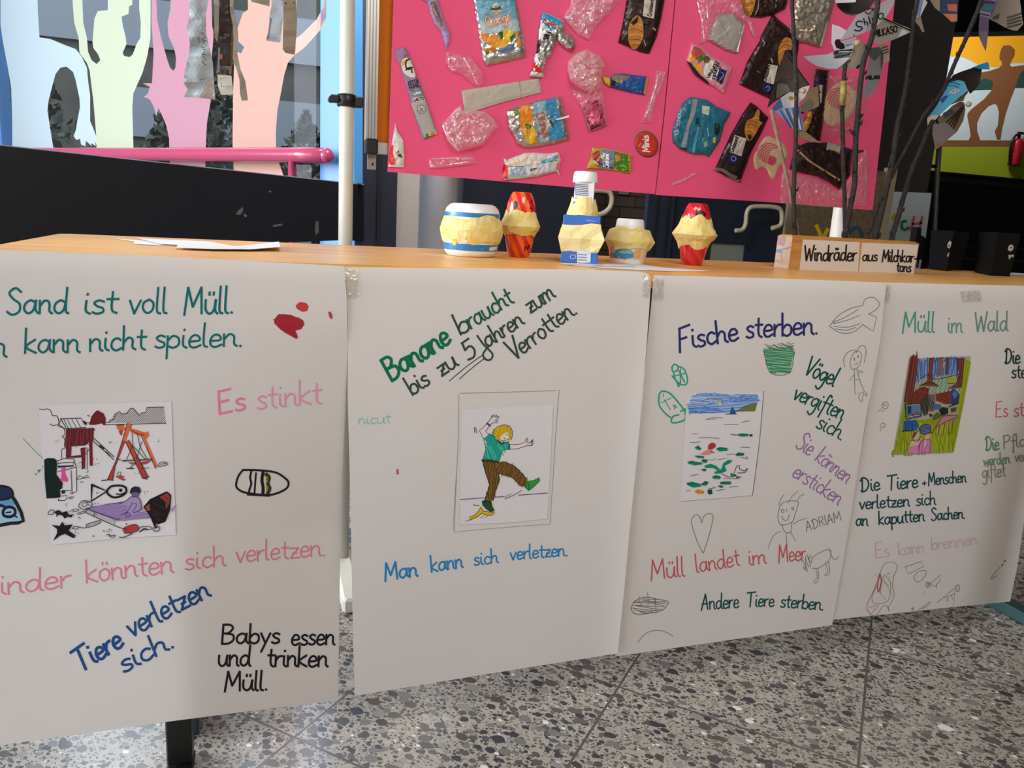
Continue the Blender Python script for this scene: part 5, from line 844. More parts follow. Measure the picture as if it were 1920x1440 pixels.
w = clearw('clear_ring_wrapper', Z3('530,960 600,880 680,810 690,850 760,850 860,860 930,920 965,980 900,1050 850,1120 740,1150 650,1165 570,1080'), 'clear crumpled film cup shaped like a ring, below the grey strip', m=FILM2, h=.03, crump=.016)
w.l(Z3('640,960 700,930 780,935 850,960 870,1010 820,1070 740,1090 670,1070 630,1010 640,960'), 2, '#f5d0dc').l(Z3('535,970 580,1080 660,1160'), 2, '#f8e2e8').l(Z3('600,890 660,830 680,870'), 2.4, '#f8e2e8').l(Z3('780,1060 820,1110 870,1040'), 2.4, '#fbeef2').l(Z3('560,1040 620,1090 640,1150'), 2, '#fbeef2').l(Z3('870,880 930,940 900,1000'), 1.6, '#f5d0dc').done()
w = Wrap('chocolate_wrapper', Z3('170,950 185,1010 230,1080 240,1200 235,1292 115,1287 140,1120'), mat('white_film', '#dcd5cb', .35, bump=(60, .2)), 'white and red torn corner of a chocolate wrapper, bottom left', h=.006)
w.f(Z3('140,1120 155,1130 150,1180 165,1230 160,1270 118,1268'), '#d9251c', curve=2).f(Z3('175,1180 195,1160 228,1215 200,1215'), '#6b3a30').l(Z3('180,1100 225,1090'), 2, '#f5f0ea', n=1).f(Z3('118,1270 236,1276 235,1290 116,1286'), '#eee9e2').done()
w = clearw('clear_strip_wrapper', Z3('430,1222 580,1210 740,1205 800,1230 800,1260 620,1285 470,1300 428,1292'), 'narrow clear strip of film near the bottom edge of the left sheet', h=.005); w.l(Z3('440,1285 600,1265 790,1245'), 1.5, '#f6cdd8').l(Z3('450,1225 640,1218 780,1222'), 1.2, '#f6cdd8').done()
w = Wrap('chocolate_wrapper', P('944,296 952,300 965,294 983,287 1000,286 1030,288 1047,285 1052,300 1047,318 1050,330 1043,322 1010,331 985,335 948,338 941,333 947,312'), mat('white_film'), 'opened white, blue and red wrapper at the lower edge of the left sheet', h=.012, w=9, crump=.006)
w.f(P('953,298 985,289 1012,292 1016,308 985,312 955,310'), '#e2d6c6').f(P('1012,303 1046,290 1046,297 1020,307'), '#5aa9cf').f(P('944,308 953,310 951,336 942,334'), '#d92a22').f(P('957,316 985,313 988,328 958,331'), '#9db6cc').f(P('994,317 1010,313 1002,319 995,321'), '#7a4238', .0012).f(P('988,313 1044,306 1042,320 990,331'), '#c9cfd6', .0006).l(P('956,312 990,311 1045,300'), 1.3, '#77777c').f(P('1044,308 1050,304 1046,318 1043,320'), '#e08a78').l(P('962,320 982,318'), 1.4, '#6f8fb8', n=1).l(P('962,325 982,323'), 1.4, '#6f8fb8', n=1).done()
w = Wrap('drink_pouch', P('948,207 985,195 1020,186 1052,180 1061,222 1068,262 1040,270 1000,277 985,278 968,270 962,255 953,240'), FOIL, 'crumpled silver drink pouch lying sideways, straw still in it', 'drink pouch', h=.014, w=11, crump=.004, fr=.07, group='orange drink pouches on the left pink sheet')
w.f(P('1022,188 1042,184 1058,258 1030,264'), '#2f86b0').f(P('1000,193 1024,188 1034,262 1012,268'), '#86a9b4', .0006).f(P('975,203 993,198 1000,225 996,248 985,258 975,235'), '#d98420', curve=3).f(P('985,240 1000,238 1005,258 995,270 985,262'), '#dfb42a', .0011, curve=3).f(P('978,197 990,200 988,210 976,206'), '#e09a2c', .001).f(P('963,205 972,203 975,214 966,216'), '#5f8a3a').f(P('985,232 997,234 996,240 988,243'), '#35602f', .0014).f(P('998,262 1006,255 1008,268 1000,272'), '#d9821c').t('Orange', 1005, 214, 1020, 258, 9, 2.6, '#b8583a').t('Solevita', 1027, 220, 1036, 240, 3, 1.2, '#1f2a26').f(P('1023,218 1031,216 1036,240 1026,240'), '#d9c9a8', .001).l(P('1043,224 1053,222 1066,218'), 3, '#e9e6e2', .006, 1).done()
w = Wrap('chocolate_wrapper', Z4('225,88 300,115 390,160 400,215 380,235 440,255 475,300 478,360 455,395 415,375 345,320 335,270 330,340 300,410 270,450 240,530 235,585 135,575 140,520 165,470 165,430 195,330 200,200'), FOIL, 'folded blue, white and silver milk snack wrapper with red ends', h=.014, w=8, crump=.006, fr=.12)
w.f(Z4('228,95 300,120 385,165 350,190 280,165 220,150'), '#2f9ac4').f(Z4('215,150 280,165 345,195 325,260 290,240 210,215'), '#cfdbe0').t('Kinder', *Z4('228,170')[0], *Z4('318,205')[0], 4.5, 1.8, '#c2392e').t('Pingui', *Z4('250,205')[0], *Z4('325,222')[0], 4, 1.6, '#2f6fa8').f(Z4('232,300 245,260 280,235 295,250 270,300 245,315'), '#1d1a1e').f(Z4('195,300 215,330 205,390 180,405'), '#1d1a1e').f(Z4('200,220 240,210 230,290 200,300'), '#e4e6e6').f(Z4('165,430 185,400 205,460 170,470'), '#d9dbe6').f(Z4('145,510 170,470 180,490 200,470 225,545 140,535'), '#d8261e').f(Z4('140,540 235,550 234,580 137,572'), '#d9d6d0').f(Z4('415,362 475,355 452,392'), '#c42a24').l(Z4('225,92 300,118 388,163'), 1.5, '#8fc6da').done()
w = clearw('clear_bag', Z4('460,-60 800,-60 800,10 740,90 640,190 580,300 500,260 420,180 385,125 430,60'), 'clear plastic bag at the top centre of the left sheet', m=FILM2, h=.012, crump=.024, fr=.07)
for s in ('620,20 600,90 540,150', '650,170 690,90 740,60', '520,30 450,110 400,130', '600,100 560,200 570,280', '700,40 650,130'): w.l(Z4(s), 1.8, '#f9dfe0')
w.done()
w = clearw('clear_wrapper', Z4('415,470 480,400 560,370 660,420 700,490 680,540 670,600 672,660 590,702 500,655 440,610 415,530'), 'crumpled ball of clear film above the red jelly pouch', m=clear_film('clear_film_white', '#fff4f0', .8), h=.03, crump=.03, fr=.14)
for s in ('450,480 520,500 540,580', '500,420 560,480 620,470', '560,600 620,640 660,600', '470,560 520,620 580,660', '590,400 640,460'): w.l(Z4(s), 1.8, '#f4d9d4')
w.done()
w = clearw('jelly_pouch', Z4('440,668 560,700 680,650 690,760 720,940 650,965 580,988 550,900 520,800 480,740'), 'clear pouch with a dark base and a pink sweet printed on it', 'sachet', h=.01)
w.f(Z4('540,770 620,745 680,780 705,935 600,960 560,900'), '#c2486c').f(Z4('580,870 620,820 660,840 665,890 620,930 585,915'), '#f07a94', .0012, curve=3).f(Z4('585,940 640,935 670,940 590,975'), '#241014').l(Z4('560,890 590,960'), 2.4, '#5a1a22').l(Z4('670,860 700,940'), 2.4, '#7a2a34').l(Z4('660,870 668,935'), 2, '#3a1016').done()
w = Wrap('candy_wrapper', Z4('680,572 740,580 770,555 840,550 910,562 1022,572 1010,640 995,716 880,692 740,655 690,625'), mat('blue_film', '#1f4f93', .28, bump=(70, .3)), 'blue candy bar wrapper with yellow ends', h=.01, w=9, crump=.004)
w.f(Z4('680,574 735,582 735,650 700,632'), '#d9b11c').f(Z4('1008,575 1022,576 998,712 985,700'), '#c9a51c').f(Z4('745,575 780,557 890,568 860,605 760,608'), '#7d7468').f(Z4('738,590 775,595 790,640 745,640'), '#1c1c2e').f(Z4('770,600 835,598 830,612 780,614'), '#c9a51c', .001)
for k in range(4): w.l(Z4('%d,580 %d,690' % (920+k*18, 908+k*18)), 1, '#6f93c6', n=1)
w.done()
w = clearw('spoon_wrapper', Z4('1085,530 1160,540 1135,640 1065,800 1042,920 975,920 985,860 1035,740 1070,600'), 'clear film sleeve shaped like a spoon above the red cheese wrapper', h=.006)
w.l(Z4('1100,560 1135,565 1120,620 1060,760 1020,900'), 1.8, '#f7cfda').l(Z4('1090,570 1080,640 1040,770 1000,880'), 1.6, '#f7cfda').l(Z4('1060,700 1030,830'), 2.4, '#fbe9ee').done()
c = Z4('1010,1080')[0]; el = [(c[0]+22*math.cos(a*.21)+(3*math.sin(a*.21)), c[1]+25*math.sin(a*.21)) for a in range(30)]
w = Wrap('cheese_wrapper', el, mat('green_film', '#3f6a34', .35), 'round red cheese net label with a green rim', h=.008, w=5, crump=.001)
w.f([(c[0]+21*math.cos(a*.21)+(2.5*math.sin(a*.21)), c[1]+22*math.sin(a*.21)) for a in range(30)], '#c2302a').t('Minis', *Z4('1032,1138')[0], *Z4('1022,1015')[0], 7, 2.4, '#eed6cf').l(Z4('950,1100 965,1075'), 2, '#e08a80').done()
w = Wrap('snack_wrapper', Z4('600,1108 680,1112 780,1130 895,1160 893,1230 890,1302 750,1278 650,1270 558,1265 575,1220 590,1190'), mat('yellow_film', '#b9a81c', .3, bump=(70, .3)), 'small yellow, red and green salami snack wrapper', h=.008, w=8, crump=.004)
w.f(Z4('670,1122 770,1132 760,1270 655,1265'), '#6f86a4').f(Z4('600,1150 650,1125 665,1180 690,1240 640,1250 605,1200'), '#a83a2c').f(Z4('605,1195 640,1215 650,1240 610,1220'), '#e2d9d0', .001).f(Z4('770,1135 890,1165 885,1290 810,1280 760,1250'), '#4a7a2a').f(Z4('765,1160 810,1150 815,1200 780,1215'), '#c9874a', .001).f(Z4('805,1240 850,1225 870,1270 820,1285'), '#5fae3a', .001).f(Z4('870,1165 895,1162 890,1300 878,1295'), '#d9b81c', .001).t('Mini', *Z4('690,1190')[0], *Z4('700,1150')[0], 4, 1.4, '#e9e9e2').t('Salami', *Z4('722,1255')[0], *Z4('728,1155')[0], 5, 1.8, '#f2f0ea').l(Z4('650,1225 700,1245 760,1262'), 2, '#1a1a1e').done()
# croissant bags
CR = '#b97a30'
def croissant(w, pts, spine):
    w.f(pts, CR, .001, curve=3)
    for i, s in enumerate(spine): w.l(s, 1.7, ('#8a5220', '#d8a85c')[i % 2], .0016)
w = Wrap('croissant_bag', Z4('870,-60 1150,-60 1145,0 1120,140 1085,280 1030,405 960,390 870,350 795,320 830,180'), CHOC, 'dark brown croissant bag at the top, left of the seam between the sheets', 'bag', h=.011, w=12, crump=.0035, fr=.045, group='dark brown croissant bags')
croissant(w, Z4('925,120 950,118 975,150 988,230 975,300 935,365 905,368 880,330 870,240 885,170'), [Z4('880,230 920,215 980,240'), Z4('880,265 930,255 982,270'), Z4('885,300 930,295 970,305'), Z4('890,185 930,175 975,190'), Z4('900,340 930,335 950,340')])
w.f(Z4('890,170 915,150 950,120 940,170 910,190'), '#2a1416', .0018).f(Z4('995,-10 1080,-10 1065,140 980,120'), '#c9bfae', .001).t('Croissant', *Z4('1045,125')[0], *Z4('1062,0')[0], 4, 1.6, '#2a2420')
for k in range(4): w.l(Z4('%d,115 %d,5' % (990+k*11, 1002+k*11)), .9, '#8a8074', n=1)
w.l(Z4('1060,210 1075,225'), 3, '#c98f70').l(Z4('990,300 1000,340'), 1.6, '#a8989a').done()
w = clearw('clear_bag', Z5('330,-60 690,-60 700,0 725,100 760,150 800,290 765,270 720,170 600,100 480,110 440,300 370,330 380,200'), 'clear plastic bag at the top of the right sheet', m=FILM, h=.008, crump=.016)
for s in ('350,20 390,180 400,320', '420,30 430,150', '610,40 660,80', '730,150 770,250'): w.l(Z5(s), 1.6, '#f2bcc8')
w.done()
w = Wrap('foil_tray', Z5('490,110 620,98 705,185 690,280 642,402 560,375 435,302 455,210'), mat('matt_foil', '#b3ada4', .45, .5, bump=(30, .15)), 'pale grey square foil lid below the clear bag', 'foil lid', h=.012, w=5, crump=.001)
w.l(Z5('500,125 570,240 645,390'), 1, '#8a857c', n=1).l(Z5('615,105 570,240 450,300'), 1, '#cfcac2', n=1).l(Z5('700,190 650,385'), 3, '#dcd8d2', n=1).l(Z5('560,240 600,200'), 1.6, '#d6d2ca').done()
w = Wrap('candy_wrapper', Z5('305,315 360,345 420,380 480,430 560,470 612,505 590,600 545,705 500,670 430,630 330,560 265,455 285,400'), mat('pink_film', '#d98a9c', .3, bump=(70, .3)), 'pink gummy bear bag with fruit printed on it', 'candy bag', h=.012, w=9, crump=.003)
w.f(Z5('268,455 300,470 370,560 430,610 440,640 330,560'), '#1d1a20').f(Z5('320,350 380,370 400,410 360,450 310,420'), '#b04a3c', curve=2).f(Z5('285,400 330,420 345,470 300,460'), '#e0a23a').f(Z5('370,420 410,395 415,440 380,460 350,480'), '#3f7a34', .001).f(Z5('320,490 360,480 390,510 375,550 345,520'), '#e0a81c', .001).f(Z5('400,430 430,420 445,450 425,475 400,465'), '#6a4a22', .0012, curve=2).f(Z5('405,490 460,450 510,490 500,560 450,600 400,560'), '#dcd2cc', .001, curve=3).t('Panda', *Z5('487,488')[0], *Z5('462,590')[0], 5, 1.7, '#26222a').t('Bärchen', *Z5('487,458')[0], *Z5('420,580')[0], 4.6, 1.6, '#26222a').f(Z5('515,510 572,530 535,635 492,605'), '#1c2450', .001).l(Z5('525,540 548,560 520,600'), 1.6, '#8f93b8').l(Z5('600,510 540,690'), 2, '#e6a6b4', n=1).done()
w = Wrap('snack_bag', Z5('295,725 360,735 420,745 500,800 602,843 580,890 555,930 520,1060 440,1177 400,1160 330,1157 220,1120 165,1062 162,985 200,860 240,770'), mat('teal_film', '#1f6a80', .3, bump=(60, .35)), 'teal plastic snack bag with a silver seam', 'bag', h=.012, w=10, crump=.005, fr=.05)
w.f(Z5('315,740 355,745 330,860 290,960 265,1110 228,1105 265,960 300,850'), '#8f9496', .001).f(Z5('385,790 445,800 435,865 385,850'), '#b9c2b4').f(Z5('480,930 505,910 520,960 505,1015 480,1000'), '#15222a', curve=2).f(Z5('340,890 365,880 365,930 340,930'), '#16323e').f(Z5('470,1030 490,1030 485,1075 465,1070'), '#c9a24a').f(Z5('395,1070 425,1050 425,1095 400,1105'), '#7fa8a8').l(Z5('360,960 330,1080 320,1140'), 5, '#3fa0bd').l(Z5('385,930 375,1000 360,1050'), 3, '#58777f').t('SCHOKO', *Z5('215,950')[0], *Z5('232,815')[0], 3, 1.1, '#a9c2c6').l(Z5('175,990 205,975 200,1005 180,1010'), 1.6, '#a9c2c6').l(Z5('425,960 435,1020'), 2, '#8ab0b6')
w.l(Z5('230,1105 265,1115'), 4, '#14181a', n=1).done()
w = Wrap('croissant_bag', Z5('750,765 800,800 885,882 830,1000 760,1130 670,1372 560,1320 478,1275 600,1010 690,850'), CHOC, 'dark brown croissant bag whose whole croissant and label show, beside the teal bag', 'bag', h=.011, w=11, crump=.0035, fr=.045, group='dark brown croissant bags')
croissant(w, Z5('800,820 820,840 812,900 840,920 815,950 790,1000 750,1052 720,1045 705,980 720,910 770,880'), [Z5('720,940 760,930 800,960'), Z5('712,970 750,970 785,1000'), Z5('725,915 760,905 800,925'), Z5('770,890 795,880 812,890'), Z5('720,1010 745,1010 765,1030')])
w.f(Z5('728,1015 755,1010 755,1040 735,1048'), '#2a1416', .002).f(Z5('630,1012 718,1040 680,1172 590,1140'), '#cfc6b8').t('Croissant', *Z5('620,1145')[0], *Z5('660,1030')[0], 4.4, 1.7, '#26201c')
for k in range(4): w.l(Z5('%d,1155 %d,1055' % (640+k*12, 668+k*12)), .9, '#857b70', n=1)
w.f(Z5('590,1145 665,1170 640,1232 580,1212'), '#1c2258').l(Z5('605,1180 620,1170 640,1185 630,1205 608,1200 605,1180'), 1.4, '#8f98c6').l(Z5('490,1270 540,1275 590,1310 640,1330'), 6, '#6a6460').l(Z5('600,1320 660,1350'), 6, '#8d8780').done()
w = Wrap('croissant_bag', Z6('320,88 360,130 420,180 500,255 495,330 480,420 380,560 300,665 200,620 92,568 125,480 150,410 235,270 235,250 290,150'), CHOC, 'large dark brown croissant bag partly behind the brown pinwheel', 'bag', h=.012, w=12, crump=.004, fr=.04, group='dark brown croissant bags')
croissant(w, Z6('400,255 440,262 455,310 440,340 420,330 400,350 370,440 356,400 362,320'), [Z6('365,330 400,300 450,315'), Z6('360,360 390,330 420,335'), Z6('380,290 415,275 450,285')])
w.f(Z6('290,432 355,445 325,570 258,550'), '#cfc6b8').t('Croissant', *Z6('275,553')[0], *Z6('305,440')[0], 4, 1.6, '#26201c')
for k in range(3): w.l(Z6('%d,560 %d,450' % (290+k*12, 318+k*12)), .9, '#857b70', n=1)
w.f(Z6('252,562 322,578 310,625 252,615'), '#1c2258').l(Z6('275,590 290,580 300,600 285,612'), 1.4, '#8f98c6').l(Z6('250,270 265,290 255,310'), 1.4, '#a89aa0').l(Z6('310,395 318,420'), 2, '#c9a890').l(Z6('215,480 235,490'), 1.4, '#7f6f74').l(Z6('240,280 300,300'), 1, '#7f6f74').done()
w = Wrap('croissant_bag', Z6('118,-40 430,-40 420,20 405,60 330,100 240,120 165,112'), CHOC, 'dark brown croissant bag at the very top of the right sheet', 'bag', h=.012, w=10, crump=.004, fr=.05, group='dark brown croissant bags')
croissant(w, Z6('120,-10 200,-10 190,60 170,105 150,95 125,40'), [Z6('130,20 160,25 195,10'), Z6('135,50 160,52 188,40'), Z6('145,75 165,78 180,70')])
w.l(Z6('225,0 220,60 200,100'), 2, '#9a8f92').l(Z6('345,0 340,50'), 2, '#8d8285').f(Z6('125,75 145,80 150,110 135,100'), '#5a8a34', .0016).done()
w = Wrap('foil_bag', Z6('480,-40 740,-40 735,30 700,150 640,322 570,300 500,285 420,235 450,130'), FOILD, 'dark silver foil bag hanging behind the tallest twig', 'bag', h=.012, w=12, crump=.008, fr=.08)
w.l(Z6('500,200 560,210 600,190'), 3, '#d9c9a0').l(Z6('690,150 645,310'), 3, '#b3aca0', n=1).done()
# cream peel spirals (cut paper)
for zc, poly, lab in ((Z5, '870,1022 930,1040 1000,1085 1030,1180 965,1250 930,1340 895,1330 870,1270 830,1255 790,1272 770,1190 815,1085', 'cream cut paper spiral low on the right sheet, beside the pale twig'), (Z6, '770,555 840,580 890,640 880,720 830,800 740,852 690,840 650,770 670,660 710,600', 'cream cut paper spiral behind the twig with yellow tape')):
    pts = zc(poly); cx_ = sum(p[0] for p in pts)/len(pts)+3; cy_ = sum(p[1] for p in pts)/len(pts)+1
    w = Wrap('paper_spiral', smooth_path(pts, 3, True), mat('cream_paper', '#d3b58f', .7), lab, 'paper spiral', h=.004, w=5, crump=.002, group='cream paper spirals')
    for k in range(6):
        r = 9+k*3.4; a0 = 2.2+k*.28
        w.l([(cx_+k*-.9+r*math.cos(a0+i*.42)*.95, cy_-k*.9+r*math.sin(a0+i*.42)) for i in range(6)], 1.9, '#d5486f', .0012)
    w.f([(cx_+2+8*math.cos(i*.4), cy_+2+9*math.sin(i*.4)) for i in range(16)], '#cf456c', .001).done()
w = Wrap('croissant_bag', Z6('610,465 700,475 685,600 665,800 640,950 560,955 480,900 545,800 590,640'), CHOC, 'narrow dark brown croissant bag behind the brown pinwheel, upright', 'bag', h=.012, w=9, crump=.006, group='dark brown croissant bags')
croissant(w, Z6('560,755 585,760 575,820 545,885 525,860 535,800'), [Z6('535,800 560,790 580,800'), Z6('532,830 555,825 572,830')])
w.f(Z6('632,570 660,575 650,690 640,700'), '#b9b0a2').f(Z6('620,525 668,530 655,575 625,570'), '#1d1d40').l(Z6('655,580 650,690'), 1, '#5f564e', n=1).done()
w = Wrap('croissant_bag', Z6('490,990 540,965 600,960 690,962 790,985 860,1010 850,1100 845,1180 770,1282 700,1230 620,1190 500,1165 435,1140 450,1070'), CHOC, 'dark brown croissant bag lying flat at the bottom of the right sheet', 'bag', h=.016, w=12, crump=.007, fr=.045, group='dark brown croissant bags')
w.f(Z6('690,958 780,985 770,1040 680,1010'), '#b3a996').t('Croissant', *Z6('765,1030')[0], *Z6('695,1008')[0], 3.6, 1.4, '#26201c').l(Z6('490,1015 560,1080 650,1140 770,1215'), 3.4, '#b98a62').f(Z6('800,1000 840,1005 830,1040 800,1030'), '#1c2258').l(Z6('540,1070 600,1110'), 3, '#8d8084').done()
w = clearw('clear_bag', Z6('380,1170 440,1145 500,1180 620,1205 760,1290 850,1190 930,1030 960,1000 972,1200 955,1390 700,1400 370,1370'), 'clear plastic film at the bottom right corner of the right sheet', h=.006, crump=.01, fr=.15)
for s in ('400,1200 480,1290 520,1370', '940,1020 950,1200 930,1380', '700,1300 800,1330 900,1300', '560,1230 640,1300'): w.l(Z6(s), 1.3, '#f0a6ba')
w.done()
w = clearw('clear_bag', Z6('560,480 610,470 720,520 900,500 940,640 945,780 880,880 700,940 640,900 700,700 660,560'), 'clear film around the cream spiral behind the taped twig', m=clear_film('clear_film_thin', '#ffffff', .03), h=.006, crump=.008)
for s in ('690,490 760,560 860,540', '900,560 920,700', '720,880 840,860 900,790'): w.l(Z6(s), 1.3, '#e8b0bd')
w.done()
w = Wrap('carton_piece', P('1578,92 1612,84 1618,98 1622,118 1600,122 1580,104'), mat('carton_board', '#a39079', .7), 'brown carton piece with a barcode behind the named pinwheel', 'carton piece', h=.004, w=5, crump=.001)
for k in range(4): w.l(P('%d,%d %d,%d' % (1584+k*8, 97-k, 1588+k*8, 113-k)), 1.6, '#3a3230', n=1)
w.done()
w = clearw('clear_strip_wrapper', P('1257,345 1280,335 1306,322 1306,328 1280,342 1258,350'), 'faint clear strip low on the right sheet', h=.003, crump=.004); w.l(P('1262,346 1285,336 1304,326'), 1.2, '#f2b2c4').done()
# ================================================================ shakers made of taped pots
YTAPE = mat('yellow_crepe', '#ebd070', .6, trans=.12, bump=(140, .2), var=(45, '#f0dfa0')); YTAPE2 = mat('yellow_crepe_pale', '#f0dfa6', .6, trans=.12, bump=(140, .2), var=(45, '#ecd68a')); WPL = mat('white_plastic', '#e9e6e2', .3)
def base_at(px, py, r=0):                      # foot of a round thing whose lowest visible edge is at this pixel
    p = tab(px, py); d = Vector((p.x, p.y, 0)).normalized(); return p+d*r
def tape_band(c, prof, seg, seed, m=YTAPE, amp=.10, sq=1.0, rz=0):
    rr = random.Random(seed); seg = seg*2; pr = [prof[0]]
    for p, n_ in zip(prof, prof[1:]): pr += [((p[0]*.5+n_[0]*.5)*1.004, (p[1]+n_[1])/2), n_]
    n = len(pr); H = prof[-1][1]-prof[0][1]; pk = max(range(n), key=lambda i: pr[i][0])
    def nz(k, z, f=1.0): g = 2*PI*k/seg; return mnoise.noise(Vector((math.cos(g)*1.7*f+seed, math.sin(g)*1.7*f, z*1.3+seed)))
    def fn(i, k, g, r, z):
        fold = abs(nz(k, i*.16, 1.7))*1.5-.32; dd = 1-.75*(i == pk)
        r2 = r*(1+amp*dd*(fold*.75+rr.uniform(-.12, .12)+.35*nz(k, i*.3)))
        if i == 0: z += H*.10*(nz(k, 5)*1.6)+H*rr.uniform(-.02, .02)
        elif i == n-1: z += H*.12*(nz(k, 9)*1.6)+H*rr.uniform(-.02, .02)
        elif i != pk: z += H*.05*nz(k, i*.7+2, 1.4)
        else: z += H*.02*nz(k, 3)
        return r2, z
    q = MB(); q.lathe(c, pr, m, seg, False, sq, fn, rz); return q
def dec(root, name, objs, label, items):
    om = OnMesh(objs); q = MB()
    for it in items:
        if it[0] == 'f': q.fill(P(it[1]) if isinstance(it[1], str) else it[1], om, prt(it[2]), it[3] if len(it) > 3 else .0006, 4)
        elif it[0] == 'l': q.line(P(it[1]) if isinstance(it[1], str) else it[1], it[2], om, prt(it[3]), it[4] if len(it) > 4 else .0009)
        elif it[0] == 't': write(q, it[1], it[2], it[3], it[4], it[5], it[6], it[7], om, prt(it[8]), .0012)
    return q.build(name, root, label)
ZJ = Z(800, 300, 5.647)
# 1: two wide white tubs
def px_prof(c, rows):                          # rows of (radius px, pixel height above the base)
    s = depth(c)/F; return [(r*s, h*s) for r, h in rows]
c = base_at(882, 482, .045); sh1 = thing('taped_pot_shaker', c, 'wide white tub shaker with blue label and yellow tape, leftmost on the table', 'shaker', 'shakers made of taped pots')
q = MB(); q.lathe(c, px_prof(c, [(38, 0), (44, 2), (49, 9), (51, 18), (53, 40), (54, 48)]), WPL, 40); lo = q.build('lower_tub', sh1)
q = MB(); q.lathe(c, px_prof(c, [(55, 48), (54, 55), (51, 70), (51, 78), (48, 87), (42, 93), (36, 95.5), (10, 96), (2, 95.5)]), WPL, 40); up = q.build('upper_tub', sh1)
q = MB(); q.lathe(c, px_prof(c, [(50.4, 12), (51.6, 19), (51.8, 24)]), mat('label_blue', '#2676ad', .35), 40, False); q.lathe(c, px_prof(c, [(51.9, 72), (51.9, 76), (51.2, 79.5)]), mat('label_blue'), 40, False); lb = q.build('label_band', sh1, 'blue label band')
q = tape_band(c, px_prof(c, [(51.5, 25), (54, 30), (58, 46), (58.5, 52), (56, 60), (52.6, 71)]), 22, 3, amp=.045); tp = q.build('tape_band', sh1, 'yellow crepe tape')
dec(sh1, 'label_print', [lo, up, lb, tp], None, [('t', 'Ma', 865, 455, 876, 456, 5, 1.2, '#f0ede6'), ('f', '848,449 856,448 858,456 852,461 847,456', '#b6b23a'), ('l', '864,405.5 914,408.5', 1.8, '#dfe9f0', .0014), ('l', '862,466 905,467', 1.2, '#9fc0da', .0014), ('f', '918,464 932,462 931,470 917,470', '#d9d3dc')])
# 2 and 5: red striped small pots, mouth to mouth
def striped(key, a, b, sc=26, ang=.5):
    if key in MATS: return MATS[key]
    M = bpy.data.materials.new(key); M.use_nodes = True; nt = M.node_tree; bs = nt.nodes['Principled BSDF']; tc = nt.nodes.new('ShaderNodeTexCoord'); mp = nt.nodes.new('ShaderNodeMapping'); mp.inputs['Rotation'].default_value = (0, ang, .3)
    wv = nt.nodes.new('ShaderNodeTexWave'); wv.inputs['Scale'].default_value = sc; wv.inputs['Distortion'].default_value = 3.2; wv.inputs['Detail Scale'].default_value = .35; wv.inputs['Detail'].default_value = 1
    nt.links.new(tc.outputs['Object'], mp.inputs[0]); nt.links.new(mp.outputs[0], wv.inputs[0]); r = nt.nodes.new('ShaderNodeValToRGB'); r.color_ramp.interpolation = 'EASE'; r.color_ramp.elements[0].position = .45; r.color_ramp.elements[0].color = rgb(a); r.color_ramp.elements[1].position = .55; r.color_ramp.elements[1].color = rgb(b)
    nt.links.new(wv.outputs[1], r.inputs[0]); nt.links.new(r.outputs[0], bs.inputs[0]); bs.inputs['Roughness'].default_value = .2; bs.inputs['Coat Weight'].default_value = .4; MATS[key] = M; return M
def egg(px, py, lab, m, sc, seed, tape):
    c = base_at(px, py, .018); t = thing('taped_pot_shaker', c, lab, 'shaker', 'shakers made of taped pots')
    q = MB(); q.lathe(c, px_prof(c, [(17*sc, 0), (19.5*sc, 1), (23*sc, 14*sc), (26.5*sc, 30*sc), (28*sc, 44*sc), (29*sc, 54*sc)]), m, 36); lo = q.build('lower_pot', t)
    q = MB(); q.lathe(c, px_prof(c, [(29*sc, 56*sc), (28*sc, 68*sc), (27.5*sc, 84*sc), (25.5*sc, 98*sc), (21.5*sc, 110*sc), (17*sc, 117.5*sc), (15*sc, 118*sc), (3, 118*sc)]), m, 36); up = q.build('upper_pot', t)
    q = tape_band(c, px_prof(c, [(k*sc, h*sc) for k, h in tape]), 14, seed, amp=.10); tp = q.build('tape_band', t, 'yellow crepe tape'); return t, lo, up, tp
RS1 = striped('red_orange_stripes', '#cf2018', '#f0641e', 13, .45); RS2 = striped('red_crimson_stripes', '#b80f1e', '#d8242c', 12, .7)
t, lo, up, tp = egg(972, 482.5, 'red and orange striped egg shaped shaker beside the wide white tub', RS1, 1.0, 5, [(29, 40), (32, 46), (37.5, 57), (31.5, 70), (27.6, 84)])
dec(t, 'label_print', [up, lo], None, [('f', '962,382 966,376 971,380 970,390 964,393', '#33262e'), ('l', '995,380 998,376', 2.2, '#33181c'), ('l', '994,390 998,392', 2, '#33181c'), ('t', 'M', 984, 470, 996, 467, 4, 1.6, '#2a1218')])
t, lo, up, tp = egg(1296.5, 497.5, 'glossy red egg shaped shaker with yellow tape, rightmost of the shakers', RS2, .955, 9, [(27.5, 34), (33, 46), (43.5, 59), (35, 72), (28, 92)])
dec(t, 'label_print', [up, lo], None, [('f', '1305,397 1312,394 1320,396 1325,402 1320,408 1309,407 1304,403', '#1a0d10'), ('f', '1310,402 1318,401 1319,405 1311,405', '#d2542c', .0012), ('f', '1300,391 1305,387 1308,391 1303,395', '#e9a08c')])
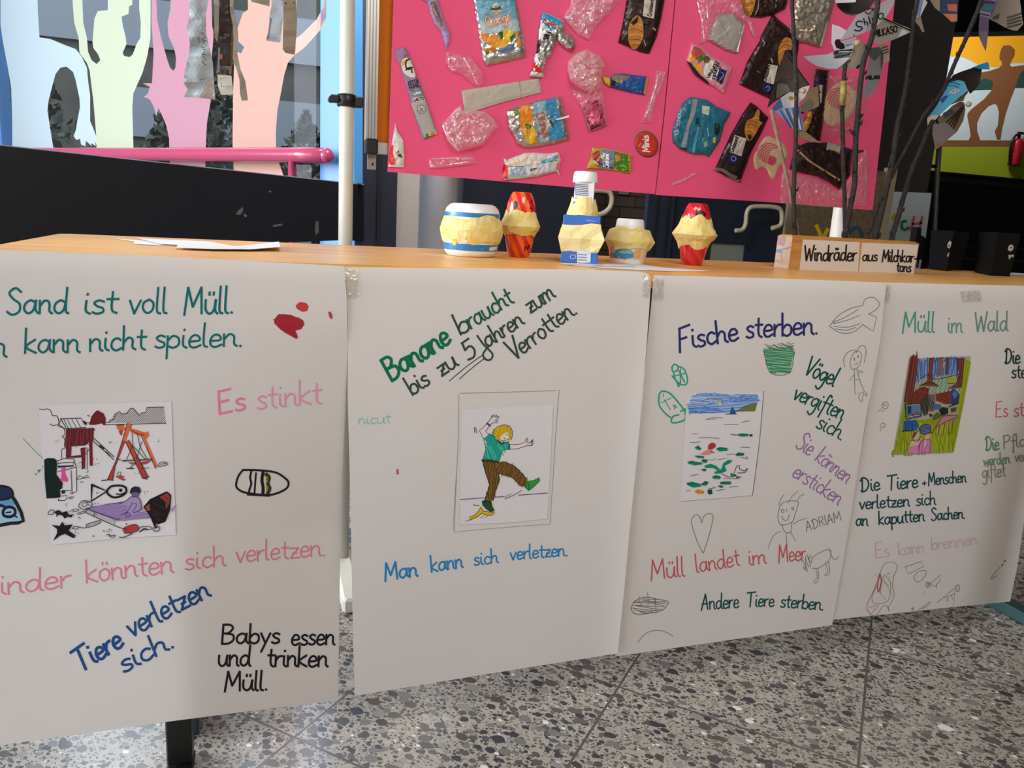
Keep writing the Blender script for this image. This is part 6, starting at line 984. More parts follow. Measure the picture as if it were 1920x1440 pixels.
# 3: carton box with bottle on top
c0 = tab(1078, 494); s = depth(c0)/F; rzb = math.radians(-24)
c = c0+Vector((.035, .055, 0)); sh3 = thing('taped_pot_shaker', c, 'tall blue and white carton shaker with a white cap on top', 'shaker', 'shakers made of taped pots')
BX = mat('carton_blue', '#3566b4', .4); BXW = mat('carton_white', '#d6d8df', .45); CS = 90*s
L0 = CS*.92; q = MB(); q.box(c+Vector((0, 0, 21*s)), (L0*.84, L0*.84, 42*s), BX, rzb, .002); b1 = q.build('lower_carton', sh3)
q = MB(); q.box(c+Vector((0, 0, 66*s)), (L0*.84, L0*.84, 45*s), BX, rzb, .002); b2 = q.build('upper_carton', sh3)
def sqband(c, rows, rz, seed, m):
    rr = random.Random(seed); q = MB(); seg = 16; b = 0; n = len(rows)
    def pt(h, k):
        a = k/seg*8; side = int(a//2); f = a-side*2-1
        x, y = [(h, f*h), (-f*h, h), (-h, -f*h), (f*h, -h)][side]; return x, y
    R = Matrix.Rotation(rz, 3, 'Z'); J = [[rr.uniform(-.05, .05) for _ in range(seg)] for _ in range(n)]
    for i, (h, z) in enumerate(rows):
        for k in range(seg):
            x, y = pt(h*(1+J[i][k]*(.4 if i in (0, n-1) else 1)), k); q.v.append(c+R @ Vector((x, y, z+(J[i][(k+5) % seg]*.1 if i in (0, n-1) else 0))))
    for i in range(n-1):
        for k in range(seg): j = (k+1) % seg; q.face([i*seg+k, i*seg+j, (i+1)*seg+j, (i+1)*seg+k], YTAPE2)
    return q
h0 = L0*.42; q = sqband(c, [(h0*1.015, 23*s), (h0*1.1, 33*s), (h0*1.24, 46*s), (h0*1.12, 62*s), (h0*1.015, 73*s)], rzb, 4, YTAPE); t1 = q.build('tape_band', sh3, 'pale yellow crepe tape')
q = tape_band(c, [(31*s, 89*s), (28*s, 100*s), (24.5*s, 112*s), (23*s, 120*s)], 14, 6, YTAPE, .05); t2 = q.build('tape_skirt', sh3, 'yellow crepe tape')
q = MB(); q.box(c+Vector((0, 0, 128*s)), (37*s, 37*s, 48*s), BXW, rzb, .0015); b3 = q.build('top_carton', sh3)
q = MB(); q.lathe(c, [(23.5*s, 149*s), (23.5*s, 152*s), (22*s, 166*s), (20*s, 169*s), (3*s, 169.5*s)], WPL, 28); q.build('cap', sh3, 'white cap')
dec(sh3, 'label_print', [b1, b2, b3, t1], None, [('f', '1082,468 1108,471 1107,492 1082,494', '#cfd2da'), ('l', '1084,477 1100,478', 1.4, '#5a5d72', .0014), ('l', '1084,482 1100,483', 1.4, '#5a5d72', .0014), ('l', '1084,487 1100,488', 1.4, '#5a5d72', .0014), ('l', '1069,482 1072,478 1079,479 1078,484 1071,485 1069,482', 1, '#b9c8e6', .0014), ('l', '1034,415 1038,411 1042,414 1039,418 1034,415', 1, '#7f9cd0', .0014), ('f', '1058,341 1075,341 1072,382 1066,382', '#2b55a8'), ('f', '1066,370 1102,372 1101,384 1066,382', '#25489a'), ('l', '1062,356 1064,352 1066,360 1062,366', 1.4, '#3d6ab8', .0014)]+[('l', '1078,%g 1103,%g' % (345+k*3.2, 347+k*3.2), 1.1, '#4f4f58', .0014) for k in range(7)]+[('f', '1072,372.5 1078,371 1083,374 1079,378 1073,377', '#d9d6c9', .0012), ('l', '1086,375 1100,377', 1, '#b9c4e0', .0014), ('l', '1088,379 1100,380.5', 1, '#b9c4e0', .0014), ('l', '1100,413 1116,415', 1.2, '#9fb2da', .0014)])
# 4: small tub
c = base_at(1175, 494.5, .03); t = thing('taped_pot_shaker', c, 'small low shaker with a picture of a blue car and white top', 'shaker', 'shakers made of taped pots')
q = MB(); q.lathe(c, px_prof(c, [(26, 0), (30, 3), (33, 10), (37, 28), (39, 36)]), mat('printed_tub', '#e6cfae', .35), 36); lo = q.build('lower_tub', t)
q = MB(); q.lathe(c, px_prof(c, [(30.5, .5), (32, 5), (33.3, 9)]), WPL, 36, False); q.build('tub_foot', t)
q = MB(); q.lathe(c, px_prof(c, [(40, 42), (36, 56), (27, 63), (26.5, 66), (25, 79), (22, 81.5), (2, 81.5)]), WPL, 36); q.build('upper_tub', t)
q = tape_band(c, px_prof(c, [(37.5, 26), (40, 33), (44, 41), (43, 47), (38, 60), (28, 65)]), 15, 12, amp=.07); tp = q.build('tape_band', t, 'yellow crepe tape')
q = MB(); s = depth(c)/F; f0 = c+CX*0
q.slab([c+Vector((34*s, -12*s, 63*s)), c+Vector((51*s, -8*s, 40*s)), c+Vector((37*s, -14*s, 25*s))], .02, YTAPE, (0, -1, 0)); q.build('tape_flap', t, 'pointed flap of yellow tape')
dec(t, 'label_print', [lo, tp], None, [('f', '1150,486 1149,476 1156,468 1166,466 1180,467 1188,474 1188,483 1170,486', '#2c8fc9'), ('f', '1157,475 1166,468 1180,468 1187,476', '#8db39a', .0012), ('f', '1158,482 1162,481 1162,485 1158,485', '#e0955a', .0016), ('f', '1169,483 1173,482 1173,487 1169,487', '#d96a4a', .0016), ('f', '1190,470 1203,466 1200,484 1188,486', '#e8a066'), ('f', '1139,466 1150,462 1149,484 1142,482', '#d99a88'), ('f', '1141,475 1148,474 1148,484 1143,483', '#7d5a8a', .0012)])

# ================================================================ wooden block with twigs and paper signs
PINE = wood_mat('pine_block', '#a9742f', '#c08a42', '#cd9c55', .5, (2, 26, 26)); PALE = wood_mat('pine_end', '#b59a86', '#c2a891', '#cdb5a0', .6, (8, 8, 8))
A, B, C = tab(1430, 500), tab(1478, 504.3), tab(1714, 512.8)
ux = (C-B).normalized(); uy = Vector((-ux.y, ux.x, 0)); Lb = (C-B).length; Wb = abs((A-B).dot(uy)); sB = depth(B)/F
Hb = 62.5*sB; blk = thing('wooden_block', B+ux*Lb/2+uy*Wb/2, 'long pine block holding the twigs, with paper signs on its front', 'block')
def bp(x, y, z): return B+ux*x+uy*y+Vector((0, 0, z))
ch = .010; q = MB(); b = len(q.v)
ring = [(0, 0), (Lb, 0), (Lb, Wb), (0, Wb)]; rin = [(ch*.4, ch), (Lb-ch, ch), (Lb-ch, Wb-ch), (ch*.4, Wb-ch)]
for x, y in ring: q.v.append(bp(x, y, .0005))
for x, y in ring: q.v.append(bp(x, y, Hb-ch*.5))
for x, y in rin: q.v.append(bp(x, y, Hb))
q.face([3, 2, 1, 0], PINE); q.face([8, 9, 10, 11], PINE)
for i in range(4): j = (i+1) % 4; q.face([i, j, 4+j, 4+i], PALE if i == 3 else PINE); q.face([4+i, 4+j, 8+j, 8+i], PINE)
bo = q.build('block', blk)
dec(blk, 'end_marks', [bo], 'pencil and blue marks on the pale end', [('l', '1437,447 1440,458', 1.3, '#3a3030'), ('l', '1440,449 1443,455 1441,459', 1.2, '#3a3030'), ('l', '1446,448 1445,461', 1, '#5a4c48'), ('l', '1441,473 1449,472 1460,469 1467,473', 2.6, '#6f8fae'), ('f', '1450,470 1462,468 1465,475 1452,473', '#7f9ab4'), ('l', '1464,476 1466,492', .9, '#8f8588'), ('l', '1450,487 1453,490 1450,491', .9, '#8f8588'), ('f', '1452,441 1475,443 1470,462 1455,458', '#a8908a', .0004)])
FR = Surf(B, -uy); BK2 = '#1d1a1c'
CARD = mat('sign_card', '#d9cdc2', .7)
for s, lab, items in (('1506,449 1612,454 1609,509.5 1499,508', 'white paper sign with the first handwritten word', [('t', 'Windräder', 1508, 489, 1606, 489, 15, 3.2)]), ('1617,455 1722,459 1713,513 1610.5,510', 'white paper sign with handwriting in two lines', [('t', 'aus', 1617, 489, 1645, 489.5, 11, 2.8), ('t', 'Milchkar-', 1654, 490, 1718, 492, 11.5, 2.8), ('t', 'tons', 1681, 509, 1708, 510, 10, 2.8)])):
    q = MB(); q.slab([FR(x, y, .0014) for x, y in P(s)], .001, CARD, -uy); sg = q.build('paper_sign', blk, lab)
    q = MB()
    for it in items: write(q, it[1], it[2], it[3], it[4], it[5], it[6], it[7], FR, prt(BK2), .0019)
    q.build('handwriting', sg)
# ---- twigs
BARK = mat('bark', '#2a211b', .75, bump=(140, .7), var=(40, '#181310')); BARKP = mat('bark_pale', '#8a6c58', .75, bump=(120, .4), var=(30, '#6d5444'))
TOPS = {}
def twig(s, ws, ty, lean, lab, m=BARK, seed=1, tape=None, stub=None):
    pts = P(s); b = at_z(pts[-1][0], pts[-1][1]+2, TABLE_Z+Hb-.03)      # stands in a hole of the block
    l = (b-B).dot(uy); b2 = bp(max(.02, min(Lb-.02, (b-B).dot(ux))), Wb*ty, Hb-.004)
    Y0 = b2.y; N = len(pts); P3 = [at_y(x, y, Y0+lean*(N-1-i)/(N-1)) for i, (x, y) in enumerate(pts[:-1])]
    e = at_y(pts[-1][0], pts[-1][1], Y0); P3 += [e, Vector((e.x, e.y, TABLE_Z+Hb-.012))] if e.z > TABLE_Z+Hb-.01 else [e]
    sm = smooth_path([tuple(p) for p in P3], 6); rr = random.Random(seed); k = len(sm)
    rs = [.5*(ws[0]+(ws[1]-ws[0])*i/(k-1))*depth(Vector(sm[i]))/F*rr.uniform(.92, 1.1) for i in range(k)]
    sm = [(p[0]+rr.uniform(-.0009, .0009), p[1], p[2]) for p in sm]
    q = MB(); q.tube(sm, rs, m, 10)
    for i in range(5, k-2, 7):                # buds
        p = Vector(sm[i]); sd = 1 if rr.random() > .5 else -1; q.tube([p, p+Vector((sd*rs[i]*1.3, -rs[i]*.4, rs[i]*.9)), p+Vector((sd*rs[i]*1.7, -rs[i]*.4, rs[i]*2.2))], [rs[i]*.6, rs[i]*.5, rs[i]*.12], m, 6)
    if stub: 
        for a0, a1 in stub: p, e2_ = [at_y(x, y, Y0) for x, y in P(a0+' '+a1)]; q.tube([p, e2_], [rs[-1]*.6, rs[-1]*.35], m, 8)
    o = q.build('twig', label=lab, cat='twig', group='twigs standing in the wooden block')
    if tape:
        q = MB(); a_, b_ = tape; pa, pb_ = at_y(*a_, Y0+lean*.5), at_y(*b_, Y0+lean*.5); q.tube([pa, (pa+pb_)/2, pb_], [5.4*depth(pa)/F, 6*depth(pa)/F, 5.2*depth(pa)/F], mat('yellow_tape', '#96863c', .5, var=(60, '#6f6330')), 12); q.build('tape_wrap', o, 'yellow tape wrapping')
    return o
twig('1484,-30 1485,0 1489,83 1493,167 1492,250 1489,328 1488,389 1490,444', (7, 9.5), .55, .0, 'straight dark twig passing in front of the brown pinwheel', seed=1)
twig('1446,205 1456,250 1468,300 1478,345 1487,390 1497,443', (7.5, 6), .6, .03, 'pale brown twig carrying the brown pinwheel', BARKP, 2)
twig('1585,120 1581,160 1579,210 1580,255 1581,305 1583,361 1585,446', (8, 7.5), .6, .03, 'dark twig with yellow tape wound round its upper end', seed=3, tape=((1582, 152), (1579, 198)))
twig('1651,-30 1646,5 1638,55 1628,90 1618,120 1610,195 1604,278 1602,347 1594,390 1584,447', (9, 11), .5, 0, 'thick knotty dark twig carrying the pinwheel with handwritten names', seed=4, stub=[('1607,285', '1618,283'), ('1612,220', '1618,214'), ('1604,255', '1593,243')])
twig('1722,-10 1713,40 1707,95 1700,150 1693,190 1683,233 1676,285 1667,333 1655,388 1640,448', (7, 12), .55, .05, 'long dark twig leaning right, carrying the blue striped pinwheel', seed=5)
twig('1845,-14 1833,20 1822,45 1813,67 1800,97 1787,127 1775,155 1764,177 1748,197 1733,215 1716,246 1700,277 1680,314 1660,356 1642,400 1626,446', (8.5, 5.5), .7, .08, 'long thin dark twig leaning far right up to the lilac pinwheel', seed=7)
# ---- pinwheels of milk cartons
def vane(root, poly, m, d0, tx=0, tz=0, curl=0, marks=(), step=8, name='vane', lab=None, back=None):
    pts = poly; cx_ = sum(p[0] for p in pts)/len(pts); cy_ = sum(p[1] for p in pts)/len(pts)
    p0 = at_y(cx_, cy_, d0); n = Vector((tx, -1, tz)); R = max(math.hypot(p[0]-cx_, p[1]-cy_) for p in pts)
    sf = Surf(p0, n, lambda a, b, p: curl*(((a-cx_)**2+(b-cy_)**2)/(R*R)-.3))
    q = MB(); q.fill(pts, sf, m, 0, step, True); q.fill(pts, sf, back or m, -.0008, step, True)
    for it in marks:
        if it[0] == 'f': q.fill(it[1], sf, prt(it[2]), .0007, step)
        elif it[0] == 'l': q.line(it[1], it[2], sf, prt(it[3]), .0012, it[4] if len(it) > 4 else 3)
        else: write(q, it[1], it[2][0], it[2][1], it[3][0], it[3][1], it[4], it[5], sf, prt(it[6]), .0014)
    return q.build(name, root, lab)
KIN = mat('carton_inside', '#4e443b', .6, .1); KDK = mat('carton_inside_dark', '#231b18', .6); KBG = mat('carton_beige', '#9d8f80', .55); KWH = mat('carton_white_print', '#d6d4d8', .5); KSL = mat('carton_silver', '#aeb2b8', .35, .35)
def bead(root, px, py, Y, r=5):
    p = at_y(px, py, Y); q = MB(); q.ball(p, r*depth(p)/F, mat('wood_bead', '#a88d6c', .5), 14, 9); q.tube([p, p+Vector((0, .05, 0))], .0012, mat('wire', '#777777', .3, .9), 6); q.build('pin_bead', root)
YT = at_z(1490, 440, TABLE_Z+Hb).y
za = Z(1380, 60, 7.2); YA = YT-.03
t = thing('pinwheel', at_y(1490, 200, YA), 'brown and blue striped carton pinwheel, lowest on the left twigs', 'pinwheel', 'carton pinwheels on the twigs')
vane(t, za('690,240 760,350 840,500 1000,720 900,750 840,765 780,650 700,610 620,640 520,700 540,600 600,400'), KIN, YA+.012, .1, -.2, .01, [('l', za('690,300 790,440 850,520 995,720'), 1.6, '#1f1814', 1)])
vane(t, za('520,700 620,640 700,615 780,640 800,690 790,800 700,820 600,890 500,960 420,1030 460,880'), KDK, YA+.004, -.2, .3, .02)
vane(t, za('560,700 640,695 700,720 730,790 600,870 540,900 545,800'), KIN, YA-.001, -.3, .3, .005)
vane(t, za('490,1030 600,890 720,810 850,780 900,745 1000,720 930,880 850,950 850,1010 920,1330 760,1312 640,1180 520,1065'), KWH, YA-.014, .2, .35, .018, [('f', za('490,1030 600,890 640,1020 520,1065'), '#3c6f9a'), ('f', za('520,1065 640,1030 845,1010 920,1330 760,1312 640,1180'), '#8f9dc4'), ('f', za('705,885 740,865 785,880 770,915 730,920'), '#a89018')]+[('l', za('%d,%d %d,%d' % (600+k*42, 1050-k*6, 740+k*26, 1290+k*4)), 2.4, ('#4a66a8', '#c9d2e6')[k % 2], 1) for k in range(7)])
vane(t, za('870,985 960,830 1000,765 1110,730 1122,1000 1040,1040 930,1085 872,1095'), mat('carton_tan', '#a08a70', .55), YA+.006, .4, 0, .01, [('f', za('870,990 1000,900 1060,960 1030,1040 900,1090'), '#7d776a'), ('f', za('870,1075 900,1070 935,1095 890,1110'), '#26201c')])
vane(t, za('835,1335 930,1340 1000,1390 1075,1450 1150,1500 1000,1480 830,1420'), mat('carton_tan'), YA+.008, .2, -.3, .004)
bead(t, 1380+910/7.2, 60+795/7.2, YA-.03)
zb = Z(1560, 0, 8.727); YBp = YT-.05
t = thing('pinwheel', at_y(1617, 85, YBp), 'white carton pinwheel with handwritten names, in front of the pink edge', 'pinwheel', 'carton pinwheels on the twigs')
vane(t, zb('30,-200 90,120 160,190 260,245 340,258 420,240 600,150 760,-60 700,-250'), KDK, YBp+.02, -.1, .3, .02, [('l', zb('100,120 170,195 260,240 400,240'), 1.4, '#6d6558')])
vane(t, zb('50,-120 400,-120 388,35 60,52'), KWH, YBp-.012, 0, .1, .004)
vane(t, zb('0,395 120,432 240,500 150,640 70,640 40,700 70,780 150,812 212,795 200,725 140,680 280,640 400,600 355,790 200,820 40,835 -10,700'), KWH, YBp+.010, 0, .1, .006, [('f', zb('120,640 60,650 42,700 70,780 150,810 212,790 200,725 140,680'), '#16161a'), ('f', zb('40,830 330,800 340,830 40,880'), '#2a2522')])
vane(t, zb('-470,925 -280,905 -80,890 40,840 340,835 300,930 170,1060 80,1125 -60,1125 -250,1080 -380,1000'), KSL, YBp+.004, -.2, .3, .012, [('f', zb('20,860 320,845 290,935 60,960'), '#4a4642'), ('l', zb('30,940 300,880'), 2, '#14100e', 1)])
vane(t, zb('360,680 540,700 560,800 540,930 490,1050 380,1120 240,1135 80,1132 170,1065 300,950 345,820'), KBG, YBp-.020, .1, .1, .012, [('l', zb('180,1060 300,980'), 1.4, '#1c1814', 1), ('l', zb('200,1075 310,995'), 1.2, '#1c1814', 1), ('f', zb('390,1110 420,1070 480,1045 470,1080 420,1130'), '#1c1814'), ('f', zb('85,1135 180,1075 160,1100'), '#14110f')])
vane(t, zb('620,780 780,765 830,850 842,960 825,1110 790,1260 740,1400 640,1560 560,1640 520,1500 560,1330 590,1100'), KSL, YBp-.006, .5, .1, .02, [('f', zb('600,800 780,770 800,880 700,1000 600,900'), '#5f6266'), ('t', 'MILAN', zb('555,1300')[0], zb('785,1290')[0], 3.6, 1.7, '#1a1a20')])
vane(t, zb('770,745 900,715 940,880 945,1000 850,1032 830,850'), KBG, YBp+.004, .2, 0, .004, [('l', zb('%d,%d %d,%d' % (810+k*6, 790+k*45, 910+k*8, 755+k*45)), 2, '#4a4038', 1) for k in range(3)])
vane(t, zb('690,500 850,285 1080,385 1305,480 1300,522 1060,630 770,732 665,655'), mat('carton_tan2', '#a39a8e', .55), YBp-.002, .2, -.2, .008, [('f', zb('1085,605 1170,425 1303,480 1298,522'), '#d9dde2'), ('l', zb('850,300 1300,505'), 2.6, '#191614', 1), ('t', 'MILKASO', zb('690,610')[0], zb('1080,520')[0], 6.5, 2, '#1d1a1c')])
vane(t, zb('135,662 260,470 410,240 560,180 900,0 1040,-90 1000,90 900,250 820,350 640,490 400,582'), mat('carton_lilac', '#c9c8d6', .45), YBp-.034, .25, -.25, .016, [('l', zb('500,355 430,345 395,385 420,430 480,440 495,470 440,505 370,490'), 2.2, '#2a2a34'), ('l', zb('520,300 540,410'), 2, '#2a2a34', 1), ('l', zb('535,370 570,355 585,410'), 2, '#2a2a34'), ('l', zb('600,270 630,385'), 2, '#2a2a34', 1), ('l', zb('545,190 590,230 630,210'), 1.8, '#2a2a34'), ('l', zb('660,290 675,360 730,300 740,345'), 2, '#2a2a34'), ('l', zb('790,215 760,260 780,310 830,290 840,230 790,215'), 2, '#2a2a34'), ('l', zb('590,160 640,130 680,150 650,180'), 1.8, '#2a2a34'), ('l', zb('360,560 370,595'), 1.4, '#2a2a34', 1)])
bead(t, 1560+415/8.727, 700/8.727, YBp-.045, 6); 
YC = YT+.02
t = thing('pinwheel', at_y(1745, 15, YC), 'white pinwheel with blue stripes at the top, right of the named one', 'pinwheel', 'carton pinwheels on the twigs')
vane(t, zb('1370,-150 1540,-150 1530,0 1562,40 1500,160 1450,262 1318,302 1350,160'), KWH, YC-.01, .1, -.2, .008, [('l', zb('%d,-100 %d,265' % (1420+k*40, 1365+k*32)), 2.2, '#6f86c2', 1) for k in range(3)])
vane(t, zb('1320,302 1450,262 1475,380 1512,515 1482,532 1420,420'), KBG, YC-.004, .2, .1, .003)
vane(t, P('1735,-20 1796,-20 1796,40 1786,42 1766,26'), mat('carton_navy', '#22304d', .5), YC+.01, -.2, .1, .006, [('f', P('1738,-10 1762,-10 1762,22 1752,14'), '#8f7a66'), ('f', P('1776,8 1794,8 1794,22 1778,20'), '#a85a3c'), ('f', P('1768,26 1794,26 1794,40 1784,41'), '#b06a44')])
bead(t, 1762, -14, YC-.03)
zd = Z(1760, 0, 12); YD = YT+.03
t = thing('pinwheel', at_y(1860, 20, YD), 'lilac and beige pinwheel at the top right corner', 'pinwheel', 'carton pinwheels on the twigs')
vane(t, zd('1330,-150 1800,-150 1850,150 1862,300 1905,540 1770,695 1650,680 1500,620 1300,510 1140,430 1270,150'), mat('carton_beige_dark', '#7d6f62', .55), YD+.008, -.3, .1, .02, [('l', zd('%d,%d %d,%d' % (1540+k*4, 400+k*70, 1850+k*6, 300+k*75)), 3, '#3f3430', 1) for k in range(4)]+[('f', zd('1240,370 1380,290 1350,420 1200,440'), '#4a3c36')])
vane(t, zd('905,-150 1345,-150 1330,40 1280,140 1180,300 1130,430 1125,560 1120,700 1090,950 1062,1165 980,1000 900,800 905,560 925,300'), mat('carton_violet', '#6f5a7e', .5), YD-.012, .1, -.1, .012, [('f', zd('960,120 1245,110 1230,200 1150,255 970,230'), '#3d7f8a'), ('f', zd('935,240 1190,290 1150,410 930,350'), '#a394a6'), ('l', zd('950,310 1140,350'), 3.6, '#5a4a5e', 1), ('f', zd('905,700 1115,700 1062,1160 980,1000'), '#77757e'), ('l', zd('960,40 1240,60'), 3, '#4a3560', 1), ('l', zd('1140,-20 1300,30'), 3, '#9a88aa', 1)])
bead(t, 1866, -12, YD-.03)
ze = Z(1720, 100, 8); YE = YT+.03
t = thing('pinwheel', at_y(1790, 190, YE), 'light blue and brown pinwheel in front of the mural', 'pinwheel', 'carton pinwheels on the twigs')
vane(t, ze('530,330 640,280 850,210 970,240 955,330 940,450 870,540 790,612 745,520 690,440 620,410 540,410 460,440'), KDK, YE+.014, .1, .3, .015)
vane(t, ze('800,225 900,180 1062,128 1088,243 965,240 850,212'), mat('carton_cyan', '#2a8fc0', .45), YE+.010, .1, .2, .003)
vane(t, ze('300,770 420,520 480,460 620,400 700,425 745,500 765,580 720,640 690,720 640,720 500,770 380,860 330,940 240,920'), mat('carton_stripe', '#8d7a64', .55), YE+.008, .3, 0, .006)
vane(t, ze('700,735 722,850 690,1010 600,1170 450,1300 380,1380 270,1450 222,1200 240,1040 330,960 430,880 520,790 640,720'), mat('carton_stripe'), YE-.002, .5, .1, .014, [('l', ze('%d,%d %d,%d' % (705-k*14, 790+k*8, 540-k*36, 1130-k*30)), 2.4, '#46382f', 1) for k in range(4)]+[('f', ze('235,1060 440,1030 570,1170 450,1300 275,1440 225,1200'), '#a3979a'), ('f', ze('270,1350 320,1320 350,1370 300,1420'), '#c2704a'), ('f', ze('260,1010 300,985 330,1060 300,1070'), '#1a1a24'), ('f', ze('380,900 500,830 560,880 420,980'), '#4f5f74')])
vane(t, ze('150,970 230,870 300,770 440,500 520,430 620,400 705,425 760,560 640,650 480,790 300,960 245,1025 150,1062'), mat('carton_sky', '#5fb4d6', .45), YE-.018, .1, .2, .016, [('f', ze('470,590 570,525 645,555 545,612'), '#c9c9cc'), ('f', ze('500,590 570,540 615,555 545,600'), '#6a4a52'), ('f', ze('340,700 400,640 470,630 380,750'), '#3458a8'), ('f', ze('150,970 225,925 330,930 245,1025 150,1062'), '#dcc9c2'), ('l', ze('470,440 560,440 640,470'), 1.6, '#2f6f94'), ('l', ze('440,490 540,480 620,510'), 1.4, '#2f6f94'), ('f', ze('150,1030 230,1010 210,1050 150,1090'), '#b98a3c')])
bead(t, 1720+770/8, 100+765/8, YE-.035); 
twig('1749,226 1743,238 1736,256 1727,277 1710,317 1701,345 1692,378 1683,410 1672,449', (8, 10), .4, .05, 'rightmost stout dark twig carrying the light blue pinwheel', seed=8)

# ================================================================ torn carton strips hanging at the upper left
YS = 2.62; RODZ = at_y(450, -170, YS).z
q = MB(); q.tube([at_y(300, -170, YS), at_y(610, -165, YS)], .006, BARKP, 10); rod = q.build('hanging_stick', label='stick above the picture from which torn carton strips hang', cat='stick')
def strip(s, m, lab, d, marks=(), crump=.012, hook=True):
    poly = P(s); cx_ = sum(p[0] for p in poly)/len(poly); sf = Surf((0, d, 0), (0, -1, 0), lambda a, b, p: crump*mnoise.noise(Vector((a*.03, b*.05, cx_))))
    q = MB(); q.fill(poly, sf, m, 0, 7, False); q.fill(poly, sf, m, -.001, 7, False)
    for it in marks:
        if it[0] == 'f': q.fill(it[1], sf, prt(it[2]), .0008, 6)
        else: q.line(it[1], it[2], sf, prt(it[3]), .0014)
    q.build('carton_strip', label=lab, cat='carton strip', group='torn carton strips hanging at the upper left')
zs = Z(330, 0, 7.2); STG = mat('foil_grey', '#b4bcc0', .45, 0, bump=(50, .3), trans=.25); STB = mat('carton_grey_brown', '#8a8174', .6)
strip('354,-172 392,-172 391,0 386,30 387,62 393,90 399,118 401,150 404,187 380,184 344,182 352,168 344,155 347,128 354,100 356,82 352,60 350,50 356,30 353,0', STG, 'wide crumpled grey strip, leftmost of the hanging strips', YS, [('f', zs('420,1150 500,1000 530,1345 380,1325'), '#b5ada2')]+[('l', zs('%d,%d %d,%d' % (345+k % 3*22, 440+k*32, 375+k % 2*26, 455+k*32)), 1.6, '#55585c') for k in range(14)]+[('l', zs('290,520 320,540 300,580'), 1.4, '#66696c'), ('l', zs('320,1080 390,1060'), 1.4, '#66696c')], .03)
strip('400,-172 434,-172 432,0 438,30 440,60 437,100 434,142 438,177 412,178 407,160 405,138 407,90 400,70 401,0', mat('strip_brown', '#2c1f1a', .3, bump=(40, .3)), 'shiny dark brown strip with a torn white barcode end', YS+.01, [('f', P('400,-60 412,-60 410,60 408,80 402,70'), '#8a8174'), ('l', P('428,-20 436,60 432,138'), 3.5, '#6b3f24'), ('l', P('411,90 409,135'), 3, '#77889c'), ('f', P('408,140 434,142 438,177 414,178 408,160'), '#c9c5b9'), ('f', P('410,103 417,100 417,110 411,112'), '#b05a54')]+[('l', P('%d,146 %d,163' % (414+k*4, 415+k*4)), 1.4, '#6b6255') for k in range(5)], .012)
strip('432,-172 440,-172 438,10 445,45 447,70 445,100 451,130 460,152 465,188 453,189 450,175 449,150 443,128 436,110 438,72 436,45 431,20', STB, 'thin twisted grey brown strip with a torn tip', YS-.01, (), .01)
strip('508,-172 534,-172 532,0 530,40 526,78 524,80 498,76 504,55 505,30 509,10', mat('foil_pale', '#bcc4d0', .45, 0, bump=(50, .25), trans=.2), 'pale strip with a line of small print', YS, [('l', P('508,35 504,60 502,72'), 3, '#6a6f78')], .02)
strip('533,-172 556,-172 555,0 557,40 555,75 553,103 535,99 530,92 531,40', mat('carton_khaki', '#857560', .6), 'brown rounded strip, rightmost of the hanging strips', YS-.01, [('f', P('534,5 537,4 537,8 534,8'), '#2a2420'), ('f', P('550,4 552,4 552,7 550,7'), '#2a2420')], .008)
strip('470,-172 508,-172 506,0 505,12 471,3', STB, 'short grey strip end at the top edge', YS+.02, (), .006)

# ================================================================ loose papers on the table
TS = Surf((0, 0, TABLE_Z), (0, 0, 1), None); SLIP = mat('slip_paper', '#e6e4e2', .7)
def slip(s, lab, curl=None, marks=(), z=.001):
    sf = Surf((0, 0, TABLE_Z), (0, 0, 1), lambda a, b, p: z+(curl(a) if curl else 0)); q = MB(); q.fill(P(s), sf, SLIP, 0, 14, True); q.fill(P(s), sf, SLIP, -.0006, 14, True)
    for m_ in marks: q.line(P(m_), .8, sf, prt('#a9b0c8'), .0006)
    q.build('paper_slip', label=lab, cat='paper', group='loose paper slips on the table')
slip('210,446.5 262,450.5 350,455 448,463 440,466 250,457.5 252,453', 'long white paper slip on the wood, furthest left', z=.001)
slip('256,446.5 390,452.5 448,462.5 440,465 300,457.5', 'white paper slip lying partly under the curled one', None, z=.003)
slip('334,458 440,461.5 480,458 523,452.8 525.5,463 470,467.5 400,467 330,464.5', 'white paper slip whose right end curls up', lambda a: .006*max(0, (a-450)/75)**2, z=.005)
slip('1044,493.5 1120,494.5 1200,495.5 1240,501 1338,508.5 1280,509 1200,506.5 1140,503 1085,499', 'large white paper slip with faint blue writing, in front of the shakers', None, ['1060,496 1130,497', '1110,499 1190,500'], z=.001)
slip('1893,511 1960,514.5 1960,519 1894,516', 'white paper slip at the right end, behind a black box', z=.001)

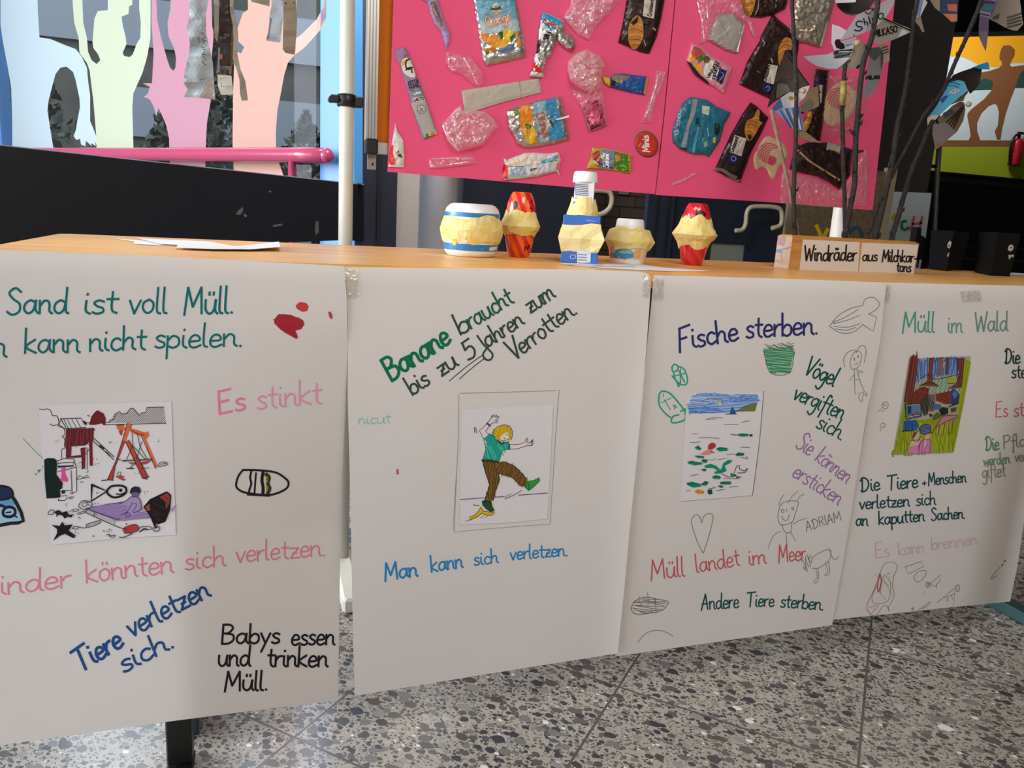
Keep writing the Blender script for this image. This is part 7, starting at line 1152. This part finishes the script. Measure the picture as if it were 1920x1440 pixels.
# ================================================================ black boxes on the right
BLK2 = mat('black_card', '#020203', .8, spec=.25)
def black_box(base, top, h, lab, face, marks, extra=None):
    a, b, c = [tab(*p) for p in P(base)]; d = a+(c-b); n = (a+b+c+d)/4
    t = thing('black_box', n, lab, 'box', 'black cardboard boxes on the table'); q = MB(); s = depth(b)/F; H = h*s
    lo = [a, b, c, d]; hi = [n+(p-n)*top+Vector((0, 0, H)) for p in lo]
    q.v += lo+hi
    if (b-a).cross(c-b).z < 0: pass
    for i in range(4): j = (i+1) % 4; q.face([i, j, 4+j, 4+i], BLK2)
    q.face([0, 3, 2, 1], BLK2); q.face([4, 5, 6, 7], BLK2); bo = q.build('body', t)
    om = OnMesh([bo])
    for nm, lb, its in marks:
        q = MB()
        for it in its:
            if it[0] == 'f': q.fill(P(it[1]), om, prt(it[2]), it[3], 3)
            else: q.line(P(it[1]), it[2], om, prt(it[3]), it[4])
        q.build(nm, t, lb)
    return t
black_box('1741,504.5 1774,508.5 1800,505', 1.25, 74, 'black box with white round sticker just right of the wooden block', None, [('sticker', 'white round sticker with a dark centre', [('f', '1776,463 1777,456 1781,451.5 1784,454 1783,461 1780,466', '#a9a69a', .001), ('f', '1778,460 1780,458 1781,461 1779,463', '#1a1a1a', .002)]), ('torn_label', 'small white torn label', [('f', '1775,480 1778,474 1782,472 1781,477 1777,482', '#8d8a80', .001)])])
q = MB(); p = [at_y(x, y, tab(1741, 504).y+.03) for x, y in P('1717,449 1721,426 1728,427 1727,441 1733,444 1744,457 1748,460 1748,487 1716,487')]; q.slab(p, .03, BLK2, (0, -1, 0))
for x in (1722, 1731, 1741): a = at_y(x, 486, tab(1741, 504).y+.04); q.tube([a, (a.x, a.y, TABLE_Z+.001)], .004, BLK2, 8)
q.build('black_stand', label='low black stand on thin legs behind the wooden block', cat='stand')
black_box('1827,510.5 1857,517 1893,518.5', 1.16, 80, 'black box with white sticker and label at the right picture edge', None, [('sticker', 'white round sticker with a dark centre', [('f', '1890,464 1893,459.5 1898,458.5 1901,463 1899,469 1894,471.5 1890,469', '#b9b6a8', .001), ('f', '1894.5,464 1897,462 1898,464.5 1895.5,466', '#161616', .002)]), ('torn_label', 'white torn label', [('f', '1890.5,478 1901,477.5 1900,484 1898,480.5 1896,482 1892,487', '#b3b0a4', .001)])])
